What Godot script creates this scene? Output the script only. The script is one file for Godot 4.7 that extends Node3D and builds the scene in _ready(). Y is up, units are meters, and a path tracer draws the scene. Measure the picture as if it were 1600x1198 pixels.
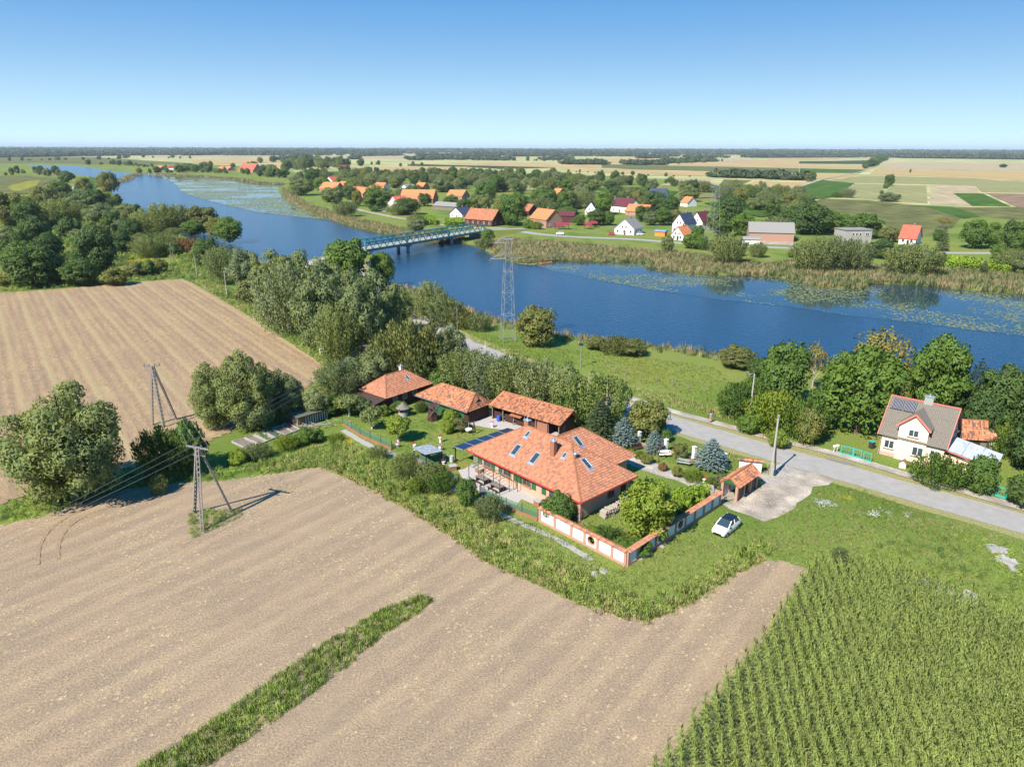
extends Node3D
# An aerial view of a farmstead by a river. y is up, units are metres; the ground is y = 0 and the water lies a metre lower.

var rng := RandomNumberGenerator.new()
var taken := {}
var M := {}
var T := {}
var LEAF := {}


# ---------- shapes ----------
class MB:
	var v := PackedVector3Array()
	var n := PackedVector3Array()
	var c := PackedColorArray()
	var u := PackedVector2Array()
	var col := Color.WHITE
	var tinted := false
	func tri(p: Vector3, q: Vector3, r: Vector3) -> void:
		var k := (q - p).cross(r - p).normalized()
		v.append(p); v.append(r); v.append(q)
		for i in 3:
			n.append(k)
			c.append(col)
	func quad(p: Vector3, q: Vector3, r: Vector3, s: Vector3) -> void:
		tri(p, q, r)
		tri(p, r, s)
	func box(at: Vector3, size: Vector3, b := Basis()) -> void:
		var x := b.x * size.x * 0.5
		var y := b.y * size.y * 0.5
		var z := b.z * size.z * 0.5
		quad(at - x - y + z, at + x - y + z, at + x + y + z, at - x + y + z)
		quad(at + x - y - z, at - x - y - z, at - x + y - z, at + x + y - z)
		quad(at + x - y + z, at + x - y - z, at + x + y - z, at + x + y + z)
		quad(at - x - y - z, at - x - y + z, at - x + y + z, at - x + y - z)
		quad(at - x + y + z, at + x + y + z, at + x + y - z, at - x + y - z)
		quad(at - x - y - z, at + x - y - z, at + x - y + z, at - x - y + z)
	func bar(p: Vector3, q: Vector3, w: float, h := -1.0) -> void:
		var z := (q - p).normalized()
		var up := Vector3.UP if absf(z.y) < 0.97 else Vector3.RIGHT
		var x := up.cross(z).normalized()
		box((p + q) * 0.5, Vector3(w, w if h < 0.0 else h, p.distance_to(q)), Basis(x, z.cross(x), z))
	func tube(p: Vector3, q: Vector3, r0: float, r1: float, sides := 6) -> void:
		var z := (q - p).normalized()
		var up := Vector3.UP if absf(z.y) < 0.9 else Vector3.RIGHT
		var x := up.cross(z).normalized()
		var y := z.cross(x)
		for i in sides:
			var d0 := x * cos(TAU * i / sides) + y * sin(TAU * i / sides)
			var d1 := x * cos(TAU * (i + 1) / sides) + y * sin(TAU * (i + 1) / sides)
			quad(p + d0 * r0, p + d1 * r0, q + d1 * r1, q + d0 * r1)
			tri(q, q + d0 * r1, q + d1 * r1)
			tri(p, p + d1 * r0, p + d0 * r0)
	func lathe(profile: Array, sides := 12, at := Vector3.ZERO) -> void:   # [radius, height] from below upwards
		for k in profile.size() - 1:
			var a: Array = profile[k]
			var b: Array = profile[k + 1]
			for i in sides:
				var e := Vector3(cos(TAU * i / sides), 0, -sin(TAU * i / sides))
				var f := Vector3(cos(TAU * (i + 1) / sides), 0, -sin(TAU * (i + 1) / sides))
				var p0: Vector3 = at + e * a[0] + Vector3.UP * a[1]
				var p1: Vector3 = at + f * a[0] + Vector3.UP * a[1]
				var p2: Vector3 = at + f * b[0] + Vector3.UP * b[1]
				var p3: Vector3 = at + e * b[0] + Vector3.UP * b[1]
				if a[0] > 0.0001: tri(p0, p1, p2)
				if b[0] > 0.0001: tri(p0, p2, p3)
	func slab(f: PackedVector2Array, y0: float, y1: float) -> void:   # an upright prism over a plan outline
		var o := f.duplicate()
		if Geometry2D.is_polygon_clockwise(o): o.reverse()
		var idx := Geometry2D.triangulate_polygon(o)
		if idx.is_empty():   # a ragged edge that crosses itself is cleaned first
			o = Geometry2D.offset_polygon(o, 0.02)[0]
			idx = Geometry2D.triangulate_polygon(o)
		for i in range(0, idx.size(), 3):
			var a := o[idx[i]]; var b := o[idx[i + 1]]; var d := o[idx[i + 2]]
			if (b - a).cross(d - a) > 0.0:
				var t := b; b = d; d = t
			tri(Vector3(a.x, y1, a.y), Vector3(b.x, y1, b.y), Vector3(d.x, y1, d.y))
		if y0 < y1:
			for i in o.size():
				var a := o[i]; var b := o[(i + 1) % o.size()]
				var p := Vector3(a.x, y0, a.y); var q := Vector3(b.x, y0, b.y)
				var h := Vector3(0, y1 - y0, 0)
				var e := b - a
				if Geometry2D.is_point_in_polygon((a + b) * 0.5 + Vector2(e.y, -e.x).normalized() * 0.004, o):
					quad(p, q, q + h, p + h)
				else:
					quad(q, p, p + h, q + h)
	func slab_end(r: Array, ahead: bool) -> void:   # closes a ring of points
		for i in range(1, r.size() - 1):
			if ahead: tri(r[0], r[i + 1], r[i])
			else: tri(r[0], r[i], r[i + 1])
	func done() -> ArrayMesh:
		var a := []
		a.resize(Mesh.ARRAY_MAX)
		a[Mesh.ARRAY_VERTEX] = v
		a[Mesh.ARRAY_NORMAL] = n
		if tinted: a[Mesh.ARRAY_COLOR] = c
		if u.size(): a[Mesh.ARRAY_TEX_UV] = u
		var m := ArrayMesh.new()
		m.add_surface_from_arrays(Mesh.PRIMITIVE_TRIANGLES, a)
		return m


# ---------- things, parts and their names ----------
func numbered(called: String) -> String:
	taken[called] = taken.get(called, -1) + 1
	return called if taken[called] == 0 else "%s_%03d" % [called, taken[called]]

func tag(o: Node, label: String, category := "", group := "", kind := "") -> void:
	if label: o.set_meta("label", label)
	if category: o.set_meta("category", category)
	if group: o.set_meta("group", group)
	if kind: o.set_meta("kind", kind)

func thing(called: String, at: Vector3, yaw: float, label: String, category: String, group := "") -> Node3D:
	var o := Node3D.new()
	o.name = numbered(called)
	o.position = at
	o.rotation.y = yaw
	add_child(o)
	tag(o, label, category, group)
	return o

func part(st: MB, called: String, m: Material, parent: Node = null) -> MeshInstance3D:
	return inst(st.done(), called, m, parent)

func inst(mesh: Mesh, called: String, m: Material, parent: Node = null) -> MeshInstance3D:
	var o := MeshInstance3D.new()
	o.mesh = mesh
	o.material_override = m
	if parent == null:
		o.name = numbered(called)
		add_child(o)
	else:
		o.name = called
		parent.add_child(o, true)
	return o

func boxp(at: Vector3, size: Vector3, called: String, m: Material, parent: Node = null, b := Basis()) -> MeshInstance3D:
	var st := MB.new()
	st.box(at, size, b)
	return part(st, called, m, parent)

func land(called: String, f: PackedVector2Array, y: float, m: Material) -> MeshInstance3D:
	var st := MB.new()
	st.slab(f, y, y)
	var o := part(st, called, m)
	o.set_meta("kind", "structure")
	return o

func copy_of(o: Node3D, at: Vector3, yaw: float, label: String) -> Node3D:
	var c: Node3D = o.duplicate()
	c.name = numbered(str(o.name).rstrip("0123456789").trim_suffix("_"))
	add_child(c)
	c.position = at
	c.rotation.y = yaw
	c.set_meta("label", label)
	return c

func many(mesh: Mesh, called: String, m: Material, places: Array, colors: PackedColorArray, parent: Node = null) -> MultiMeshInstance3D:
	var mm := MultiMesh.new()
	mm.transform_format = MultiMesh.TRANSFORM_3D
	mm.use_colors = colors.size() > 0
	mm.mesh = mesh
	mm.instance_count = places.size()
	for i in places.size():
		mm.set_instance_transform(i, places[i])
		if colors.size(): mm.set_instance_color(i, colors[i])
	var o := MultiMeshInstance3D.new()
	o.multimesh = mm
	o.material_override = m
	o.set_meta("kind", "stuff")
	if parent == null:
		o.name = numbered(called)
		add_child(o)
	else:
		o.name = called
		parent.add_child(o, true)
	return o

func V(a: Array) -> PackedVector2Array:
	var r := PackedVector2Array()
	for i in range(0, a.size(), 2): r.append(Vector2(a[i], a[i + 1]))
	return r

func at2(p: Vector2, y := 0.0) -> Vector3:
	return Vector3(p.x, y, p.y)

func spin(yaw: float, sx := 1.0, sy := -1.0) -> Basis:
	return Basis(Vector3.UP, yaw).scaled_local(Vector3(sx, sx if sy < 0.0 else sy, sx))

func ribbon(line: PackedVector2Array, half: float, shift := 0.0) -> PackedVector2Array:
	var a := PackedVector2Array()
	var b := PackedVector2Array()
	for i in line.size():
		var d := (line[mini(i + 1, line.size() - 1)] - line[maxi(i - 1, 0)]).normalized()
		var k := Vector2(-d.y, d.x)
		a.append(line[i] + k * (shift + half))
		b.append(line[i] + k * (shift - half))
	b.reverse()
	a.append_array(b)
	return a

func smooth(line: PackedVector2Array, step: float) -> PackedVector2Array:
	var c := Curve2D.new()
	for i in line.size():
		var d := (line[mini(i + 1, line.size() - 1)] - line[maxi(i - 1, 0)]) / 6.0
		c.add_point(line[i], -d, d)
	c.bake_interval = step
	return c.get_baked_points()

func ragged(f: PackedVector2Array, by: float, step: float, sd: int) -> PackedVector2Array:
	var no := FastNoiseLite.new()
	no.seed = sd
	no.frequency = 0.5 / step
	var r := PackedVector2Array()
	for i in f.size():
		var a := f[i]; var b := f[(i + 1) % f.size()]
		var k := clampi(int(a.distance_to(b) / step), 1, 400)
		for j in k:
			var q := a.lerp(b, float(j) / k)
			r.append(q + Vector2(no.get_noise_2d(q.x, q.y), no.get_noise_2d(q.x + 500.0, q.y)) * by)
	return r

func scatter(f: PackedVector2Array, per_m2: float, most := 60000) -> PackedVector2Array:
	var lo := f[0]
	var hi := f[0]
	for q in f:
		lo = lo.min(q)
		hi = hi.max(q)
	var r := PackedVector2Array()
	for i in mini(int((hi.x - lo.x) * (hi.y - lo.y) * per_m2), most * 6):
		var q := Vector2(rng.randf_range(lo.x, hi.x), rng.randf_range(lo.y, hi.y))
		if Geometry2D.is_point_in_polygon(q, f):
			r.append(q)
			if r.size() >= most: break
	return r

func along(line: PackedVector2Array, half: float, per_m: float) -> PackedVector2Array:
	var r := PackedVector2Array()
	for i in line.size() - 1:
		var a := line[i]; var b := line[i + 1]
		for k in int(a.distance_to(b) * per_m):
			var d := (b - a).normalized()
			r.append(a.lerp(b, rng.randf()) + Vector2(-d.y, d.x) * (rng.randf() + rng.randf() - 1.0) * half)
	return r


# ---------- materials ----------
func L(r: float, g: float, b: float, a := 1.0) -> Color:   # real-world base colour (linear) to the sRGB that materials take
	var c := Color(r, g, b).linear_to_srgb()
	c.a = a
	return c

func mat(called: String, c: Color, rough := 0.85, metal := 0.0) -> StandardMaterial3D:
	var m := StandardMaterial3D.new()
	m.resource_name = called
	m.albedo_color = c
	m.roughness = rough
	m.metallic = metal
	M[called] = m
	return m

func noise_tex(size: int, freq: float, kind: int, octaves: int, sd: int, ramp: Array, bump := 0.0) -> NoiseTexture2D:
	var f := FastNoiseLite.new()
	f.noise_type = kind as FastNoiseLite.NoiseType
	f.frequency = freq
	f.seed = sd
	f.fractal_octaves = octaves
	var t := NoiseTexture2D.new()
	t.width = size
	t.height = size
	t.seamless = true
	t.noise = f
	if bump > 0.0:
		t.as_normal_map = true
		t.bump_strength = bump
	elif ramp.size():
		var g := Gradient.new()
		var off := PackedFloat32Array()
		var cs := PackedColorArray()
		for k in ramp:
			off.append(k[0])
			cs.append(k[1])
		g.offsets = off
		g.colors = cs
		t.color_ramp = g
	return t

func worn(m: StandardMaterial3D, tex: Texture2D, metres: float, relief: Texture2D = null, strength := 1.0, world := true) -> StandardMaterial3D:
	m.albedo_texture = tex
	m.uv1_triplanar = true
	m.uv1_world_triplanar = world
	m.uv1_scale = Vector3.ONE / metres
	if relief:
		m.normal_enabled = true
		m.normal_texture = relief
		m.normal_scale = strength
	return m

func greys(a: float, b: float) -> Array:
	return [[0.0, Color(a, a, a)], [1.0, Color(b, b, b)]]


# ---------- foliage ----------
class Leaves:
	var v := PackedVector3Array()
	var n := PackedVector3Array()
	var c := PackedColorArray()
	var i := PackedInt32Array()
	func leaf(at: Vector3, nrm: Vector3, dir: Vector3, len: float, wide: float, col: Color, soft: Vector3) -> void:
		var s := nrm.cross(dir).normalized() * wide * 0.5
		var d := dir * len * 0.5
		var k := v.size()
		v.append(at - d)
		v.append(at + s - d * 0.1)
		v.append(at + d)
		v.append(at - s - d * 0.1)
		for j in 4:
			n.append(soft)
			c.append(col)
		i.append(k); i.append(k + 1); i.append(k + 2)
		i.append(k); i.append(k + 2); i.append(k + 3)
	func done() -> ArrayMesh:
		var a := []
		a.resize(Mesh.ARRAY_MAX)
		a[Mesh.ARRAY_VERTEX] = v
		a[Mesh.ARRAY_NORMAL] = n
		a[Mesh.ARRAY_COLOR] = c
		a[Mesh.ARRAY_INDEX] = i
		var m := ArrayMesh.new()
		m.add_surface_from_arrays(Mesh.PRIMITIVE_TRIANGLES, a)
		return m

func ball() -> Vector3:
	var z := rng.randf_range(-1, 1)
	var t := rng.randf() * TAU
	var r := sqrt(1 - z * z)
	return Vector3(r * cos(t), z, r * sin(t))

func tone(spread: float, yellow := 0.0) -> Color:   # leaf to leaf variety round the colour of the kind
	var k := 1.0 + rng.randf_range(-spread, spread)
	var w := rng.randf_range(-0.12, 0.12)
	var c := Color(k * (1.0 + w), k, k * (1.0 - w))
	if rng.randf() < yellow: c = Color(k * 2.1, k * 1.55, k * 0.7)
	return c

# radius 1, height tall; low is where the crown begins
func lumpy_crown(tall: float, low: float, lumps: int, each: int, size: float, lump_r: float, narrow := 1.5, yellow := 0.0, top_heavy := 0.0) -> ArrayMesh:
	var g := Leaves.new()
	var mid := (tall + low) * 0.5
	var half := (tall - low) * 0.5
	for l in lumps:
		var d := ball()
		var rr := pow(rng.randf(), 0.33)
		var lr := lump_r * rng.randf_range(0.7, 1.25)
		var squeeze := 1.0 - top_heavy * absf(d.y) * 0.3
		var at := Vector3(d.x * rr * (1 - lr * 0.8) * squeeze, mid + d.y * rr * (half - lr * 0.7), d.z * rr * (1 - lr * 0.8) * squeeze)
		var base := tone(0.16)
		var stretch := Vector3(1, rng.randf_range(0.7, 1.0), 1)
		for k in each:
			var o := ball()
			if o.y < -0.2 and rng.randf() < 0.6: o.y = -o.y
			var p := at + o * stretch * lr * rng.randf_range(0.72, 1.06)
			if p.y < 0.02: p.y = rng.randf_range(0.02, 0.1)
			var nrm := (o + ball() * 0.75).normalized()
			var dir := nrm.cross(ball()).normalized()
			g.leaf(p, nrm, dir, size * rng.randf_range(0.7, 1.4) * narrow, size * rng.randf_range(0.7, 1.3), base * tone(0.22, yellow), (nrm * 0.45 + o * 0.8 + Vector3(0, 0.2, 0)).normalized())
	return g.done()

# plumes of narrow leaves that rise and lean outwards, as on a willow
func plume_crown(tall: float, plumes: int, each: int, size: float, droop := 0.0) -> ArrayMesh:
	var g := Leaves.new()
	for l in plumes:
		var t := rng.randf() * TAU
		var r := sqrt(rng.randf()) * 0.86
		var dome := sqrt(maxf(0.0, 1.0 - r * r * 0.92))
		var top := tall * (0.30 + 0.70 * dome) * rng.randf_range(0.86, 1.0)
		var base := Vector3(cos(t) * r, 0, sin(t) * r)
		var out := Vector3(cos(t), 0, sin(t))
		var up := (Vector3.UP + out * (0.15 + 0.45 * r)).normalized()
		var y := top * rng.randf_range(0.0, 0.8) * (1.0 - r * 0.55)
		var high := top - y
		var wide := rng.randf_range(0.17, 0.27)
		var shade := tone(0.15)
		for k in each:
			var h := rng.randf()
			var o := ball()
			var w := wide * (0.35 + 0.65 * sin(PI * clampf(h * 0.85 + 0.15, 0, 1)))
			var p := base * (0.85 + 0.15 * h) + Vector3(0, y, 0) + up * h * high * 0.97 + Vector3(o.x, o.y * 0.6, o.z) * w * rng.randf_range(0.75, 1.05)
			p.y = maxf(p.y, 0.02)
			var dir := (up * (1.0 - droop) - Vector3.UP * droop + ball() * 0.55 + o * 0.4).normalized()
			var nrm := (o + ball() * 0.6).normalized()
			g.leaf(p, nrm, dir, size * rng.randf_range(1.2, 2.2), size * rng.randf_range(0.5, 0.9), shade * tone(0.22), (nrm * 0.4 + o * 0.6 + out * r * 0.6 + Vector3(0, 0.35, 0)).normalized())
	return g.done()

# tiers of flat sprays round a stem, as on a spruce
func spruce_crown(tall: float, tiers: int, arms: int, size: float, lift: float) -> ArrayMesh:
	var g := Leaves.new()
	for k in tiers:
		var h := (k + 0.5) / tiers
		var reach := (1.0 - pow(h, 1.9)) * 0.95 + 0.05
		var n := maxi(4, int(arms * (0.35 + 0.65 * reach)))
		for a in n:
			var t := TAU * (a + rng.randf() * 0.8) / n + k
			var out := Vector3(cos(t), 0, sin(t))
			var side := Vector3(-sin(t), 0, cos(t))
			var rr := reach * rng.randf_range(0.8, 1.1)
			var shade := tone(0.14)
			var leafs := int(5 + 26 * rr)
			for j in leafs:
				var s := sqrt(rng.randf())
				var p := out * rr * s + side * rng.randf_range(-1, 1) * 0.16 * (1.15 - s) * (0.4 + rr) + Vector3(0, tall * (0.05 + 0.93 * h) + lift * s * rr + rng.randf_range(-0.03, 0.03), 0)
				var dir := (out + side * rng.randf_range(-0.9, 0.9) + Vector3(0, rng.randf_range(-0.35, 0.35), 0)).normalized()
				var nrm := (Vector3.UP + ball() * 0.55).normalized()
				g.leaf(p, nrm, dir, size * rng.randf_range(1.3, 2.3), size * rng.randf_range(0.5, 0.9), shade * tone(0.2), (nrm + out * 0.45).normalized())
	return g.done()

func trunk_mesh(tall: float, r: float, branches: int, bare: float) -> ArrayMesh:
	var st := MB.new()
	st.tube(Vector3(0, -0.05, 0), Vector3(0.02, tall * bare, 0.01), r * 1.25, r * 0.85, 7)
	st.tube(Vector3(0.02, tall * bare, 0.01), Vector3(-0.02, tall * 0.86, 0.03), r * 0.85, r * 0.2, 6)
	for b in branches:
		var t := TAU * b / branches + 0.4
		var y := tall * (bare + 0.22 * b / branches)
		st.tube(Vector3(0, y * 0.95, 0), Vector3(cos(t) * 0.5, y + tall * rng.randf_range(0.15, 0.3), sin(t) * 0.5), r * 0.55, r * 0.12, 5)
	return st.done()

# kind: [name, category, crown meshes, trunk mesh, height of the mesh, material]
var KIND := {}

func leaf_mat(called: String, r: float, g: float, b: float, through := 0.85) -> StandardMaterial3D:
	var m := mat(called, L(r, g, b), 0.62)
	m.vertex_color_use_as_albedo = true
	m.backlight_enabled = true
	m.backlight = Color(through, through, through * 0.55)
	m.metallic_specular = 0.35
	return m

func make_kinds() -> void:
	rng.seed = 11
	var bark := worn(mat("bark", L(0.20, 0.16, 0.12), 0.95), noise_tex(256, 0.05, 3, 3, 5, greys(0.55, 1.0)), 1.0)
	var pale := mat("pale_bark", L(0.34, 0.30, 0.24), 0.9)
	mat("limewash", L(0.72, 0.72, 0.70), 0.9)
	leaf_mat("willow_leaf", 0.180, 0.225, 0.092)
	leaf_mat("willow_grey_leaf", 0.21, 0.255, 0.130)
	leaf_mat("broad_leaf", 0.105, 0.180, 0.036)
	leaf_mat("dark_leaf", 0.080, 0.135, 0.038)
	leaf_mat("fresh_leaf", 0.185, 0.255, 0.035)
	leaf_mat("olive_leaf", 0.165, 0.185, 0.058)
	leaf_mat("birch_leaf", 0.20, 0.265, 0.070)
	leaf_mat("yellow_leaf", 0.260, 0.230, 0.060)
	leaf_mat("autumn_leaf", 0.230, 0.130, 0.060)
	leaf_mat("blue_needle", 0.145, 0.205, 0.190, 0.2)
	leaf_mat("dark_needle", 0.050, 0.075, 0.028, 0.2)
	leaf_mat("hedge_leaf", 0.190, 0.290, 0.022, 0.3)
	for k in ["willow_leaf", "willow_grey_leaf", "broad_leaf", "dark_leaf", "olive_leaf", "fresh_leaf"]:   # two strains of each, a touch warmer or cooler
		var b: StandardMaterial3D = M[k].duplicate()
		b.albedo_color = Color(M[k].albedo_color.r * 1.08, M[k].albedo_color.g * 1.06, M[k].albedo_color.b * 0.97)
		b.resource_name = k + "_b"
		M[k + "_b"] = b
	var wil := [plume_crown(1.9, 130, 105, 0.05), plume_crown(1.9, 110, 120, 0.05), lumpy_crown(1.85, -0.1, 110, 125, 0.040, 0.24, 2.2), lumpy_crown(1.8, -0.1, 90, 150, 0.040, 0.27, 2.2)]
	var brd := [lumpy_crown(2.0, -0.1, 74, 130, 0.066, 0.33), lumpy_crown(2.0, -0.1, 92, 105, 0.066, 0.28), lumpy_crown(2.1, -0.1, 64, 150, 0.066, 0.36)]
	var big := [lumpy_crown(1.75, -0.1, 150, 160, 0.030, 0.21, 2.3), lumpy_crown(1.75, -0.1, 120, 200, 0.030, 0.24, 2.3)]
	var fleck := [lumpy_crown(2.0, -0.05, 86, 115, 0.062, 0.30, 1.5, 0.10)]
	var bsh := [lumpy_crown(1.5, -0.1, 60, 120, 0.072, 0.33), lumpy_crown(1.3, -0.1, 64, 110, 0.07, 0.31), plume_crown(1.3, 80, 90, 0.055)]
	var spr := [spruce_crown(2.4, 16, 19, 0.07, 0.06), spruce_crown(2.2, 14, 20, 0.075, 0.1)]
	var orc := [lumpy_crown(1.9, 0.55, 34, 100, 0.09, 0.33), lumpy_crown(1.8, 0.5, 28, 120, 0.09, 0.36)]
	var dro := [plume_crown(2.0, 44, 150, 0.06, 0.85), plume_crown(1.8, 40, 150, 0.06, 0.7)]
	var thn := [lumpy_crown(1.9, 0.5, 40, 46, 0.06, 0.26)]
	var t0 := trunk_mesh(1.9, 0.07, 6, 0.22)
	var t1 := trunk_mesh(2.0, 0.055, 5, 0.24)
	var t2 := trunk_mesh(1.2, 0.05, 5, 0.15)
	var t3 := trunk_mesh(2.3, 0.05, 0, 0.3)
	KIND = {
		"w": ["willow_tree", "willow", wil, t0, 1.9, "willow_leaf", bark], "W": ["willow_tree", "willow", big, t0, 1.75, "willow_leaf", bark], "g": ["grey_willow", "willow", wil, t0, 1.9, "willow_grey_leaf", bark],
		"d": ["broadleaf_tree", "tree", brd, t1, 2.0, "broad_leaf", bark], "k": ["dark_tree", "tree", brd, t1, 2.0, "dark_leaf", bark],
		"f": ["bright_tree", "tree", brd, t1, 2.0, "fresh_leaf", bark], "o": ["olive_tree_crown", "tree", brd, t1, 2.0, "olive_leaf", bark],
		"m": ["flecked_tree", "tree", fleck, t1, 2.0, "broad_leaf", bark], "y": ["yellowing_tree", "tree", thn, t1, 1.9, "yellow_leaf", pale],
		"b": ["bush", "bush", bsh, t2, 1.4, "broad_leaf", bark], "B": ["bright_bush", "bush", bsh, t2, 1.4, "fresh_leaf", bark],
		"h": ["olive_bush", "bush", bsh, t2, 1.4, "olive_leaf", bark], "H": ["willow_bush", "bush", [bsh[2]], t2, 1.3, "willow_leaf", bark],
		"a": ["rusty_bush", "bush", bsh, t2, 1.4, "autumn_leaf", bark], "K": ["dark_bush", "bush", bsh, t2, 1.4, "dark_leaf", bark],
		"S": ["blue_spruce", "spruce", spr, t3, 2.25, "blue_needle", bark], "s": ["dark_spruce", "spruce", spr, t3, 2.25, "dark_needle", bark],
		"q": ["fruit_tree", "fruit tree", orc, t1, 1.85, "willow_leaf", M.limewash], "Q": ["walnut_tree", "fruit tree", orc, t1, 1.85, "fresh_leaf", M.limewash],
		"v": ["drooping_tree", "tree", dro, t0, 1.95, "birch_leaf", pale],
	}
	KIND.o[0] = "olive_toned_tree"

func tree(k: String, x: float, z: float, h: float, r: float, label: String, group := "", called := "") -> Node3D:
	var d: Array = KIND[k]
	var o := thing(called if called else d[0], Vector3(x, 0, z), rng.randf() * TAU, label, d[1], group)
	var meshes: Array = d[2]
	var tr := inst(d[3], "trunk", d[6], o)
	var pick: String = d[5]
	if rng.randf() < 0.5: pick += "_b"
	var cr := inst(meshes[rng.randi() % meshes.size()], "crown", M[pick] if M.has(pick) else M[d[5]], o)
	var s := Vector3(r, h / d[4], r)
	tr.scale = s
	cr.scale = Vector3(r * rng.randf_range(0.94, 1.08), h / d[4], r * rng.randf_range(0.94, 1.08))
	return o

func grove(list: Array, label: Dictionary, group: String) -> void:   # trees of one stand; those of a kind that nothing tells apart share its label
	for a in list:
		tree(a[0], a[1], a[2], a[3], a[4], label[a[0]], group)

# small growth for MultiMesh: tufts of blades, leafy weeds
func tuft_mesh(blades: int, tall: float, spread: float, wide: float, lean: float) -> ArrayMesh:
	var g := Leaves.new()
	for k in blades:
		var o := ball() * spread
		o.y = 0
		var dir := (Vector3.UP + Vector3(rng.randf_range(-1, 1), 0, rng.randf_range(-1, 1)) * lean).normalized()
		var nrm := dir.cross(ball()).normalized()
		var len := tall * rng.randf_range(0.6, 1.1)
		g.leaf(o + dir * len * 0.5, nrm, dir, len, wide, tone(0.2), (nrm * 0.5 + Vector3.UP).normalized())
	return g.done()

func weed_mesh(leaves: int, tall: float, size: float) -> ArrayMesh:
	var g := Leaves.new()
	for k in leaves:
		var o := ball()
		o.y = absf(o.y)
		var p := Vector3(o.x * 0.5, o.y * tall, o.z * 0.5) * rng.randf_range(0.6, 1.05)
		var nrm := (o + Vector3.UP * 0.4 + ball() * 0.8).normalized()
		g.leaf(p, nrm, nrm.cross(ball()).normalized(), size * rng.randf_range(0.9, 1.8), size * rng.randf_range(0.5, 1.0), tone(0.25), (nrm + o * 0.6).normalized())
	return g.done()


func _ready() -> void:
	# camera, sky, sun, exposure
	var cam := Camera3D.new()
	cam.name = "camera"
	add_child(cam)
	cam.position = Vector3(0, 41, 0)
	cam.rotation = Vector3(-0.31961004231638346, 0, 0.0028)
	cam.fov = 56.792528095950665
	cam.near = 1.0
	cam.far = 60000.0
	var env := Environment.new()
	env.background_mode = Environment.BG_SKY
	var sky := ProceduralSkyMaterial.new()
	sky.sky_top_color = Color(0.01, 0.40, 0.655)
	sky.sky_horizon_color = Color(0.70, 0.81, 0.83)
	sky.sky_curve = 0.065
	sky.ground_bottom_color = Color(0.35, 0.38, 0.28)
	sky.ground_horizon_color = Color(0.75, 0.82, 0.86)
	sky.sun_angle_max = 1.0
	sky.sky_cover = wisps()
	env.sky = Sky.new()
	env.sky.sky_material = sky
	env.tonemap_mode = Environment.TONE_MAPPER_LINEAR
	env.tonemap_exposure = 1.88
	env.sdfgi_enabled = true
	env.ssao_enabled = true
	env.ssil_enabled = true
	env.fog_enabled = true
	env.fog_density = 0.00005
	env.fog_light_color = Color(0.86, 0.93, 0.98)
	var we := WorldEnvironment.new()
	we.name = "environment"
	we.environment = env
	add_child(we)
	var sun := DirectionalLight3D.new()
	sun.name = "sun"
	add_child(sun)
	sun.look_at_from_position(Vector3.ZERO, Vector3(6.2, -9.2, -7.25), Vector3.UP)
	sun.light_energy = 1.6
	sun.light_color = Color(1.0, 0.965, 0.91)
	sun.light_angular_distance = 0.5
	sun.shadow_enabled = true

	textures()
	make_kinds()
	lands()
	fields()
	roads()
	water_plants()
	growth()
	farmstead()
	garden()
	neighbour()
	lines_and_poles()
	village()
	woods()
	far_country()
	tell_apart()




func tell_apart() -> void:   # alike trees of one stand are told apart by their order from left to right
	var alike := {}
	for o in get_children():
		if o.has_meta("group") and o.has_meta("label"):
			var k: String = o.get_meta("label") + "|" + o.get_meta("group")
			if not alike.has(k): alike[k] = []
			alike[k].append(o)
	var nth := ["", "second", "third", "fourth", "fifth", "sixth", "seventh", "eighth", "ninth", "tenth", "eleventh", "twelfth", "thirteenth", "fourteenth", "fifteenth", "sixteenth", "seventeenth", "eighteenth", "nineteenth", "twentieth", "twenty-first", "twenty-second", "twenty-third"]
	for k in alike:
		var list: Array = alike[k]
		if list.size() < 2 or list.size() > 24: continue
		list.sort_custom(func(a, b): return a.position.x / -a.position.z < b.position.x / -b.position.z)
		for i in list.size():
			var w: String = "leftmost" if i == 0 else "rightmost" if i == list.size() - 1 else nth[i] + " from the left"
			list[i].set_meta("label", "%s, %s" % [list[i].get_meta("label"), w])


func wisps() -> ImageTexture:   # a few thin fair-weather clouds low over the horizon
	var im := Image.create(2048, 1024, false, Image.FORMAT_RGBA8)
	var no := FastNoiseLite.new()
	no.frequency = 0.25
	for c in [[0.0391, 0.0674, 0.0307], [0.1421, 0.0659, 0.0271], [0.2566, 0.0692, 0.0199], [0.0115, 0.0662, 0.0090], [0.4087, 0.0710, 0.0126]]:
		var u: float = 1024.0 + c[0] / TAU * 2048.0
		var v: float = 512.0 - c[1] / PI * 1024.0
		var w: float = c[2] / TAU * 2048.0 * 0.5
		for x in range(int(u - w - 2), int(u + w + 3)):
			for y in range(int(v - 3), int(v + 4)):
				var d := Vector2((x - u) / w, (y - v) / 1.3).length()
				var a := clampf(1.0 - d + no.get_noise_2d(x, y) * 0.4, 0.0, 1.0) * 0.4
				im.set_pixel(x, y, Color(0.55, 0.52, 0.55, a))
	return ImageTexture.create_from_image(im)


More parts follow.
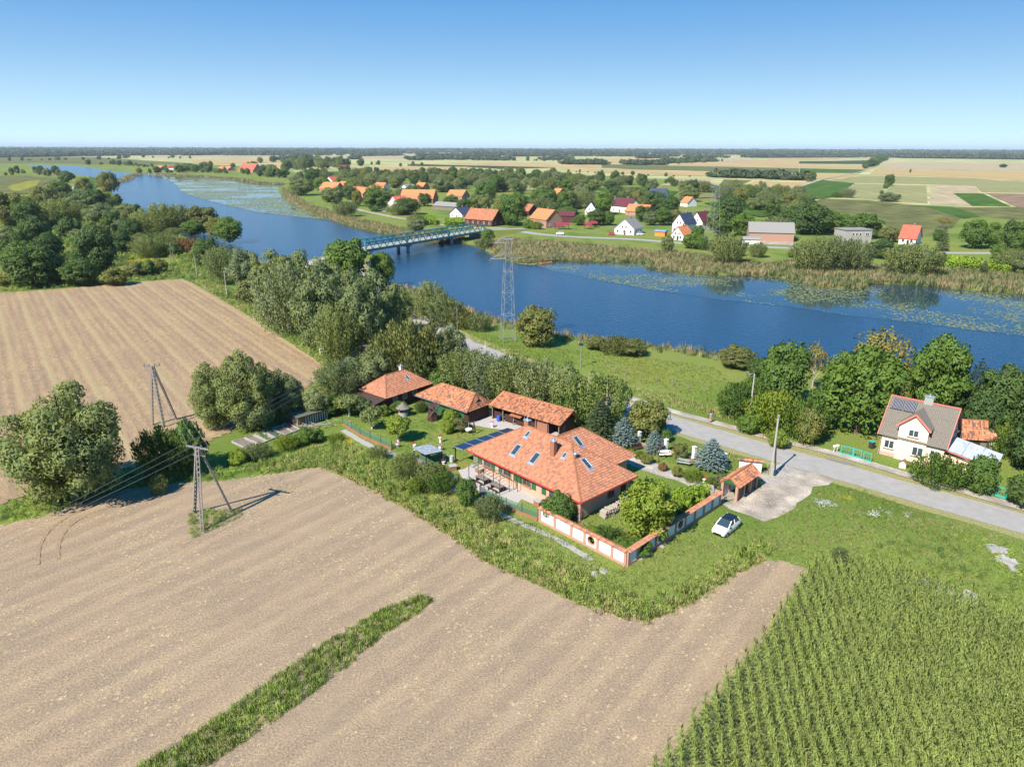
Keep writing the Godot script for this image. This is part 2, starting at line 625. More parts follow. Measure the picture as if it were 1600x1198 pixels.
func textures() -> void:
	T.cloud = noise_tex(512, 0.012, 3, 5, 3, greys(0.62, 1.0))
	T.plaster = noise_tex(512, 0.03, 3, 4, 7, greys(0.9, 1.0))
	T.fine = noise_tex(512, 0.06, 3, 4, 8, greys(0.6, 1.0))
	T.grain = noise_tex(512, 0.16, 1, 3, 21, greys(0.55, 1.0))
	T.bumps = noise_tex(512, 0.10, 3, 4, 9, [], 6.0)
	T.waves = noise_tex(512, 0.025, 3, 4, 17, [], 5.0)
	T.ripple = noise_tex(512, 0.035, 3, 3, 29, [], 3.0)
	# grass: several greens and straw, blade-sized grain
	T.grass = noise_tex(1024, 0.045, 3, 5, 12, [[0.0, L(0.07, 0.105, 0.025)], [0.3, L(0.13, 0.175, 0.045)], [0.55, L(0.19, 0.225, 0.07)], [0.75, L(0.26, 0.26, 0.10)], [1.0, L(0.36, 0.31, 0.15)]])
	T.patch = noise_tex(512, 0.014, 3, 5, 31, [[0.0, Color(0.70, 0.80, 0.6)], [0.4, Color(0.9, 0.96, 0.8)], [0.7, Color(1.0, 0.98, 0.9)], [1.0, Color(1.0, 0.90, 0.72)]])
	# tilled soil with bits of straw
	T.soil = noise_tex(2048, 0.085, 3, 4, 41, [[0.0, L(0.15, 0.112, 0.082)], [0.34, L(0.265, 0.203, 0.148)], [0.58, L(0.325, 0.252, 0.182)], [0.76, L(0.38, 0.295, 0.205)], [1.0, L(0.53, 0.42, 0.27)]])
	T.clods = noise_tex(2048, 0.085, 3, 4, 41, [], 7.0)
	T.gravel = noise_tex(1024, 0.13, 3, 4, 51, [[0.0, L(0.28, 0.25, 0.21)], [0.4, L(0.52, 0.46, 0.39)], [0.75, L(0.64, 0.58, 0.50)], [1.0, L(0.74, 0.69, 0.61)]])
	T.tar = noise_tex(1024, 0.2, 3, 4, 53, [[0.0, L(0.23, 0.22, 0.20)], [0.5, L(0.325, 0.31, 0.285)], [1.0, L(0.42, 0.40, 0.37)]])


func turf(called: String, c: Color, metres: float, wide: float) -> StandardMaterial3D:
	var m := worn(mat(called, c, 0.95), T.grass, metres, T.bumps, 0.8)
	m.metallic_specular = 0.2
	m.detail_enabled = true
	m.detail_blend_mode = BaseMaterial3D.BLEND_MODE_MUL
	m.detail_albedo = T.patch
	m.detail_uv_layer = BaseMaterial3D.DETAIL_UV_2
	m.uv2_triplanar = true
	m.uv2_world_triplanar = true
	m.uv2_scale = Vector3.ONE / wide
	return m


func lands() -> void:
	turf("turf", Color(1, 1, 1), 9.0, 260.0)
	turf("lawn_turf", Color(1, 1, 1), 5.0, 30.0)
	turf("meadow_turf", Color(1, 1, 1), 8.0, 60.0)
	var river := V([-1221.94, -1865.51, -906.18, -1437.33, -820.05, -1323.29, -604.25, -1069.89, -519.31, -947.14, -442.87, -792.98, -373.05, -682.12, -246.52, -469.38, -175.56, -361.94, -134.74, -313.63, -107.55, -284.9, -80.23, -253.57, -61.03, -240.37, -43.42, -227.26, -31.04, -212.31, -17.91, -194.73, -6.57, -176.77, 4.58, -166.05, 11.12, -159.94, 20.17, -154.83, 31.52, -150.04, 42.79, -143.55, 50, -141.69, 57.58, -135.8, 64.67, -131.58, 72.58, -127.61, 82.21, -123.49, 91.29, -119.61, 104.44, -113.39, 600, -60, 33000, -60, 33000, -260, 600, -190, 176.35, -200.9, 155.23, -213.01, 151.1, -214.98, 140.9, -221.15, 130.34, -227.67, 118.08, -230.97, 109.2, -219.6, 97.17, -224.9, 93.86, -239.1, 88.22, -244.14, 76.85, -245.27, 65.95, -247.76, 56.07, -257.39, 50.39, -263.22, 51.91, -274.27, 23.66, -278.74, 18.5, -280.34, 12.24, -275.18, 3.05, -271.74, -5.29, -286.89, -11.73, -307.85, -17.58, -325.01, -22.38, -331.87, -40.68, -331.46, -61.48, -364.75, -76.54, -382.28, -96.97, -415.63, -114.52, -450.96, -127.51, -468.47, -176.96, -588.92, -208.58, -661.1, -249.28, -777.34, -279.94, -914.95, -336.54, -958.92, -412.71, -1083.89, -541.54, -1211.51, -641.12, -1267.87, -735.95, -1369.73, -1043.49, -1780.18, -1245.15, -1901.2])
	var all := V([-32000, 200, 32000, 200, 32000, -32000, -32000, -32000])
	var k := 0
	for f in Geometry2D.clip_polygons(all, river):
		var st := MB.new()
		st.slab(f, -1.6, 0.0)
		var o := part(st, "ground", M.turf)
		o.set_meta("kind", "structure")
		k += 1
	var water := mat("river_water", L(0.012, 0.042, 0.085), 0.18)
	water.metallic_specular = 0.5
	water.uv1_triplanar = true
	water.uv1_world_triplanar = true
	water.uv1_scale = Vector3.ONE / 14.0
	water.normal_enabled = true
	water.normal_texture = T.waves
	water.normal_scale = 0.55
	var still := mat("still_water", L(0.014, 0.040, 0.060), 0.03)
	still.uv1_triplanar = true
	still.uv1_world_triplanar = true
	still.uv1_scale = Vector3.ONE / 20.0
	still.normal_enabled = true
	still.normal_texture = T.ripple
	still.normal_scale = 0.02
	var wide := Geometry2D.offset_polygon(river, 1.5)
	land("river", wide[0], -0.6, water)
	land("still_water", V([9.19, -272.66, 12.24, -275.18, 18.5, -280.34, 23.66, -278.74, 51.91, -274.27, 50.39, -263.22, 56.07, -257.39, 65.95, -247.76, 76.85, -245.27, 88.22, -244.14, 93.86, -239.1, 97.17, -224.9, 109.2, -219.6, 118.08, -230.97, 130.34, -227.67, 140.9, -221.15, 151.1, -214.98, 155.23, -213.01, 176.35, -200.9, 133.71, -149.02, 120.16, -161.77, 114.47, -166.05, 103.94, -174.58, 88.77, -183.15, 77.36, -194.64, 71.5, -196.81, 59.05, -204.8, 44.87, -217.57, 34.08, -229.64, 25.15, -240.51, 15.16, -252.4, 9.01, -267.08]), -0.57, still)
	land("still_water", V([-641.12, -1267.87, -541.54, -1211.51, -412.71, -1083.89, -336.54, -958.92, -279.94, -914.95, -249.28, -777.34, -208.58, -661.1, -176.96, -588.92, -127.51, -468.47, -112.45, -442.56, -138.47, -463.53, -170.81, -491.46, -222.59, -562.73, -253.59, -608.46, -291.88, -666.63, -338.73, -748.38, -397.24, -868.06, -472.96, -1010.74]), -0.55, still)


# a worked field: a fine mesh along its rows whose colour runs in the stripes the machines left
func worked_field(called: String, f: PackedVector2Array, row: Vector2, cell: float, m: Material, y: float, stripe: Callable, bump: float, sd: int, furrow: float) -> void:
	var no := FastNoiseLite.new()
	no.seed = sd
	no.frequency = 0.9
	var a := row.normalized()
	var b := Vector2(-a.y, a.x)
	var lo := Vector2(1e9, 1e9)
	var hi := -lo
	for q in f:
		var w := Vector2(q.dot(a), q.dot(b))
		lo = lo.min(w)
		hi = hi.max(w)
	var nx := int((hi.x - lo.x) / (cell * 2.0)) + 1
	var ny := int((hi.y - lo.y) / cell) + 1
	var v := PackedVector3Array()
	var nn := PackedVector3Array()
	var c := PackedColorArray()
	var id := PackedInt32Array()
	var at := {}
	for j in ny + 1:
		for i in nx + 1:
			var s := lo.x + i * cell * 2.0
			var t := lo.y + j * cell
			var q := a * s + b * t
			if not Geometry2D.is_point_in_polygon(q, f): continue
			at[j * 4096 + i] = v.size()
			var ridge := sin(t * furrow)
			v.append(Vector3(q.x, y + (no.get_noise_2d(q.x, q.y) + ridge) * bump, q.y))
			var lean := -cos(t * furrow) * furrow * bump
			nn.append((Vector3.UP + Vector3(b.x, 0, b.y) * lean + Vector3(rng.randf_range(-0.06, 0.06), 0, rng.randf_range(-0.06, 0.06))).normalized())
			c.append(stripe.call(s, t, no.get_noise_2d(q.x * 0.08, q.y * 0.08), no.get_noise_2d(s * 0.04, t * 0.6), no.get_noise_2d(s * 0.5, t * 2.0)))
	for j in ny:
		for i in nx:
			var k := j * 4096 + i
			if at.has(k) and at.has(k + 1) and at.has(k + 4096) and at.has(k + 4097):
				var p0: int = at[k]; var p1: int = at[k + 1]; var p2: int = at[k + 4097]; var p3: int = at[k + 4096]
				id.append_array(PackedInt32Array([p0, p1, p2, p0, p2, p3]))
	var arr := []
	arr.resize(Mesh.ARRAY_MAX)
	arr[Mesh.ARRAY_VERTEX] = v
	arr[Mesh.ARRAY_NORMAL] = nn
	arr[Mesh.ARRAY_COLOR] = c
	arr[Mesh.ARRAY_INDEX] = id
	var me := ArrayMesh.new()
	me.add_surface_from_arrays(Mesh.PRIMITIVE_TRIANGLES, arr)
	inst(me, called, m).set_meta("kind", "structure")


func fields() -> void:
	var soil := worn(mat("soil", Color(1, 1, 1), 1.0), T.soil, 30.0, T.clods, 0.35)
	soil.vertex_color_use_as_albedo = true
	soil.metallic_specular = 0.15
	# straw lies in bands where the harvester dropped it; bare earth between is greyer
	var tilled := func(s: float, t: float, big: float, band: float, fleck: float) -> Color:
		var w := 0.18 * (0.5 + 0.5 * sin(t * 0.7)) + 0.5 * pow(0.5 + 0.5 * sin(t * 2.1 + 1.0), 2.0) + band * 0.5 + fleck * 0.22 + big * 0.4 + rng.randf_range(-0.12, 0.16)
		w = clampf(w, 0.0, 1.0)
		return Color(0.82, 0.805, 0.76).lerp(Color(1.12, 1.06, 0.92), w)
	var stubble := func(s: float, t: float, big: float, band: float, fleck: float) -> Color:
		var w := pow(0.5 + 0.5 * sin(t * 3.4), 3.0) * 0.3 + pow(0.5 + 0.5 * sin(t * 1.13 + 1.0), 6.0) * 0.85 + band * 0.6 + fleck * 0.5 + big * 0.3 + rng.randf_range(-0.25, 0.25)
		w = clampf(w, 0.0, 1.0)
		return Color(0.82, 0.76, 0.68).lerp(Color(1.32, 1.14, 0.80), w)
	var near := V([-58.52, -71.87, -55.27, -73.67, -52.23, -77.48, -48.64, -81.11, -42.97, -82.96, -37.41, -83.56, -32.16, -85.31, -26.01, -87.74, -23.81, -86.54, -19.88, -83.29, -12.23, -75.93, -7.15, -70.44, -1.95, -64.24, 1.98, -61.37, 6.2, -58.09, 9.56, -55.74, 12.4, -55, 13.68, -55.57, 17.16, -57.73, 22.9, -62.6, 27.1, -65.36, 30.12, -64.4, 30.71, -62.87, 25.32, -55.81, 22.17, -51.76, 18.35, -47.4, 14.68, -43.26, 10.82, -38.66, 8.07, -35.5, 22, -30, -45, -30, -75, -45, -90, -66])
	worked_field("tilled_field", near, Vector2(-11.97, -56.61) - Vector2(-23.68, -41.87), 0.35, soil, 0.09, tilled, 0.025, 7, 4.2)
	var left := V([-151.65, -207.56, -137.08, -214.85, -123.26, -226.01, -108.51, -232.13, -101.29, -224.08, -64.31, -173.93, -36.68, -134.02, -35.54, -127.02, -39.17, -106.79, -44.2, -96.24, -51.34, -86.36, -57.04, -81.59, -61.66, -76.45, -66.14, -70.4, -86.23, -81.41, -175.48, -172.57, -170.76, -196.13])
	worked_field("stubble_field", left, Vector2(-120.12, -192.49) - Vector2(-56.64, -106.66), 0.4, soil, 0.09, stubble, 0.025, 9, 3.4)
	# wheel tracks pressed into the tilled earth
	worn(mat("pressed_soil", Color(0.92, 0.88, 0.82), 1.0), T.soil, 46.0, T.clods, 0.2)
	for l in [V([-48.14, -64.01, -50.27, -67.76, -51.22, -71.91, -49.68, -75.72, -45.73, -78.52])]:
		var line := smooth(l, 1.0)
		for s in [-0.9, 0.9]: land("wheel_track", ragged(ribbon(line, 0.17, s), 0.08, 0.5, 15), 0.13, M.pressed_soil)
	# straw left lying on the earth
	var bit := Leaves.new()
	for k in 7:
		var d := Vector3(rng.randf_range(-1, 1), rng.randf_range(-0.1, 0.25), rng.randf_range(-1, 1)).normalized()
		bit.leaf(Vector3(rng.randf_range(-0.22, 0.22), 0.05, rng.randf_range(-0.22, 0.22)), Vector3.UP.slerp(ball(), 0.2), d, 0.3, 0.05, tone(0.15), Vector3.UP)
	var bm := leaf_mat("straw_bits", 1, 1, 1, 0.2)
	var lie := FastNoiseLite.new()
	lie.frequency = 0.09
	var yellow := [Color(0.58, 0.45, 0.25), Color(0.62, 0.50, 0.30), Color(0.50, 0.39, 0.23)]
	for k in 2:
		var f: PackedVector2Array = [near, left][k]
		var spots := PackedVector2Array()
		for q in scatter(f, [7.0, 4.0][k], 60000):
			if lie.get_noise_2d(q.x * (1.0 if k == 0 else 0.6), q.y) + rng.randf_range(-0.4, 0.4) > 0.2: spots.append(q)
		tag(stuff("straw", bit.done(), bm, spots, 0.3, 0.8, yellow, 0.08), ["bits of straw on the tilled field in front", "bits of straw on the striped stubble field"][k], "straw")


func roads() -> void:
	var tar := worn(mat("asphalt", Color(1, 1, 1), 0.9), T.tar, 5.0, T.bumps, 0.3)
	tar.detail_enabled = true
	tar.detail_blend_mode = BaseMaterial3D.BLEND_MODE_MUL
	tar.detail_albedo = T.plaster
	tar.detail_uv_layer = BaseMaterial3D.DETAIL_UV_2
	tar.uv2_triplanar = true
	tar.uv2_world_triplanar = true
	tar.uv2_scale = Vector3(0.05, 0.05, 0.05)
	for k in ["gravel", "dust"]:
		var gm := worn(mat(k, Color(1, 1, 1) if k == "gravel" else Color(1.0, 0.98, 0.95), 0.95), T.gravel, 14.0, T.bumps, 0.9)
		gm.detail_enabled = true
		gm.detail_blend_mode = BaseMaterial3D.BLEND_MODE_MUL
		gm.detail_albedo = T.cloud
		gm.detail_uv_layer = BaseMaterial3D.DETAIL_UV_2
		gm.uv2_triplanar = true
		gm.uv2_world_triplanar = true
		gm.uv2_scale = Vector3(0.06, 0.06, 0.06)
	worn(mat("paving", L(0.62, 0.58, 0.55), 0.9), T.fine, 3.0, T.bumps, 0.3)
	worn(mat("dry_grass", Color(1, 1, 1), 0.95), noise_tex(512, 0.05, 3, 5, 71, [[0.0, L(0.09, 0.12, 0.03)], [0.45, L(0.22, 0.21, 0.075)], [1.0, L(0.42, 0.34, 0.17)]]), 5.0, T.bumps, 0.8)
	var line := smooth(V([71, -61.7, 65.59, -66.94, 59.26, -72.82, 50.81, -80.48, 43.28, -87.38, 37.34, -92.64, 31.23, -98.49, 25.24, -104.2, 19.63, -110.22, 14.5, -116.56, 8.29, -124.71, -0.01, -137.02, -7.61, -147.54, -14.77, -158.47, -21.31, -170.33, -28.49, -183.96, -36.94, -201.59, -46.04, -222.7, -54.66, -248.43, -61.58, -272.16, -64.9, -291.18, -64.38, -306.75]), 3.0)
	land("verge", ragged(ribbon(line, 4.6, 0.4), 0.5, 1.5, 4), 0.012, M.dry_grass)
	land("road", ragged(ribbon(line, 2.75), 0.14, 1.0, 5), 0.03, tar)
	var walk := V([75.14, -66.11, 61.8, -76.52, 53.18, -84.89, 45.55, -92.7, 38.96, -97.81, 32.68, -103.71, 26.35, -109.37, 20.54, -115.94])
	var patch := worn(mat("tar_patch", L(0.20, 0.19, 0.18), 0.9), T.plaster, 3.0)
	for f in [V([43.86, -91.26, 44.71, -90.72, 46.47, -89.67, 47.48, -88.43, 45.75, -89.04, 44.17, -90.29]), V([54.93, -83.2, 56.1, -82.66, 57.33, -80.87, 56.25, -80.69, 55.27, -81.93]), V([59.13, -78.14, 60.57, -77, 60.85, -76.04, 59.58, -76.67])]:
		land("tar_patch", ragged(f, 0.12, 0.5, 14), 0.04, patch)
	land("pavement", ragged(ribbon(smooth(walk, 2.0), 0.85), 0.16, 1.0, 6), 0.10, M.gravel)


# ---------- building blocks ----------
func tile_mesh() -> Mesh:
	if T.has("tile_mesh"): return T.tile_mesh
	var st := MB.new()
	var xs := [-0.125, -0.06, 0.02, 0.085, 0.125]
	var ys := [0.0, 0.045, 0.05, 0.01, 0.0]
	for k in 4:
		var a := Vector3(xs[k], ys[k], 0)
		var b := Vector3(xs[k + 1], ys[k + 1], 0)
		var f := Vector3(0, 0.065, 0.2)
		var r := Vector3(0, 0.0, -0.2)
		st.quad(a + f, b + f, b + r, a + r)
		st.quad(a + Vector3(0, -0.01, 0.2), b + Vector3(0, -0.01, 0.2), b + f, a + f)
	T.tile_mesh = st.done()
	return T.tile_mesh

func roof_face(o: Node, f: PackedVector3Array, pal: Array, m: Material, tiles := true, thick := 0.14) -> void:
	var e := (f[1] - f[0]).normalized()
	var nrm := Vector3.ZERO
	for i in range(1, f.size() - 1): nrm += (f[i] - f[0]).cross(f[i + 1] - f[0])
	nrm = nrm.normalized()
	var s := nrm.cross(e)
	var st := MB.new()
	var d := nrm * -thick
	for i in range(1, f.size() - 1):
		st.tri(f[0], f[i], f[i + 1])
		st.tri(f[0] + d, f[i + 1] + d, f[i] + d)
	for i in f.size():
		var j := (i + 1) % f.size()
		st.quad(f[i] + d, f[j] + d, f[j], f[i])
	part(st, "roof", m, o)
	if not tiles: return
	var flat := PackedVector2Array()
	var hi := Vector2(-1e9, -1e9)
	var lo := -hi
	for q in f:
		var w := Vector2((q - f[0]).dot(e), (q - f[0]).dot(s))
		flat.append(w)
		hi = hi.max(w)
		lo = lo.min(w)
	var tr := []
	var cs := PackedColorArray()
	var b := Basis(e, nrm, -s)
	var rows := int((hi.y - lo.y) / 0.33)
	var patch := FastNoiseLite.new()
	patch.frequency = 0.18
	for j in rows + 1:
		for i in int((hi.x - lo.x) / 0.24) + 1:
			var w := lo + Vector2((i + 0.5) * 0.24, (j + 0.35) * 0.33)
			if not Geometry2D.is_point_in_polygon(w, flat): continue
			var p := f[0] + e * w.x + s * w.y + nrm * 0.012
			tr.append(Transform3D(b.rotated(nrm, rng.randf_range(-0.02, 0.02)), p + nrm * rng.randf_range(0, 0.012)))
			var k := patch.get_noise_2d(p.x * 2.0 + j * 0.2, p.z * 2.0) * 1.1 + rng.randf_range(0.0, pal.size() - 0.01)
			var c: Color = pal[clampi(int(k), 0, pal.size() - 1)]
			var v := rng.randf_range(0.92, 1.08)
			cs.append(Color(c.r * v, c.g * v, c.b * v))
	if tr.size(): many(tile_mesh(), "roof_tiles", M.tile, tr, cs, o)

# a roof with a ridge along x; hl and hr are how far the hips run in at the left and right end (0 is a gable)
func hip_roof(o: Node, x0: float, x1: float, z0: float, z1: float, e: float, r: float, hl: float, hr: float, pal: Array, m: Material, tiles := true, zr := 1e9) -> void:
	var zm := (z0 + z1) * 0.5 if zr > 1e8 else zr
	var a := Vector3(x0, e, z1); var b := Vector3(x1, e, z1); var c := Vector3(x1, e, z0); var d := Vector3(x0, e, z0)
	var p := Vector3(x0 + hl, r, zm); var q := Vector3(x1 - hr, r, zm)
	roof_face(o, PackedVector3Array([a, b, q, p]), pal, m, tiles)
	roof_face(o, PackedVector3Array([c, d, p, q]), pal, m, tiles)
	if hl > 0.0: roof_face(o, PackedVector3Array([d, a, p]), pal, m, tiles)
	if hr > 0.0: roof_face(o, PackedVector3Array([b, c, q]), pal, m, tiles)
	if tiles:
		var st := MB.new()
		ridge_row(st, p, q)
		if hl > 0.0:
			ridge_row(st, a, p)
			ridge_row(st, d, p)
		if hr > 0.0:
			ridge_row(st, b, q)
			ridge_row(st, c, q)
		part(st, "ridge_tiles", M.ridge, o).set_meta("kind", "stuff")

func ridge_row(st: MB, p: Vector3, q: Vector3) -> void:
	var k := int(p.distance_to(q) / 0.36)
	for i in k:
		var a := p.lerp(q, float(i) / k) + Vector3(0, 0.05, 0)
		var b := p.lerp(q, (i + 1.12) / k) + Vector3(0, 0.02, 0)
		st.tube(a, b, 0.13, 0.11, 6)

func walls(o: Node, x0: float, x1: float, z0: float, z1: float, h: float, m: Material, gable := 0.0, along_x := true, zr := 1e9) -> MeshInstance3D:
	var st := MB.new()
	st.box(Vector3((x0 + x1) / 2, h / 2 - 0.1, (z0 + z1) / 2), Vector3(x1 - x0, h + 0.2, z1 - z0))
	if gable > 0.0:
		var zm := (z0 + z1) / 2 if zr > 1e8 else zr
		var xm := (x0 + x1) / 2
		if along_x:
			st.tri(Vector3(x1, h, z1), Vector3(x1, h, z0), Vector3(x1, h + gable, zm))
			st.tri(Vector3(x0, h, z0), Vector3(x0, h, z1), Vector3(x0, h + gable, zm))
		else:
			st.tri(Vector3(x0, h, z1), Vector3(x1, h, z1), Vector3(xm, h + gable, z1))
			st.tri(Vector3(x1, h, z0), Vector3(x0, h, z0), Vector3(xm, h + gable, z0))
	return part(st, "wall", m, o)

# face: 0 front (+z), 1 right (+x), 2 back, 3 left
func wall_basis(face: int) -> Basis:
	return Basis(Vector3.UP, [0.0, PI / 2, PI, -PI / 2][face])

func window(o: Node, at: Vector3, w: float, h: float, face := 0, frame: Material = null, mullions := 1) -> void:
	var b := wall_basis(face)
	var fr: Material = frame if frame else M.white
	var st := MB.new()
	var t := 0.09
	for s in [-1, 1]:
		st.box(at + b * Vector3(s * (w / 2 - t / 2), 0, 0.03), Vector3(t, h, 0.08), b)
		st.box(at + b * Vector3(0, s * (h / 2 - t / 2), 0.031), Vector3(w - t * 2, t, 0.08), b)
	for k in mullions:
		st.box(at + b * Vector3(-w / 2 + w * (k + 1) / (mullions + 1), 0, 0.032), Vector3(0.07, h - t * 2, 0.07), b)
	var f := part(st, "window", fr, o)
	var g := MB.new()
	g.box(at + b * Vector3(0, 0, 0.012), Vector3(w - t, h - t, 0.012), b)
	part(g, "pane", M.glass, f)
	var c := MB.new()
	c.box(at + b * Vector3(0, -h / 2 - 0.04, 0.08), Vector3(w + 0.16, 0.06, 0.2), b)
	part(c, "sill", M.sill, f)

func panel(o: Node, at: Vector3, w: float, h: float, face: int, called: String, m: Material, deep := 0.05) -> MeshInstance3D:
	var b := wall_basis(face)
	var st := MB.new()
	st.box(at + b * Vector3(0, 0, deep / 2), Vector3(w, h, deep), b)
	return part(st, called, m, o)

func skylight(o: Node, at: Vector3, nrm: Vector3, w: float, l: float) -> void:
	var e := Vector3.UP.cross(nrm).normalized()
	var s := nrm.cross(e)
	var b := Basis(e, nrm, -s)
	var st := MB.new()
	for k in [-1, 1]:
		st.box(at + e * k * (w / 2 - 0.06) + nrm * 0.1, Vector3(0.12, 0.14, l), b)
		st.box(at + s * k * (l / 2 - 0.06) + nrm * 0.1, Vector3(w - 0.24, 0.14, 0.12), b)
	st.box(at - s * (l / 2 + 0.12) + nrm * 0.09, Vector3(w + 0.3, 0.02, 0.26), b)
	var f := part(st, "skylight", M.zinc, o)
	var g := MB.new()
	g.box(at + nrm * 0.12, Vector3(w - 0.24, 0.02, l - 0.24), b)
	part(g, "pane", M.glass, f)

func chimney(o: Node, at: Vector3, w: float, d: float, top: float, m: Material) -> void:
	var st := MB.new()
	st.box(Vector3(at.x, (at.y + top) / 2 - 0.3, at.z), Vector3(w, top - at.y + 0.6, d))
	var c := part(st, "chimney", m, o)
	var k := MB.new()
	k.box(Vector3(at.x, top + 0.05, at.z), Vector3(w + 0.16, 0.1, d + 0.16))
	k.tube(Vector3(at.x, top + 0.1, at.z), Vector3(at.x, top + 0.45, at.z), 0.09, 0.09, 8)
	part(k, "chimney_cap", M.zinc, c)


func house_materials() -> void:
	var tile := mat("tile", Color(1, 1, 1), 0.85)
	tile.vertex_color_use_as_albedo = true
	mat("deck", L(0.30, 0.13, 0.06), 0.9)
	worn(mat("ridge", L(0.50, 0.20, 0.085), 0.85), T.grain, 0.7)
	worn(mat("brick_wall", L(0.84, 0.56, 0.41), 0.9), T.grain, 0.9, T.bumps, 0.5)
	worn(mat("brick_red", L(0.52, 0.21, 0.12), 0.9), T.grain, 0.7, T.bumps, 0.5)
	worn(mat("brick_pink", L(0.72, 0.40, 0.29), 0.9), T.grain, 0.6, T.bumps, 0.5)
	worn(mat("dark_wood", L(0.10, 0.035, 0.025), 0.8), noise_tex(256, 0.08, 3, 3, 61, greys(0.45, 1.0)), 1.2)
	worn(mat("red_wood", L(0.26, 0.045, 0.03), 0.8), T.grain, 1.0)
	worn(mat("grey_wood", L(0.30, 0.26, 0.21), 0.9), T.grain, 0.9)
	worn(mat("light_wood", L(0.46, 0.27, 0.12), 0.8), T.grain, 0.9)
	worn(mat("felt", L(0.085, 0.05, 0.04), 0.9), T.fine, 1.5)
	worn(mat("green_felt", L(0.13, 0.17, 0.11), 0.9), T.fine, 1.5)
	worn(mat("green_paint", L(0.035, 0.17, 0.06), 0.6), T.fine, 1.5)
	mat("grey_door", L(0.16, 0.18, 0.12), 0.7)
	mat("gutter_red", L(0.42, 0.05, 0.04), 0.5)
	mat("zinc", L(0.50, 0.58, 0.60), 0.35, 0.6)
	mat("steel", L(0.42, 0.44, 0.46), 0.4, 0.7)
	mat("iron", L(0.05, 0.05, 0.055), 0.6, 0.3)
	worn(mat("white", L(0.80, 0.80, 0.78), 0.7), T.plaster, 2.0)
	worn(mat("whitewash", L(0.86, 0.85, 0.82), 0.8), T.plaster, 1.4)
	worn(mat("cream", L(0.84, 0.69, 0.50), 0.85), T.plaster, 3.0)
	mat("sill", L(0.40, 0.16, 0.10), 0.7)
	mat("blue_barrel", L(0.02, 0.09, 0.45), 0.4)
	mat("red_flower", L(0.55, 0.02, 0.03), 0.7)
	mat("pink_flower", L(0.70, 0.16, 0.45), 0.7)
	mat("pink_base", L(0.50, 0.30, 0.27), 0.9)
	mat("pink_board", L(0.58, 0.16, 0.13), 0.7)
	mat("pier", L(0.30, 0.36, 0.38), 0.9)
	var pc := mat("person_cloth", Color(1, 1, 1), 0.8)
	pc.vertex_color_use_as_albedo = true
	mat("solar", L(0.012, 0.022, 0.06), 0.12)
	mat("collector", L(0.02, 0.018, 0.03), 0.25)
	var wp := mat("white_paint", L(0.80, 0.80, 0.80), 0.25)
	wp.clearcoat_enabled = true
	mat("black_paint", L(0.015, 0.015, 0.018), 0.2)
	mat("lamp_glass", L(0.6, 0.65, 0.7), 0.1)
	worn(mat("bed_soil", L(0.34, 0.27, 0.22), 1.0), T.grain, 1.5, T.bumps, 0.8)
	mat("rubber", L(0.02, 0.02, 0.02), 0.9)
	mat("turquoise", L(0.02, 0.36, 0.33), 0.6)
	worn(mat("concrete", L(0.52, 0.50, 0.46), 0.9), T.fine, 2.0, T.bumps, 0.3)
	worn(mat("asbestos", L(0.24, 0.225, 0.20), 0.95), noise_tex(512, 0.05, 3, 5, 63, [[0.0, Color(0.5, 0.48, 0.45)], [0.6, Color(0.9, 0.88, 0.85)], [1.0, Color(1, 1, 1)]]), 3.0)
	worn(mat("tin", L(0.58, 0.64, 0.69), 0.4, 0.1), T.cloud, 3.0)
	worn(mat("firewood", L(0.58, 0.51, 0.42), 0.9), T.grain, 0.8)
	var g := mat("glass", L(0.03, 0.05, 0.06), 0.05)
	g.metallic_specular = 0.7
	var net := mat("fence_net", L(0.10, 0.22, 0.12, 0.42), 0.6)
	net.transparency = BaseMaterial3D.TRANSPARENCY_ALPHA


var PAL_MAIN := [Color(0.30, 0.13, 0.075), Color(0.37, 0.155, 0.08), Color(0.40, 0.165, 0.083), Color(0.42, 0.178, 0.09), Color(0.38, 0.17, 0.098), Color(0.43, 0.195, 0.11), Color(0.27, 0.125, 0.08)]
var PAL_BARN := [Color(0.22, 0.10, 0.065), Color(0.41, 0.155, 0.07), Color(0.45, 0.175, 0.075), Color(0.39, 0.15, 0.07), Color(0.47, 0.215, 0.11), Color(0.16, 0.085, 0.06)]
var PAL_WORN := [Color(0.52, 0.19, 0.10), Color(0.42, 0.16, 0.10), Color(0.60, 0.25, 0.13), Color(0.22, 0.12, 0.09), Color(0.55, 0.28, 0.18)]


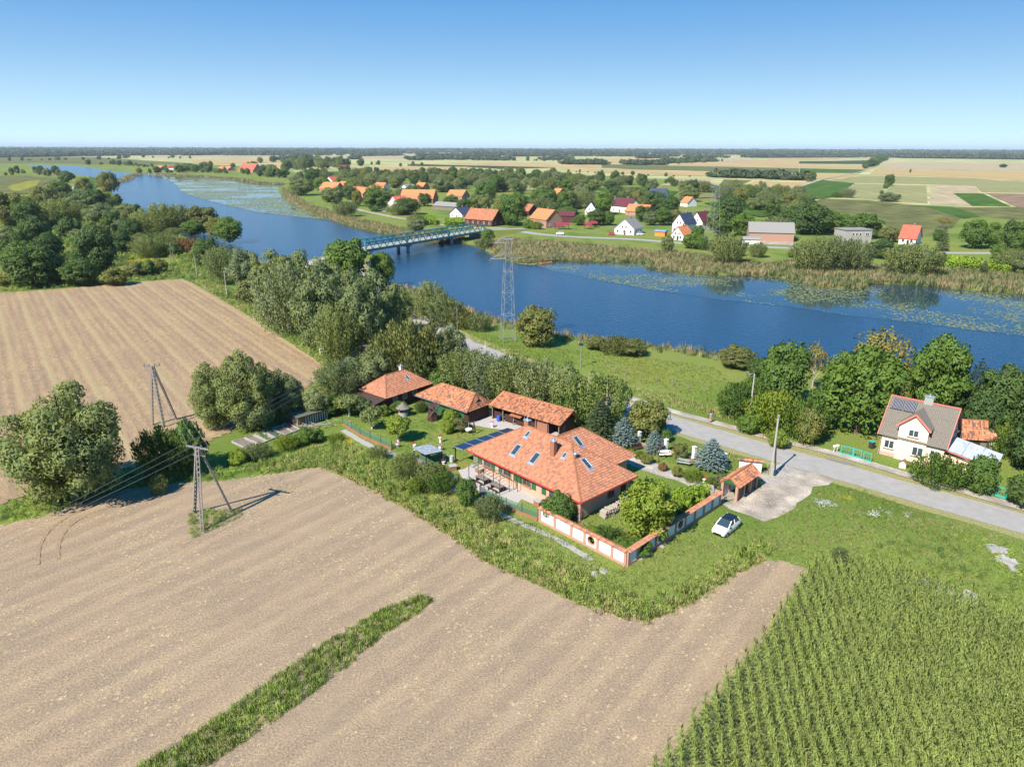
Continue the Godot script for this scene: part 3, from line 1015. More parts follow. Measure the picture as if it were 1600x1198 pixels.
func farmstead() -> void:
	rng.seed = 31
	house_materials()
	# --- the long house ---
	var o := thing("farmhouse", Vector3(4.76, 0, -83.8), -0.8220, "long brick house with hipped orange tile roof and green shutters", "house")
	walls(o, -9.6, 9.6, -4.6, 4.6, 2.75, M.brick_wall)
	walls(o, -3.4, 5.7, -9.0, -4.6, 2.72, M.brick_wall)
	hip_roof(o, -10.25, 10.25, -5.19, 5.19, 2.6, 6.4, 6.2, 6.35, PAL_MAIN, M.deck)
	var w0 := Vector3(-4.04, 2.6, -10.0); var w1 := Vector3(6.34, 2.6, -10.0)
	var top := Vector3(1.15, 6.38, -4.85)
	var on := Vector3(1.15, 6.38, -0.1)
	roof_face(o, PackedVector3Array([Vector3(6.34, 2.6, -5.15), w1, top, on]), PAL_MAIN, M.deck)
	roof_face(o, PackedVector3Array([w0, Vector3(-4.04, 2.6, -5.15), on, top]), PAL_MAIN, M.deck)
	roof_face(o, PackedVector3Array([w1, w0, top]), PAL_MAIN, M.deck)
	var rr := MB.new()
	ridge_row(rr, on, top)
	ridge_row(rr, w1, top)
	ridge_row(rr, w0, top)
	part(rr, "ridge_tiles", M.ridge, o).set_meta("kind", "stuff")
	boxp(Vector3(0, 2.5, 5.30), Vector3(20.7, 0.14, 0.14), "gutter", M.gutter_red, o)
	boxp(Vector3(10.36, 2.5, 0), Vector3(0.14, 0.14, 10.5), "gutter", M.gutter_red, o)
	var nf := Vector3(0, 5.19, 3.8).normalized()
	var nh := Vector3(3.8, 6.35, 0).normalized()
	var nw := Vector3(3.8, 5.19, 0).normalized()
	skylight(o, Vector3(-2.87, 4.19, 3.02), nf, 0.95, 1.7)
	skylight(o, Vector3(0.58, 4.19, 3.02), nf, 0.95, 1.7)
	skylight(o, Vector3(-2.96, 5.75, 0.89), nf, 0.6, 1.0)
	skylight(o, Vector3(4.2, 5.31, 1.49), nf, 0.55, 0.85)
	skylight(o, Vector3(6.74, 4.7, 0.36), nh, 0.9, 1.7)
	skylight(o, Vector3(2.49, 5.42, -2.77), nw, 0.9, 1.6)
	chimney(o, Vector3(2.6, 4.9, 1.9), 0.7, 0.55, 6.9, M.brick_red)
	chimney(o, Vector3(5.6, 4.7, 1.2), 0.4, 0.4, 5.9, M.brick_red)
	chimney(o, Vector3(-4.2, 6.0, -0.2), 0.75, 0.55, 7.1, M.brick_red)
	boxp(Vector3(-5.5, 3.1, 4.5), Vector3(0.12, 0.6, 0.12), "roof_vent", M.zinc, o)
	panel(o, Vector3(-9.1, 1.05, 4.6), 0.95, 2.1, 0, "door", M.grey_door, 0.07)
	for s in [-8.2, -5.6, -4.15, -1.25, -0.45, 2.0, 3.75]:
		panel(o, Vector3(s, 1.55, 4.6), 0.72, 1.2, 0, "shutter", M.green_paint, 0.07)
	for s in [-6.75, -2.85, 0.75, 5.4]:
		window(o, Vector3(s, 1.55, 4.6), 1.5, 1.15, 0, M.light_wood, 1)
	window(o, Vector3(9.6, 1.5, -1.0), 1.2, 1.1, 1, M.light_wood, 1)
	panel(o, Vector3(9.6, 1.05, -3.4), 1.0, 2.1, 1, "door", M.dark_wood, 0.06)
	boxp(Vector3(10.0, 1.25, 5.0), Vector3(0.32, 2.5, 0.32), "corner_post", M.brick_pink, o)
	for x in [-1.0, -0.3]:
		var dp := MB.new()
		dp.tube(Vector3(x, 0, 5.25), Vector3(x, 2.45, 5.25), 0.05, 0.05, 6)
		part(dp, "downpipe", M.gutter_red if x < -0.5 else M.green_paint, o)
	# --- solar roof over the terrace at the left gable ---
	var pg := thing("solar_pergola", Vector3(4.76, 0, -83.8), -0.8220, "pergola roofed with dark blue solar panels left of the long house", "pergola")
	for k in 5:
		var st := MB.new()
		var b := Basis(Vector3(0, 0, 1), 0.10)
		st.box(Vector3(-11.35, 2.62, 4.9 - k * 2.02), Vector3(2.1, 0.05, 1.96), b)
		var sp := part(st, "solar_panel", M.solar, pg)
		var fr := MB.new()
		for s in [-1, 1]:
			fr.box(Vector3(-11.35, 2.63, 4.9 - k * 2.02 + s * 0.99), Vector3(2.14, 0.07, 0.05), b)
		part(fr, "frame", M.zinc, sp)
	boxp(Vector3(-12.3, 2.42, 0.86), Vector3(0.14, 0.18, 10.3), "beam", M.dark_wood, pg)
	for z in [5.6, 2.2, -1.2, -4.2]:
		boxp(Vector3(-12.3, 1.17, z), Vector3(0.14, 2.34, 0.14), "post", M.dark_wood, pg)
	# --- rearmost house ---
	o = thing("cottage", Vector3(-19.82, 0, -114.86), 0.8743, "rearmost red wooden cottage with hipped tile roof and white chimney", "house")
	var hl: float = 5.18
	walls(o, -hl + 0.6, hl - 0.6, -3.0, 2.6, 2.4, M.red_wood)
	hip_roof(o, -hl, hl, -3.5, 3.5, 2.4, 4.9, 3.0, 3.2, PAL_MAIN, M.deck)
	skylight(o, Vector3(1.4, 3.9, 1.4), Vector3(0, 3.5, 2.5).normalized(), 0.7, 0.9)
	chimney(o, Vector3(hl - 3.4, 4.7, -0.6), 0.5, 0.5, 5.5, M.white)
	for x in [-2.6, -0.4, 1.8]: window(o, Vector3(x, 1.4, 2.6), 0.9, 1.0, 0, M.white, 1)
	panel(o, Vector3(3.4, 1.0, 2.6), 0.9, 2.0, 0, "door", M.dark_wood)
	for x in [-hl + 0.3, 0.0, hl - 0.3]: boxp(Vector3(x, 1.15, 3.2), Vector3(0.14, 2.3, 0.14), "porch_post", M.dark_wood, o)
	var an := thing("lean_to", Vector3(-19.82, 0, -114.86), 0.8743, "lean-to with dark brown felt roof on the left end of the cottage", "shed")
	walls(an, -hl - 2.4, -hl + 0.5, -2.6, 3.0, 1.9, M.red_wood)
	roof_face(an, PackedVector3Array([Vector3(-hl - 2.8, 1.85, -3.1), Vector3(-hl - 2.8, 1.85, 3.4), Vector3(-hl + 0.35, 2.34, 3.4), Vector3(-hl + 0.35, 2.34, -3.1)]), [], M.felt, false)
	panel(an, Vector3(-hl - 0.9, 0.95, 3.0), 0.8, 1.8, 0, "door", M.dark_wood)
	# --- middle barn ---
	o = thing("barn", Vector3(-9.61, 0, -109.18), -0.7180, "middle tiled barn with green doors under a blue gutter", "barn")
	hl = 5.99
	walls(o, -hl + 0.5, hl - 0.25, -2.4, 2.3, 2.2, M.dark_wood, 1.3)
	hip_roof(o, -hl, hl, -2.8, 2.8, 2.2, 4.3, 3.4, 0.9, PAL_BARN, M.deck)
	boxp(Vector3(0, 2.1, 2.92), Vector3(hl * 2 + 0.2, 0.14, 0.14), "gutter", M.steel, o)
	for k in 6: panel(o, Vector3(-hl + 2.4 + k * 1.55, 0.95, 2.3), 1.4, 1.7, 0, "door", M.green_paint)
	panel(o, Vector3(0.7, 1.98, 2.3), hl * 2 - 3.0, 0.3, 0, "lintel", M.light_wood, 0.06)
	for k in 9: boxp(Vector3(hl - 0.22, 1.3, -2.1 + k * 0.5), Vector3(0.06, 2.4, 0.44), "plank", M.dark_wood, o)
	# --- open shed ---
	o = thing("open_shed", Vector3(3.16, 0, -103.31), -0.6824, "long open shed with mottled tile roof behind the yard", "shed")
	hl = 6.98
	var st2 := MB.new()
	st2.box(Vector3(0, 1.2, -1.9), Vector3(hl * 2 - 0.8, 2.6, 0.15))
	st2.box(Vector3(hl - 0.45, 1.2, 0), Vector3(0.12, 2.6, 3.7))
	st2.box(Vector3(-hl + 0.45, 1.2, 0), Vector3(0.12, 2.6, 3.7))
	part(st2, "wall", M.dark_wood, o)
	hip_roof(o, -hl, hl, -2.3, 2.3, 2.3, 3.7, 0.0, 0.0, PAL_BARN, M.deck, true, -1.2)
	for k in 7: boxp(Vector3(-hl + 0.5 + k * (hl * 2 - 1.0) / 6.0, 1.1, 1.9), Vector3(0.16, 2.2, 0.16), "post", M.grey_wood, o)
	for k in 4: boxp(Vector3(-hl + 1.4 + k * 2.2, 0.7, 1.55), Vector3(1.7, 1.2, 0.12), "board_screen", M.dark_wood, o)
	boxp(Vector3(hl - 3.6, 1.1, 1.7), Vector3(2.2, 2.2, 0.14), "brick_front", M.brick_red, o)
	boxp(Vector3(-1.6, 1.75, 2.0), Vector3(2.2, 0.05, 0.9), "awning", M.ridge, o, Basis(Vector3(1, 0, 0), 0.25))
	var wheel := MB.new()
	wheel.lathe([[0.38, -0.04], [0.45, -0.04], [0.45, 0.04], [0.38, 0.04], [0.38, -0.04]], 14)
	for k in 4: wheel.bar(Vector3(-0.4 * cos(k * PI / 4), 0, -0.4 * sin(k * PI / 4)), Vector3(0.4 * cos(k * PI / 4), 0, 0.4 * sin(k * PI / 4)), 0.05)
	var wh := part(wheel, "cart_wheel", M.grey_wood, o)
	wh.rotation.z = PI / 2
	wh.position = Vector3(hl - 0.3, 1.5, 0.9)
	# --- garden walls ---
	garden_wall(Vector2(3.24, -73.1), Vector2(11.91, -63.71), [0.0, 2.55, 5.1, 7.05, 8.9, 10.9], [3], "white brick garden wall with one round opening facing the tilled field")
	garden_wall(Vector2(11.91, -63.71), Vector2(25.22, -77.12), [0.0, 1.7, 3.45, 5.1, 7.0, 9.0, 11.0, 13.0, 15.0, 16.9], [1, 3, 5], "white brick garden wall with three round openings facing the parked car")
	# green netting on a brick plinth
	var runs := [[Vector2(-26.35, -102.99), Vector2(-22.76, -98.6), "farthest bay of green net fence on a brick plinth by the pink flowers"], [Vector2(-22.76, -98.6), Vector2(-17.2, -93.39), "net fence bay beside the bright orchard tree"], [Vector2(-12.75, -89.27), Vector2(-6.87, -82.45), "net fence bay in front of the little solar roof"], [Vector2(-3.95, -79.45), Vector2(-0.65, -76.16), "grey net fence bay in front of the terrace"], [Vector2(-0.65, -76.16), Vector2(3.09, -73.25), "green net fence bay beside the white garden wall"]]
	for r in runs:
		var a: Vector2 = r[0]; var b: Vector2 = r[1]
		var d := b - a
		var f := thing("net_fence", at2(a), atan2(-d.y, d.x), r[2], "fence", "net fences along the weeds")
		var len := d.length()
		boxp(Vector3(len / 2, 0.14, 0), Vector3(len, 0.32, 0.3), "plinth", M.brick_red, f)
		boxp(Vector3(len / 2, 0.82, 0), Vector3(len, 1.0, 0.02), "net", M.fence_net, f)
		for k in int(len / 2.3) + 1: boxp(Vector3(k * len / int(len / 2.3), 0.8, 0), Vector3(0.07, 1.3, 0.07), "post", M.iron, f)
	var path := ragged(ribbon(smooth(V([-8.14, -81.9, -3.87, -77.6, 0.04, -73.38, 3.15, -70.78, 5.66, -68.32, 8.44, -64.78]), 1.0), 0.4), 0.25, 0.6, 8)
	land("path", path, 0.03, M.concrete)
	land("path", ragged(ribbon(smooth(V([-25.87, -100.87, -20.95, -95.22, -16.16, -91.39]), 1.0), 0.5), 0.15, 0.6, 9), 0.03, M.concrete)


func garden_wall(a: Vector2, b: Vector2, posts: Array, holes: Array, label: String) -> void:
	var d := b - a
	var len := d.length()
	var o := thing("garden_wall", at2(a), atan2(-d.y, d.x), label, "wall", "white garden walls")
	boxp(Vector3(len / 2, 0.12, 0), Vector3(len, 0.34, 0.36), "plinth", M.brick_pink, o)
	var at := posts + [len]
	for k in at.size():
		var x: float = clampf(at[k], 0.16, len - 0.16)
		boxp(Vector3(x, 1.0, 0), Vector3(0.34, 1.45, 0.34), "pillar", M.brick_pink, o)
	for k in at.size() - 1:
		var x0: float = at[k] + (0.33 if k == 0 else 0.17)
		var x1: float = at[k + 1] - (0.33 if k == at.size() - 2 else 0.17)
		var st := MB.new()
		if k in holes:
			var c := Vector3((x0 + x1) / 2, 0.98, 0)
			var rad := 0.46
			var w := (x1 - x0) / 2
			var n := 24
			for i in n:
				var t0 := TAU * i / n
				var t1 := TAU * (i + 1) / n
				var p0 := Vector3(cos(t0), sin(t0), 0); var p1 := Vector3(cos(t1), sin(t1), 0)
				var q0 := p0 * minf(w / maxf(absf(p0.x), 0.001), 0.69 / maxf(absf(p0.y), 0.001))
				var q1 := p1 * minf(w / maxf(absf(p1.x), 0.001), 0.69 / maxf(absf(p1.y), 0.001))
				var f := Vector3(0, 0, 0.1)
				st.quad(c + p0 * rad + f, c + q0 + f, c + q1 + f, c + p1 * rad + f)
				st.quad(c + q0 - f, c + p0 * rad - f, c + p1 * rad - f, c + q1 - f)
				st.quad(c + p0 * rad - f, c + p0 * rad + f, c + p1 * rad + f, c + p1 * rad - f)
			var ring := MB.new()
			for i in n:
				var t0 := TAU * i / n
				var t1 := TAU * (i + 1) / n
				ring.bar(c + Vector3(cos(t0), sin(t0), 0) * (rad + 0.05), c + Vector3(cos(t1), sin(t1), 0) * (rad + 0.05), 0.24, 0.1)
			var pn := part(st, "panel", M.whitewash, o)
			part(ring, "ring", M.brick_pink, pn)
		else:
			st.box(Vector3((x0 + x1) / 2, 0.98, 0), Vector3(x1 - x0, 1.38, 0.16))
			for j in 9:   # courses of white blocks with open joints
				var i := 0
				var x := x0 + 0.01
				while x < x1 - 0.02:
					var w := minf(0.30 if i or j % 2 else 0.15, x1 - 0.01 - x)
					for s in [-1, 1]: st.box(Vector3(x + w / 2, 0.37 + j * 0.152, s * 0.09), Vector3(w - 0.02, 0.13, 0.03))
					x += w
					i += 1
			part(st, "panel", M.whitewash, o)
	# tiles laid as a little saddle roof
	for s in [-1, 1]:
		roof_face(o, PackedVector3Array([Vector3(0, 1.74, 0.25), Vector3(len, 1.74, 0.25), Vector3(len, 1.88, 0), Vector3(0, 1.88, 0)] if s > 0 else [Vector3(len, 1.74, -0.25), Vector3(0, 1.74, -0.25), Vector3(0, 1.88, 0), Vector3(len, 1.88, 0)]), PAL_MAIN, M.deck, true, 0.06)
	for c in o.get_children():
		if str(c.name).begins_with("roof") and not str(c.name).begins_with("roof_tiles"): c.name = "coping"


# ---------- the yard, the beds and the small things ----------
func pot(at: Vector2, label: String, flower: Material, tall: float, white := true) -> void:
	var o := thing("flower_pot", at2(at), rng.randf() * TAU, label, "flower pot", "flower pots in the garden")
	var st := MB.new()
	st.lathe([[0.16, 0.0], [0.17, 0.05], [0.12, 0.1], [0.13, tall * 0.55], [0.24, tall * 0.7], [0.26, tall * 0.95], [0.22, tall], [0.0, tall * 0.97]], 10)
	part(st, "pot", M.white if white else M.ridge, o)
	inst(T.bloom, "flowers", flower, o).position = Vector3(0, tall * 0.92, 0)

func garden() -> void:
	rng.seed = 32
	T.bloom = lumpy_crown(0.55, 0.0, 10, 26, 0.09, 0.16)
	var fl: Mesh = T.bloom
	var sc := ArrayMesh.new()
	var arr := fl.surface_get_arrays(0)
	var vv: PackedVector3Array = arr[Mesh.ARRAY_VERTEX]
	for i in vv.size(): vv[i] = Vector3(vv[i].x * 0.42, vv[i].y * 0.9, vv[i].z * 0.42)
	arr[Mesh.ARRAY_VERTEX] = vv
	sc.add_surface_from_arrays(Mesh.PRIMITIVE_TRIANGLES, arr)
	T.bloom = sc
	# paved and gravelled ground
	land("yard", ragged(V([-7.85, -104.22, -3.69, -110.03, 7.95, -102.18, 11.83, -96.64, 13.43, -94.29, 11.46, -93.14, 7.58, -96.61, 1.95, -99.03, -0.96, -101.06, -3.94, -102.09]), 0.3, 1.0, 3), 0.024, M.paving)
	land("terrace", V([-5.5, -88.9, -6.27, -87.26, -7.18, -86.65, -6.52, -84.51, -4.42, -81.02, -1.36, -77.13, 0.51, -76.81, 1.22, -78.47, 4.33, -75.71, 6.13, -75.25, 6.99, -76.53, 2.46, -80.54]), 0.024, M.paving)
	land("drive", ragged(V([13.06, -96.65, 14.72, -95, 18.39, -90.98, 21.19, -87.24, 24.27, -83.94, 26.83, -81.75, 27.98, -80.69, 27.74, -78.79, 25.52, -77.94, 24.48, -79.97, 21.67, -83.55, 18.42, -86.22, 16.2, -88.43, 13.71, -92.93]), 0.25, 1.0, 4), 0.026, M.gravel)
	land("drive", ragged(V([25.2, -77.61, 27.79, -78.96, 31.61, -82.14, 35.56, -86.33, 37.56, -88.77, 42.19, -84.44, 41.05, -82.93, 38.95, -81.65, 36.49, -78.51, 32.46, -75.25, 29.15, -73.09, 28.15, -74.14, 26.47, -75.84]), 1.1, 1.4, 5), 0.022, M.dust)
	land("lawn", ragged(V([-23.52, -100.89, -20.54, -106.37, -17, -110.53, -11.41, -107.59, -7.64, -101.01, -3.28, -96.53, -5.52, -89.32, -7.79, -90.15, -9.41, -86.64, -13.19, -89.27, -18.26, -93.16]), 0.3, 1.0, 6), 0.008, M.lawn_turf)
	land("lawn", ragged(V([11.73, -95.68, 17.06, -93.86, 24.56, -86.86, 30.9, -85.13, 28.57, -82.67, 27.18, -83.03, 24.45, -84.71, 21.36, -88.05, 18.55, -91.85, 14.72, -95]), 0.3, 1.0, 7), 0.008, M.lawn_turf)
	land("footpath", ragged(ribbon(V([33.01, -83.62, 38.46, -88.37, 41.39, -90.92]), 1.6), 0.4, 1.0, 12), 0.028, M.gravel)
	# stack of firewood under the right eaves: logs laid crosswise
	var o := thing("firewood_stack", Vector3(4.76, 0, -83.8), -0.8220, "long stack of split firewood under the right eaves", "firewood")
	for k in 280:
		var st := MB.new()
		var row := k / 40
		if row > 4 and rng.randf() < 0.22 * (row - 4): continue
		var z := -3.4 + (k % 40) * 0.15 + rng.randf_range(-0.03, 0.03)
		var x := 11.3 + rng.randf_range(-0.06, 0.06)
		st.tube(Vector3(x - 0.45, 0.07 + row * 0.14 + rng.randf_range(0, 0.03), z), Vector3(x + 0.45 + rng.randf_range(-0.1, 0.1), 0.07 + row * 0.14, z), 0.08, 0.065, 5)
		part(st, "log", M.firewood, o)
	# arborvitae
	var hedge := [Vector2(19.24, -75.33), Vector2(19.89, -75.17), Vector2(20.69, -75.34), Vector2(21.56, -75.81), Vector2(22.45, -76.3), Vector2(23.23, -76.94)]
	var words := ["leftmost", "second", "third", "fourth", "fifth", "rightmost"]
	var col := lumpy_crown(2.9, 0.0, 34, 110, 0.10, 0.42, 1.3)
	for k in 6:
		var t := thing("arborvitae", at2(hedge[k]), rng.randf() * TAU, words[k] + " bright green arborvitae of the clipped screen behind the wall", "hedge plant", "arborvitae screen")
		var c := inst(col, "crown", M.hedge_leaf, t)
		c.scale = Vector3(0.95, rng.randf_range(1.15, 1.3), 0.95)
		var tr := inst(KIND.b[3], "trunk", KIND.b[6], t)
		tr.scale = Vector3(0.6, 1.0, 0.6)
	# gate house on the drive
	var gf: float = 1.0
	o = thing("gate_shelter", Vector3(28.64, 0, -80.55), 0.8051, "small tile roofed gate shelter with brick pillars", "gate house")
	var hl: float = 2.86
	hip_roof(o, -hl, hl, -1.3, 1.3, 2.05, 3.0, 0, 0, PAL_BARN, M.deck)
	for x in [-hl + 0.25, -hl + 2.0, hl - 2.0, hl - 0.3]:
		for z in [-0.95, 0.95]: boxp(Vector3(x, 1.0, z), Vector3(0.32, 2.1, 0.32), "pillar", M.brick_pink, o)
	for k in 2: boxp(Vector3(-hl + 1.15 + k * 3.6, 1.05, 0.95), Vector3(1.3, 1.7, 0.1), "door", M.iron, o)
	boxp(Vector3(0, 1.0, -0.95), Vector3(hl * 2 - 1.0, 2.0, 0.16), "wall", M.whitewash, o)
	var gb := MB.new()
	gb.tri(Vector3(-hl + 0.1, 2.1, -1.0), Vector3(-hl + 0.1, 2.1, 1.0), Vector3(-hl + 0.1, 2.85, 0))
	gb.tri(Vector3(hl - 0.1, 2.1, 1.0), Vector3(hl - 0.1, 2.1, -1.0), Vector3(hl - 0.1, 2.85, 0))
	part(gb, "gable", M.green_paint, o)
	var wl := Vector2(30.38, -86.5)
	var wr := Vector2(33.13, -85.73)
	var d := wr - wl
	o = thing("white_wall", at2(wl), atan2(-d.y, d.x), "short white wall with tile coping beside the gate shelter", "wall")
	boxp(Vector3(d.length() / 2, 0.95, 0), Vector3(d.length(), 1.9, 0.25), "panel", M.whitewash, o)
	roof_face(o, PackedVector3Array([Vector3(-0.1, 1.88, 0.35), Vector3(d.length() + 0.1, 1.88, 0.35), Vector3(d.length() + 0.1, 2.08, 0), Vector3(-0.1, 2.08, 0)]), PAL_BARN, M.deck, true, 0.05)
	roof_face(o, PackedVector3Array([Vector3(d.length() + 0.1, 1.88, -0.35), Vector3(-0.1, 1.88, -0.35), Vector3(-0.1, 2.08, 0), Vector3(d.length() + 0.1, 2.08, 0)]), PAL_BARN, M.deck, true, 0.05)
	# white posts and low plinth along the road
	var posts := [Vector2(18.57, -95.73), Vector2(21.94, -92.99), Vector2(25.32, -90.38), Vector2(28.87, -88.1)]
	for k in 4:
		var w: String = ["half hidden between the two left spruces", "right of the middle blue spruce", "left of the biggest blue spruce", "in the shade right of the biggest blue spruce"][k]
		o = thing("gate_post", at2(posts[k]), 0.6, "white post " + w, "post", "white posts along the road")
		boxp(Vector3(0, 0.95, 0), Vector3(0.42, 1.9, 0.42), "shaft", M.whitewash, o)
		boxp(Vector3(0, 1.93, 0), Vector3(0.52, 0.1, 0.52), "cap", M.whitewash, o)
		if k < 3:
			var e: Vector2 = posts[k + 1] - posts[k]
			var pl := thing("plinth_wall", at2(posts[k]), atan2(-e.y, e.x), "low pink plinth from the post " + w + " to the next", "wall", "low plinths between the white posts")
			boxp(Vector3(e.length() / 2, 0.18, 0), Vector3(e.length() - 0.5, 0.4, 0.24), "base", M.brick_pink, pl)
	# the little roof with pale solar sheets by the fence
	o = thing("solar_shelter", at2(Vector2(-11.47, -88.86)), -0.83, "small shelter with pale slatted solar roof by the net fence", "shelter")
	for k in 5: boxp(Vector3(-1.28 + k * 0.64, 2.1, 0), Vector3(0.58, 0.05, 3.0), "solar_panel", M.tin, o, Basis(Vector3(1, 0, 0), -0.12))
	boxp(Vector3(0, 1.98, 0), Vector3(3.2, 0.06, 2.9), "roof_frame", M.iron, o, Basis(Vector3(1, 0, 0), -0.12))
	for x in [-1.4, 1.4]:
		for z in [-1.3, 1.3]: boxp(Vector3(x, 0.95 - z * 0.05, z), Vector3(0.12, 1.95, 0.12), "post", M.dark_wood, o)
	boxp(Vector3(0, 0.55, 1.3), Vector3(2.7, 0.9, 0.08), "screen", M.grey_wood, o)
	boxp(Vector3(-1.4, 0.55, 0), Vector3(0.08, 0.9, 2.5), "screen", M.grey_wood, o)
	boxp(Vector3(0.3, 0.4, -0.1), Vector3(1.4, 0.08, 0.9), "table_top", M.dark_wood, o)
	# dark timber windmill on the lawn
	o = thing("garden_windmill", at2(Vector2(-12.61, -105.29)), 0.5, "dark wooden garden windmill tower on the lawn", "ornament")
	var st := MB.new()
	st.lathe([[0.95, 0], [0.6, 2.3], [0.0, 2.3]], 6)
	part(st, "tower", M.dark_wood, o)
	hip_roof(o, -0.85, 0.85, -0.75, 0.75, 2.3, 2.85, 0.0, 0.0, [], M.felt, false)
	for k in 4:
		var b := Basis(Vector3(0, 0, 1), PI / 4 + k * PI / 2)
		boxp(b * Vector3(0, 0.75, 0) + Vector3(0, 1.9, 0.8), Vector3(0.2, 1.3, 0.03), "sail", M.grey_wood, o, b)
	# well with a pointed grey roof
	o = thing("well", at2(Vector2(-17.54, -106.96)), 0.2, "round stone well with pointed grey roof on the lawn", "well")
	st = MB.new()
	st.lathe([[0.75, 0], [0.75, 0.7], [0.6, 0.7], [0.6, 0.2], [0, 0.2]], 14)
	part(st, "ring", M.concrete, o)
	for k in 4: boxp(Vector3(cos(k * PI / 2) * 0.68, 1.0, sin(k * PI / 2) * 0.68), Vector3(0.1, 1.0, 0.1), "post", M.grey_wood, o)
	st = MB.new()
	st.lathe([[0.0, 1.45], [1.15, 1.45], [0.55, 1.9], [0.0, 2.5]], 10)
	part(st, "roof", M.asbestos, o)
	# pots and ornaments
	for a in [[Vector2(-13.91, -93.42), "white pedestal pot with red flowers near the bright orchard tree", "red_flower", 0.9], [Vector2(-10.51, -96.24), "white pedestal pot with red flowers in the middle of the lawn", "red_flower", 0.9], [Vector2(-9.65, -100.99), "white churn with red flowers at the edge of the flower bed", "red_flower", 1.0], [Vector2(-10.22, -93.22), "pot of pink flowers behind the solar shelter", "pink_flower", 0.6], [Vector2(-16.52, -94.32), "pot of pink flowers beside the net fence", "pink_flower", 0.6], [Vector2(-9.59, -90.36), "pot of violet flowers right of the solar shelter", "pink_flower", 0.5], [Vector2(-9.34, -88.67), "pot of red flowers right of the solar shelter", "red_flower", 0.4], [Vector2(-3.05, -102.09), "pot of pink flowers at the corner of the yard", "pink_flower", 0.7], [Vector2(16.45, -91.18), "dark tub of red flowers at the left end of the drive border", "red_flower", 0.6], [Vector2(24.96, -83.39), "pot of red flowers in the drive border", "red_flower", 0.5], [Vector2(-24.92, -101.93), "mass of pink flowers at the fence corner", "pink_flower", 0.7], [Vector2(-15.76, -109.93), "grey pot before the green barn doors", "pink_flower", 0.5]]:
		pot(a[0], a[1], M[a[2]], a[3], not a[1].begins_with("dark"))
	# hanging chair between two posts
	o = thing("swing_frame", at2(Vector2(-6.58, -99.73)), -0.35, "wooden swing frame with round white chair", "swing")
	for s in [-1, 1]:
		st = MB.new()
		st.bar(Vector3(s * 0.95, 0, 0.5), Vector3(s * 0.9, 1.9, 0), 0.1)
		st.bar(Vector3(s * 0.95, 0, -0.5), Vector3(s * 0.9, 1.9, 0), 0.1)
		part(st, "leg", M.dark_wood, o)
	boxp(Vector3(0, 1.92, 0), Vector3(2.2, 0.1, 0.12), "beam", M.dark_wood, o)
	st = MB.new()
	st.lathe([[0.12, 0.35], [0.42, 0.45], [0.55, 0.75], [0.5, 0.75], [0.36, 0.52], [0.0, 0.42]], 12)
	st.tube(Vector3(0, 0.7, 0), Vector3(0, 1.9, 0), 0.02, 0.02, 5)
	part(st, "chair", M.white, o)
	# benches, table frames, kennels, barrels, bins
	var bench := func(at: Vector2, turn: float, label: String, m: Material, w: float):
		var b := thing("bench", at2(at), turn, label, "bench", "garden benches")
		for k in 3: boxp(Vector3(0, 0.45, -0.16 + k * 0.16), Vector3(w, 0.04, 0.13), "seat_slat", m, b)
		for k in 2: boxp(Vector3(0, 0.68 + k * 0.17, -0.3), Vector3(w, 0.13, 0.04), "back_slat", m, b)
		for s in [-1, 1]:
			boxp(Vector3(s * w * 0.42, 0.22, 0.14), Vector3(0.07, 0.44, 0.07), "leg", M.iron, b)
			boxp(Vector3(s * w * 0.42, 0.45, -0.3), Vector3(0.07, 0.9, 0.07), "leg", M.iron, b)
	bench.call(Vector2(21.49, -91.21), 0.1, "pale slatted bench on the front lawn", M.whitewash, 1.7)
	bench.call(Vector2(23.46, -88.47), -0.4, "lilac and blue bench on the front lawn", M.steel, 1.9)
	bench.call(Vector2(24.78, -88.48), 0.2, "orange brown wooden bench on the front lawn", M.light_wood, 1.6)
	bench.call(Vector2(-17.15, -115.63), 0.2, "orange bench against the cottage wall", M.light_wood, 2.2)
	bench.call(Vector2(18.03, -93.64), 0.5, "dark carved bench between the two left spruces", M.dark_wood, 1.7)
	o = thing("arbour_frame", Vector3(4.76, 0, -83.8), -0.8220, "thin metal arbour frame standing on the terrace", "frame")
	for x in [-7.0, -4.0, -1.0]:
		for z in [6.0, 7.6]: boxp(Vector3(x, 1.05, z), Vector3(0.06, 2.1, 0.06), "post", M.iron, o)
	for z in [6.0, 7.6]: boxp(Vector3(-4.0, 2.12, z), Vector3(6.2, 0.05, 0.05), "rail", M.grey_wood, o)
	for k in 9: boxp(Vector3(-6.9 + k * 0.72, 2.17, 6.8), Vector3(0.05, 0.05, 1.8), "crossbar", M.grey_wood, o)
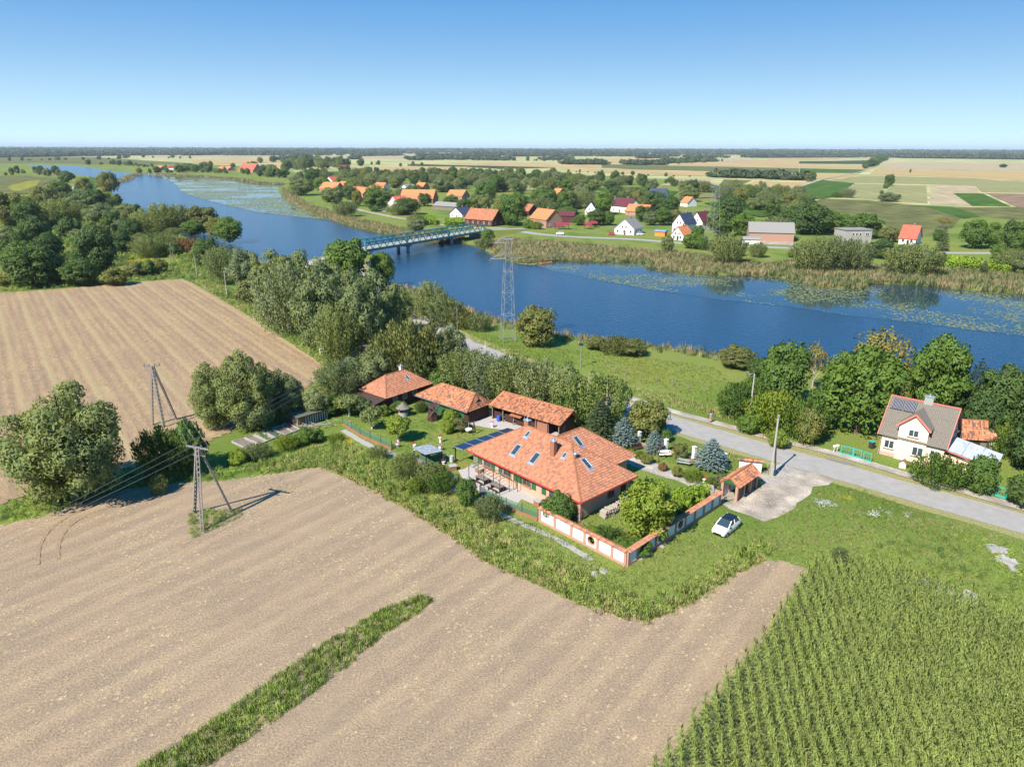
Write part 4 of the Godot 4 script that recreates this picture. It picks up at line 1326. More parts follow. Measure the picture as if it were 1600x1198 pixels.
	for k in 2:
		o = thing("garden_table", Vector3(4.76, 0, -83.8), -0.8220, ["long weathered table at the left end of the terrace", "long weathered table at the right end of the terrace"][k], "table", "tables on the terrace")
		for j in 4: boxp(Vector3(-5.3 + k * 2.9, 0.74, 6.55 + j * 0.2), Vector3(1.9, 0.04, 0.17), "plank", M.grey_wood, o)
		for x in [-0.8, 0.8]: boxp(Vector3(-5.3 + k * 2.9 + x, 0.36, 6.85), Vector3(0.08, 0.72, 0.6), "leg", M.dark_wood, o)
		for s in [-1, 1]:
			var bb := thing("table_bench", Vector3(4.76, 0, -83.8), -0.8220, ["plank bench on the field side of the ", "", "plank bench on the house side of the "][1 - s] + ["left terrace table", "right terrace table"][k], "bench", "benches on the terrace")
			boxp(Vector3(-5.3 + k * 2.9, 0.42, 6.85 + s * 0.75), Vector3(1.8, 0.05, 0.24), "seat", M.dark_wood, bb)
			for x in [-0.7, 0.7]: boxp(Vector3(-5.3 + k * 2.9 + x, 0.2, 6.85 + s * 0.75), Vector3(0.06, 0.4, 0.2), "leg", M.dark_wood, bb)
	for a in [[Vector2(-4.36, -86.07), "wooden box with white lid against the house wall", -0.82], [Vector2(3.18, -76.99), "little red kennel with grey roof beside the round tree", -0.82], [Vector2(-7.93, -86.85), "wooden planter box with grey lid at the terrace edge", 0.3]]:
		o = thing("garden_box", at2(a[0]), a[2], a[1], "box", "garden boxes")
		boxp(Vector3(0, 0.3, 0), Vector3(0.9, 0.6, 0.6), "body", M.brick_red, o)
		boxp(Vector3(0, 0.64, 0), Vector3(1.05, 0.07, 0.75), "lid", M.concrete, o, Basis(Vector3(1, 0, 0), 0.12))
	for a in [[Vector2(-2.11, -104.82), "blue barrel standing in the yard before the open shed", 0], [Vector2(7.34, -98.82), "blue barrel at the right end of the open shed", 0], [Vector2(-8.26, -89.3), "pale metal bin on the grass beside the terrace", 1], [Vector2(23.91, -77.6), "blue tub at the right end of the arborvitae screen", 0]]:
		o = thing("barrel", at2(a[0]), 0, a[1], "barrel")
		st = MB.new()
		st.lathe([[0.0, 0], [0.29, 0], [0.32, 0.3], [0.32, 0.65], [0.29, 0.95], [0.25, 0.97], [0.0, 0.93]], 14)
		part(st, "drum", M.tin if a[2] else M.blue_barrel, o)
		st = MB.new()
		for y in [0.3, 0.65]: st.lathe([[0.325, y - 0.03], [0.345, y], [0.325, y + 0.03]], 14)
		part(st, "hoops", M.steel if a[2] else M.blue_barrel, o)
	# lanterns
	for a in [[Vector2(25.01, -78.95), "black twin lantern on a post behind the wall end", 2, 2.6], [Vector2(20.25, -89.49), "bird house on a thin pole on the front lawn", 1, 2.0], [Vector2(25.35, -77.61), "small black lantern post at the gateway", 1, 1.6]]:
		o = thing("lantern_post" if a[2] == 2 else "garden_pole", at2(a[0]), 0.4, a[1], "lantern" if not a[1].begins_with("bird") else "bird house")
		st = MB.new()
		st.lathe([[0.16, 0], [0.12, 0.2], [0.04, 0.3], [0.035, a[3]], [0, a[3]]], 8)
		part(st, "pole", M.iron, o)
		for k in a[2]:
			var x: float = (k - 0.5) * 0.7 if a[2] == 2 else 0.0
			st = MB.new()
			if x: st.bar(Vector3(0, a[3] - 0.1, 0), Vector3(x, a[3] - 0.05, 0), 0.04)
			st.lathe([[0.08, a[3] - 0.05], [0.14, a[3] + 0.25], [0.18, a[3] + 0.27], [0, a[3] + 0.42]], 6, Vector3(x, 0, 0))
			part(st, "head", M.red_wood if a[1].begins_with("bird") else M.iron, o)
	# kitchen garden: beds with pale kerbs, a shed and a brush pile
	var bq := [V([-41.1, -96.02, -39.76, -97.24, -36.86, -94.87, -38.04, -93.48]), V([-39.66, -97.48, -38.86, -98.48, -36.05, -96.06, -36.76, -95.11]), V([-38.66, -98.73, -38.04, -99.75, -35.4, -97.27, -35.94, -96.3]), V([-37.74, -100.01, -37.1, -101.05, -34.7, -99.01, -35.19, -97.52]), V([-36.91, -101.05, -35.94, -102.38, -33.2, -99.79, -33.98, -98.52]), V([-35.75, -102.38, -35.08, -103.46, -32.52, -100.82, -33.1, -99.79])]
	var bl := ["nearest bare vegetable bed", "second bare vegetable bed", "vegetable bed full of bright green leaves", "vegetable bed with bluish cabbage", "bare vegetable bed in front of the shed bed", "bare vegetable bed right beside the green roofed shed"]
	var leafy := weed_mesh(40, 0.4, 0.14)
	for k in 6:
		var f: PackedVector2Array = bq[k]
		var c := (f[0] + f[1] + f[2] + f[3]) / 4.0
		o = thing("vegetable_bed", at2(c), 0, bl[k], "vegetable bed", "vegetable beds")
		var loc := PackedVector2Array()
		for q in f: loc.append(q - c)
		st = MB.new()
		st.slab(loc, 0, 0.10)
		part(st, "soil", M.bed_soil, o)
		for i in 4:
			var a := loc[i]; var b := loc[(i + 1) % 4]
			st = MB.new()
			st.bar(Vector3(a.x, 0.1, a.y), Vector3(b.x, 0.1, b.y), 0.16, 0.24)
			part(st, "kerb", M.concrete, o)
		if k in [2, 3]:
			var tr := []
			var cs := PackedColorArray()
			for q in scatter(loc, 9.0):
				tr.append(Transform3D(spin(rng.randf() * TAU, rng.randf_range(0.4, 0.75)), at2(q, 0.1)))
				cs.append(Color(0.14, 0.27, 0.03) if k == 2 else Color(0.13, 0.2, 0.12))
			many(leafy, "greens", M.plants, tr, cs, o)
	o = thing("garden_shed", Vector3(-32.71, 0, -104.09), 0.8240, "low shed with flat green felt roof beside the vegetable beds", "shed")
	hl = 2.11
	walls(o, -hl + 0.3, hl - 0.3, -1.5, 1.2, 1.75, M.grey_wood)
	roof_face(o, PackedVector3Array([Vector3(-hl, 1.8, 1.8), Vector3(hl, 1.8, 1.8), Vector3(hl, 2.1, -1.8), Vector3(-hl, 2.1, -1.8)]), [], M.green_felt, false)
	boxp(Vector3(0, 1.72, 1.84), Vector3(hl * 2, 0.16, 0.05), "fascia", M.red_wood, o)
	panel(o, Vector3(-hl + 0.9, 0.85, 1.2), 0.8, 1.5, 0, "door", M.light_wood)
	for k in 10: boxp(Vector3(-hl + 1.7 + k * 0.42, 0.7, 1.24), Vector3(0.1, 1.3 + 0.2 * (k % 3), 0.05), "pole", M.whitewash, o)
	o = thing("brush_pile", at2(Vector2(-29.96, -101.89)), 0.35, "pile of dry branches right of the green roofed shed", "brush pile")
	for k in 90:
		st = MB.new()
		var a := Vector3(rng.randf_range(-2.6, 2.6), rng.randf_range(0.05, 0.8), rng.randf_range(-0.8, 0.8))
		var b := a + Vector3(rng.randf_range(-1, 1), rng.randf_range(-0.15, 0.25), rng.randf_range(-0.6, 0.6))
		a.y = maxf(a.y, 0.05)
		b.y = maxf(b.y, 0.05)
		st.tube(a, b, 0.045, 0.025, 5)
		part(st, "branch", M.firewood, o)
	# rubble, rocks and a pallet outside the wall
	var rub := [[Vector2(15.91, -67.98), 0.7, "white slab and orange bricks outside the wall"], [Vector2(17.95, -70.02), 0.55, "half round stone heap outside the wall nearest the car"], [Vector2(14.24, -66.04), 1.0, "grey rubble patch outside the wall corner"], [Vector2(42.51, -59.5), 2.0, "pale concrete slab lying in the weeds by the maize"], [Vector2(52.35, -65.49), 1.7, "pale sand heap at the right edge of the meadow"], [Vector2(8.92, -62.53), 0.6, "pale stones where the path ends by the weeds"]]
	for a in rub:
		o = thing("rubble", at2(a[0]), rng.randf() * TAU, a[2], "rubble", "rubble heaps")
		for k in 9:
			st = MB.new()
			var s: float = a[1] * rng.randf_range(0.25, 0.75)
			var b := Basis.from_euler(Vector3(rng.randf_range(-0.3, 0.3), rng.randf() * TAU, rng.randf_range(-0.3, 0.3)))
			st.box(Vector3(rng.randf_range(-1.3, 1.3) * a[1], 0.06 * a[1], rng.randf_range(-0.7, 0.7) * a[1]), Vector3(s * 1.4, s * 0.3, s), b)
			part(st, "stone", M.ridge if k == 0 and a[2].begins_with("white") else M.concrete, o)
	car(Vector2(24.26, -71.03), -2.334, "white compact car with black roof parked beside the garden wall", M.white_paint, M.black_paint)


func car(at: Vector2, turn: float, label: String, paint: Material, top: Material) -> Node3D:
	# x is the driving direction; a body of cross-sections, then glass, roof, wheels, lamps
	var o := thing("car", at2(at), turn, label, "car", "cars")
	var sec := [[-1.98, 0.45, 0.80, 0.70], [-1.92, 0.30, 0.98, 0.80], [-1.4, 0.24, 1.02, 0.86], [-0.4, 0.24, 1.0, 0.87], [0.75, 0.24, 0.97, 0.87], [1.35, 0.24, 0.88, 0.86], [1.85, 0.28, 0.74, 0.78], [2.0, 0.38, 0.60, 0.62]]
	var st := MB.new()
	for k in sec.size() - 1:
		var a: Array = sec[k]; var b: Array = sec[k + 1]
		var ra := [Vector3(a[0], a[1], -a[3] * 0.94), Vector3(a[0], (a[1] + a[2]) * 0.5, -a[3]), Vector3(a[0], a[2], -a[3] * 0.92), Vector3(a[0], a[2] + 0.03, 0), Vector3(a[0], a[2], a[3] * 0.92), Vector3(a[0], (a[1] + a[2]) * 0.5, a[3]), Vector3(a[0], a[1], a[3] * 0.94)]
		var rb := [Vector3(b[0], b[1], -b[3] * 0.94), Vector3(b[0], (b[1] + b[2]) * 0.5, -b[3]), Vector3(b[0], b[2], -b[3] * 0.92), Vector3(b[0], b[2] + 0.03, 0), Vector3(b[0], b[2], b[3] * 0.92), Vector3(b[0], (b[1] + b[2]) * 0.5, b[3]), Vector3(b[0], b[1], b[3] * 0.94)]
		for i in 6: st.quad(ra[i], rb[i], rb[i + 1], ra[i + 1])
		st.quad(ra[6], rb[6], rb[0], ra[0])
		if k == 0: st.slab_end(ra, false)
		if k == sec.size() - 2: st.slab_end(rb, true)
	part(st, "body", paint, o)
	# cabin: glass band with pillars and a roof panel
	var lo := [Vector3(-1.75, 0.99, -0.78), Vector3(0.98, 0.96, -0.78), Vector3(0.98, 0.96, 0.78), Vector3(-1.75, 0.99, 0.78)]
	var hi := [Vector3(-1.35, 1.47, -0.62), Vector3(0.12, 1.48, -0.62), Vector3(0.12, 1.48, 0.62), Vector3(-1.35, 1.47, 0.62)]
	st = MB.new()
	st.quad(lo[1], lo[2], hi[2], hi[1])
	part(st, "windscreen", M.glass, o)
	st = MB.new()
	st.quad(lo[3], lo[0], hi[0], hi[3])
	part(st, "rear_window", M.glass, o)
	for s in [0, 1]:
		st = MB.new()
		if s: st.quad(lo[2], lo[3], hi[3], hi[2])
		else: st.quad(lo[0], lo[1], hi[1], hi[0])
		part(st, "side_window", M.glass, o)
		st = MB.new()
		var z := 1 if s else -1
		for x in [[0.98, 0.12], [-0.45, -0.5], [-1.75, -1.35]]:
			st.bar(Vector3(x[0], 0.97, z * 0.785), Vector3(x[1], 1.48, z * 0.625), 0.09)
		part(st, "pillars", paint, o)
		st = MB.new()
		st.box(Vector3(0.75, 1.0, z * 0.95), Vector3(0.12, 0.12, 0.2))
		part(st, "mirror", top, o)
	st = MB.new()
	st.box(Vector3(-0.62, 1.48, 0), Vector3(1.46, 0.05, 1.24))
	st.box(Vector3(-1.42, 1.45, 0), Vector3(0.22, 0.05, 1.2))
	part(st, "roof", top, o)
	for x in [-1.28, 1.27]:
		for z in [-1, 1]:
			st = MB.new()
			st.lathe([[0.2, -0.1], [0.32, -0.1], [0.335, 0.0], [0.32, 0.1], [0.2, 0.1]], 18)
			var wheel := Node3D.new()
			wheel.name = "wheel"
			o.add_child(wheel, true)
			wheel.position = Vector3(x, 0.335, z * 0.78)
			wheel.rotation.x = PI / 2
			part(st, "tyre", M.rubber, wheel)
			st = MB.new()
			st.lathe([[0.0, -0.09], [0.2, -0.09], [0.21, 0.0], [0.2, 0.09], [0.0, 0.09]], 12)
			part(st, "rim", M.steel, wheel)
	for z in [-1, 1]:
		boxp(Vector3(1.93, 0.66, z * 0.58), Vector3(0.1, 0.1, 0.3), "headlight", M.lamp_glass, o)
		boxp(Vector3(-1.95, 0.78, z * 0.62), Vector3(0.07, 0.14, 0.24), "tail_light", M.gutter_red, o)
	boxp(Vector3(1.98, 0.45, 0), Vector3(0.06, 0.16, 1.0), "grille", M.black_paint, o)
	return o


func neighbour() -> void:
	rng.seed = 41
	# cream house: ridge along x, a gabled bay in the middle of the front
	var h: float = 3.95
	var o := thing("cream_house", Vector3(57.84, 0, -93.26), -0.7175, "cream house with grey corrugated roof and gabled front bay beside the road", "house")
	walls(o, -h, h, -4.1, 4.1, 3.3, M.cream, 4.1)
	boxp(Vector3(0, 0.2, 0), Vector3(h * 2 + 0.08, 0.7, 8.28), "plinth", M.pink_base, o)
	corrugated(o, PackedVector3Array([Vector3(-h - 0.35, 3.05, 4.6), Vector3(h + 0.35, 3.05, 4.6), Vector3(h + 0.35, 7.55, 0), Vector3(-h - 0.35, 7.55, 0)]), M.asbestos)
	corrugated(o, PackedVector3Array([Vector3(h + 0.35, 3.05, -4.6), Vector3(-h - 0.35, 3.05, -4.6), Vector3(-h - 0.35, 7.55, 0), Vector3(h + 0.35, 7.55, 0)]), M.asbestos)
	var st := MB.new()
	for s in [-1, 1]:
		st.bar(Vector3(s * (h + 0.37), 3.0, 4.65), Vector3(s * (h + 0.37), 7.58, 0), 0.1, 0.24)
		st.bar(Vector3(s * (h + 0.37), 3.0, -4.65), Vector3(s * (h + 0.37), 7.58, 0), 0.1, 0.24)
	st.bar(Vector3(-h - 0.4, 7.6, 0), Vector3(h + 0.4, 7.6, 0), 0.3, 0.12)
	part(st, "verge_board", M.pink_board, o)
	# bay
	st = MB.new()
	st.box(Vector3(0, 2.55, 4.1), Vector3(3.6, 5.3, 0.6))
	st.tri(Vector3(-1.8, 5.2, 4.4), Vector3(1.8, 5.2, 4.4), Vector3(0, 6.85, 4.4))
	part(st, "bay_wall", M.cream, o)
	var r := Vector3(0, 7.0, 4.75)
	var back := Vector3(0, 7.0, 0.4)
	corrugated(o, PackedVector3Array([Vector3(2.1, 5.0, 2.4), back, r, Vector3(2.1, 5.0, 4.75)]), M.asbestos, false)
	corrugated(o, PackedVector3Array([r, back, Vector3(-2.1, 5.0, 2.4), Vector3(-2.1, 5.0, 4.75)]), M.asbestos, false)
	st = MB.new()
	st.bar(r + Vector3(0, 0, 0.03), Vector3(2.13, 4.98, 4.78), 0.08, 0.22)
	st.bar(r + Vector3(0, 0, 0.03), Vector3(-2.13, 4.98, 4.78), 0.08, 0.22)
	part(st, "verge_board", M.pink_board, o)
	boxp(Vector3(0, 3.05, 4.42), Vector3(3.6, 0.1, 0.06), "band", M.cream, o)
	window(o, Vector3(0.05, 4.2, 4.4), 1.3, 1.05, 0, M.white, 1)
	window(o, Vector3(-2.75, 1.75, 4.1), 1.3, 1.25, 0, M.white, 1)
	window(o, Vector3(0.9, 1.75, 4.4), 1.4, 1.35, 0, M.white, 1)
	window(o, Vector3(2.9, 1.75, 4.1), 1.2, 1.3, 0, M.white, 1)
	for z in [-1.6, 1.6]: window(o, Vector3(h, 4.4, z), 1.0, 1.2, 1, M.white, 1)
	chimney(o, Vector3(0.4, 7.0, -0.1), 1.1, 0.7, 8.4, M.concrete)
	for k in 2:
		var e := Vector3(1, 0, 0)
		var n := Vector3(0, 4.6, 4.5).normalized()
		var p := boxp(Vector3(-h + 0.75 + k * 1.6, 6.75, 0.98), Vector3(1.45, 0.1, 1.75), "solar_collector", M.collector, o, Basis(e, n, e.cross(n)))
		var fr := MB.new()
		for i in 8: fr.box(Vector3(-h + 0.13 + k * 1.6 + i * 0.178, 6.8, 1.03), Vector3(0.04, 0.08, 1.65), Basis(e, n, e.cross(n)))
		part(fr, "tube_row", M.steel, p)
	st = MB.new()
	st.tube(Vector3(-h + 0.1, 0, 4.2), Vector3(-h + 0.1, 3.0, 4.2), 0.05, 0.05, 6)
	part(st, "downpipe", M.dark_wood, o)
	# tin lean-to at the right gable
	var an := thing("tin_lean_to", Vector3(57.84, 0, -93.26), -0.7175, "lean-to with pale blue sheet roof right of the cream house", "shed")
	walls(an, h + 0.05, h + 5.4, -1.2, 3.6, 1.9, M.cream)
	corrugated(an, PackedVector3Array([Vector3(h + 6.0, 1.95, 4.2), Vector3(h + 6.0, 1.95, -1.8), Vector3(h + 0.1, 2.95, -1.8), Vector3(h + 0.1, 2.95, 4.2)]), M.tin)
	boxp(Vector3(h + 3.0, 2.3, 4.25), Vector3(6.0, 0.12, 0.08), "verge_board", M.pink_board, an, Basis(Vector3(0, 0, 1), -0.168))
	# tiled shed behind
	o = thing("tiled_shed", at2(Vector2(66, -94.43)), -0.7175 + 0.55, "steep orange roofed wooden shed behind the lean-to", "shed")
	walls(o, -1.6, 1.6, -1.4, 1.4, 2.3, M.grey_wood, 1.8)
	hip_roof(o, -1.8, 1.8, -1.7, 1.7, 2.1, 4.4, 0, 0, PAL_BARN, M.deck)
	panel(o, Vector3(0.3, 1.0, 1.4), 0.9, 1.9, 0, "door", M.dark_wood)
	o = thing("white_hut", at2(Vector2(68.38, -94.68)), 0.3, "little white hut with patched roof at the garden edge", "hut")
	walls(o, -0.9, 0.9, -0.8, 0.8, 1.9, M.whitewash, 0.6)
	hip_roof(o, -1.2, 1.2, -1.1, 1.1, 1.85, 2.6, 0, 0, PAL_WORN, M.deck)
	o = thing("dog_house", at2(Vector2(53.23, -88.05)), -0.7175, "tiny wooden house ornament before the cream house", "ornament")
	walls(o, -0.4, 0.4, -0.4, 0.4, 0.7, M.whitewash, 0.4, false)
	var dr := MB.new()
	dr.quad(Vector3(0, 1.15, 0.55), Vector3(0.6, 0.6, 0.55), Vector3(0.6, 0.6, -0.55), Vector3(0, 1.15, -0.55))
	dr.quad(Vector3(-0.6, 0.6, 0.55), Vector3(0, 1.15, 0.55), Vector3(0, 1.15, -0.55), Vector3(-0.6, 0.6, -0.55))
	part(dr, "roof", M.light_wood, o)
	o = thing("wheelie_bin", at2(Vector2(52.1, -94.56)), 0.3, "dark wheeled bin with a green lid left of the cream house", "bin")
	boxp(Vector3(0, 0.5, 0), Vector3(0.6, 1.0, 0.6), "tub", M.iron, o)
	boxp(Vector3(0, 1.04, 0), Vector3(0.66, 0.08, 0.66), "lid", M.turquoise, o)
	# turquoise fence panels
	var runs := [["left turquoise gate wing before the cream house", Vector2(46.64, -92.49), Vector2(47.96, -91.39)], ["middle turquoise gate wing before the cream house", Vector2(47.96, -91.39), Vector2(48.73, -90.53)], ["right turquoise gate door before the cream house", Vector2(48.81, -90.32), Vector2(49.56, -89.48)], ["turquoise fence panel under the round bush", Vector2(58.43, -83.78), Vector2(59.31, -81.59)], ["turquoise fence panel right of the round bush", Vector2(59.31, -81.59), Vector2(61.23, -78.82)]]
	for r2 in runs:
		var a: Vector2 = r2[1]; var b: Vector2 = r2[2]
		var d := b - a
		var l := d.length()
		o = thing("metal_fence", at2(a), atan2(-d.y, d.x), r2[0], "fence", "turquoise fence panels")
		for x in [0.05, l - 0.05]: boxp(Vector3(x, 0.7, 0), Vector3(0.09, 1.4, 0.09), "post", M.turquoise, o)
		for y in [0.12, 1.3]: boxp(Vector3(l / 2, y, 0.01), Vector3(l - 0.1, 0.1 if y > 1 else 0.24, 0.05), "rail", M.turquoise, o)
		for k in int(l / 0.28): boxp(Vector3(0.2 + k * 0.28, 0.75, 0), Vector3(0.025, 1.1, 0.025), "bar", M.turquoise, o)
	# sign posts by the gate
	for a in [[Vector2(45.93, -92.93), "white letter box on a post left of the turquoise gate"], [Vector2(46.48, -93.16), "second small white box on a post beside the letter box"]]:
		o = thing("letter_box", at2(a[0]), 0.2, a[1], "letter box", "letter boxes")
		boxp(Vector3(0, 0.45, 0), Vector3(0.06, 0.9, 0.06), "post", M.white, o)
		boxp(Vector3(0, 1.0, 0), Vector3(0.4, 0.3, 0.15), "box", M.white, o)


func corrugated(o: Node, f: PackedVector3Array, m: Material, waves := true) -> void:
	var e := (f[1] - f[0]).normalized()
	var n := Vector3.ZERO
	for i in range(1, f.size() - 1): n += (f[i] - f[0]).cross(f[i + 1] - f[0])
	n = n.normalized()
	if n.y < 0: n = -n
	var s := n.cross(e)
	var st := MB.new()
	for i in range(1, f.size() - 1):
		st.tri(f[0], f[i], f[i + 1])
		st.tri(f[0] - n * 0.06, f[i + 1] - n * 0.06, f[i] - n * 0.06)
	for i in f.size(): st.quad(f[i] - n * 0.06, f[(i + 1) % f.size()] - n * 0.06, f[(i + 1) % f.size()], f[i])
	var roof := part(st, "roof", m, o)
	if not waves: return
	var w := f[0].distance_to(f[1])
	var l := (f[f.size() - 1] - f[0]).dot(s)
	st = MB.new()
	for k in int(w / 0.26):
		var p := f[0] + e * (0.13 + k * 0.26) + n * 0.02
		st.quad(p - e * 0.075 - n * 0.02, p + n * 0.03, p + n * 0.03 + s * l, p - e * 0.075 - n * 0.02 + s * l)
		st.quad(p + n * 0.03, p + e * 0.075 - n * 0.02, p + e * 0.075 - n * 0.02 + s * l, p + n * 0.03 + s * l)
	for k in [0.36, 0.68]: st.box(f[0] + e * w / 2 + s * l * k + n * 0.03, Vector3(w, 0.06, 0.1), Basis(e, n, e.cross(n)))
	part(st, "corrugation", m, roof)


func ladder(st: MB, a: Vector3, b: Vector3, wide: float, side: Vector3) -> void:   # a perforated concrete beam: two chords and webs
	var s := side.normalized() * wide * 0.5
	st.bar(a + s, b + s, 0.09, 0.2)
	st.bar(a - s, b - s, 0.09, 0.2)
	var n := int(a.distance_to(b) / 0.62)
	for k in n + 1:
		var p := a.lerp(b, (k + 0.5) / (n + 1))
		st.bar(p - s, p + s, 0.2, 0.16)

func lattice_pole(apex: Vector3, feet: Array, label: String, arm: Vector3) -> void:
	var o := thing("lattice_pole", Vector3(apex.x, 0, apex.z), 0, label, "power pole", "three legged power poles")
	for f in feet:
		var st := MB.new()
		var a := Vector3(f.x - apex.x, -0.1, f.y - apex.z)
		ladder(st, a, Vector3(a.x * 0.06, apex.y, a.z * 0.06), 0.28, a.cross(Vector3.UP))
		part(st, "leg", M.old_concrete, o)
	var st := MB.new()
	st.bar(Vector3(0, apex.y, 0) - arm, Vector3(0, apex.y, 0) + arm, 0.16)
	part(st, "crossarm", M.steel, o)
	st = MB.new()
	st.bar(Vector3(0, apex.y - 1.0, 0) - arm * 0.5, Vector3(0, apex.y - 0.9, 0) + arm * 0.6, 0.1)
	part(st, "brace", M.steel, o)
	for k in [-0.95, -0.35, 0.35, 0.95]:
		st = MB.new()
		st.lathe([[0.05, 0], [0.1, 0.06], [0.06, 0.12], [0.1, 0.18], [0.06, 0.24], [0.03, 0.4], [0, 0.4]], 8)
		var i := part(st, "insulator", M.rust_glass, o)
		i.position = Vector3(0, apex.y + 0.06, 0) + arm * k

func pylon(at: Vector2, turn: float, tall: float, foot: float, head: float, levels: int, label: String) -> void:
	var o := thing("pylon", at2(at), turn, label, "pylon", "steel lattice pylons")
	var w := func(y: float) -> float: return lerpf(foot, head, y / tall) * 0.5
	var cor := [Vector2(1, 1), Vector2(-1, 1), Vector2(-1, -1), Vector2(1, -1)]
	for c in cor:
		var st := MB.new()
		st.bar(Vector3(c.x * foot / 2, -0.1, c.y * foot / 2), Vector3(c.x * head / 2, tall, c.y * head / 2), 0.08)
		part(st, "leg", M.galvanised, o)
	var y := 0.6
	for k in levels:
		var step := tall / levels * lerpf(1.25, 0.72, float(k) / levels)
		var y2 := minf(y + step, tall - 0.1)
		for i in 4:
			var a: Vector2 = cor[i]; var b: Vector2 = cor[(i + 1) % 4]
			if (k + i) % 2: 
				var t := a; a = b; b = t
			var st := MB.new()
			st.bar(Vector3(a.x * w.call(y), y, a.y * w.call(y)), Vector3(b.x * w.call(y2), y2, b.y * w.call(y2)), 0.045)
			if k % 3 == 0: st.bar(Vector3(a.x * w.call(y), y, a.y * w.call(y)), Vector3(b.x * w.call(y), y, b.y * w.call(y)), 0.07)
			part(st, "brace", M.galvanised, o)
		y = y2
		if y >= tall - 0.2: break
	for a in [[tall * 0.82, 3.9, 1], [tall * 0.97, 3.0, -1]]:
		for s in [-1, 1]:
			if a[2] < 0 and s > 0: continue
			var st := MB.new()
			for z in [-1, 1]:
				st.bar(Vector3(s * head / 2, a[0], z * head / 2), Vector3(s * a[1], a[0], 0), 0.11)
				st.bar(Vector3(s * head / 2, a[0] + 1.3, z * head / 2), Vector3(s * a[1], a[0], 0), 0.08)
			for q in [0.35, 0.65]: st.bar(Vector3(s * lerpf(head / 2, a[1], q), a[0], -head / 2 * (1 - q)), Vector3(s * lerpf(head / 2, a[1], q), a[0], head / 2 * (1 - q)), 0.06)
			part(st, "crossarm", M.galvanised, o)
			var ins := MB.new()
			ins.lathe([[0.03, -1.0], [0.12, -0.9], [0.05, -0.7], [0.12, -0.6], [0.05, -0.4], [0.12, -0.3], [0.03, 0.0]], 8)
			part(ins, "insulator", M.rust_glass, o).position = Vector3(s * a[1], a[0], 0)
	var top := MB.new()
	top.box(Vector3(0, tall, 0), Vector3(head + 0.9, 0.12, head))
	part(top, "head_frame", M.galvanised, o)

func pole(called: String, at: Vector2, tall: float, r: float, m: Material, label: String, category: String, group := "") -> Node3D:
	var o := thing(called, at2(at), 0, label, category, group)
	var st := MB.new()
	st.tube(Vector3(0, -0.1, 0), Vector3(0, tall, 0), r, r * 0.62, 10)
	part(st, "shaft", m, o)
	return o

func cable(a: Vector3, b: Vector3, sag: float, label: String, r := 0.013) -> void:
	var st := MB.new()
	var n := 12
	for k in n:
		var t0 := float(k) / n
		var t1 := float(k + 1) / n
		st.tube(a.lerp(b, t0) - Vector3(0, sag * 4.0 * t0 * (1 - t0), 0), a.lerp(b, t1) - Vector3(0, sag * 4.0 * t1 * (1 - t1), 0), r, r, 4)
	tag(part(st, "power_cable", M.cable), label, "cable", "power cables")

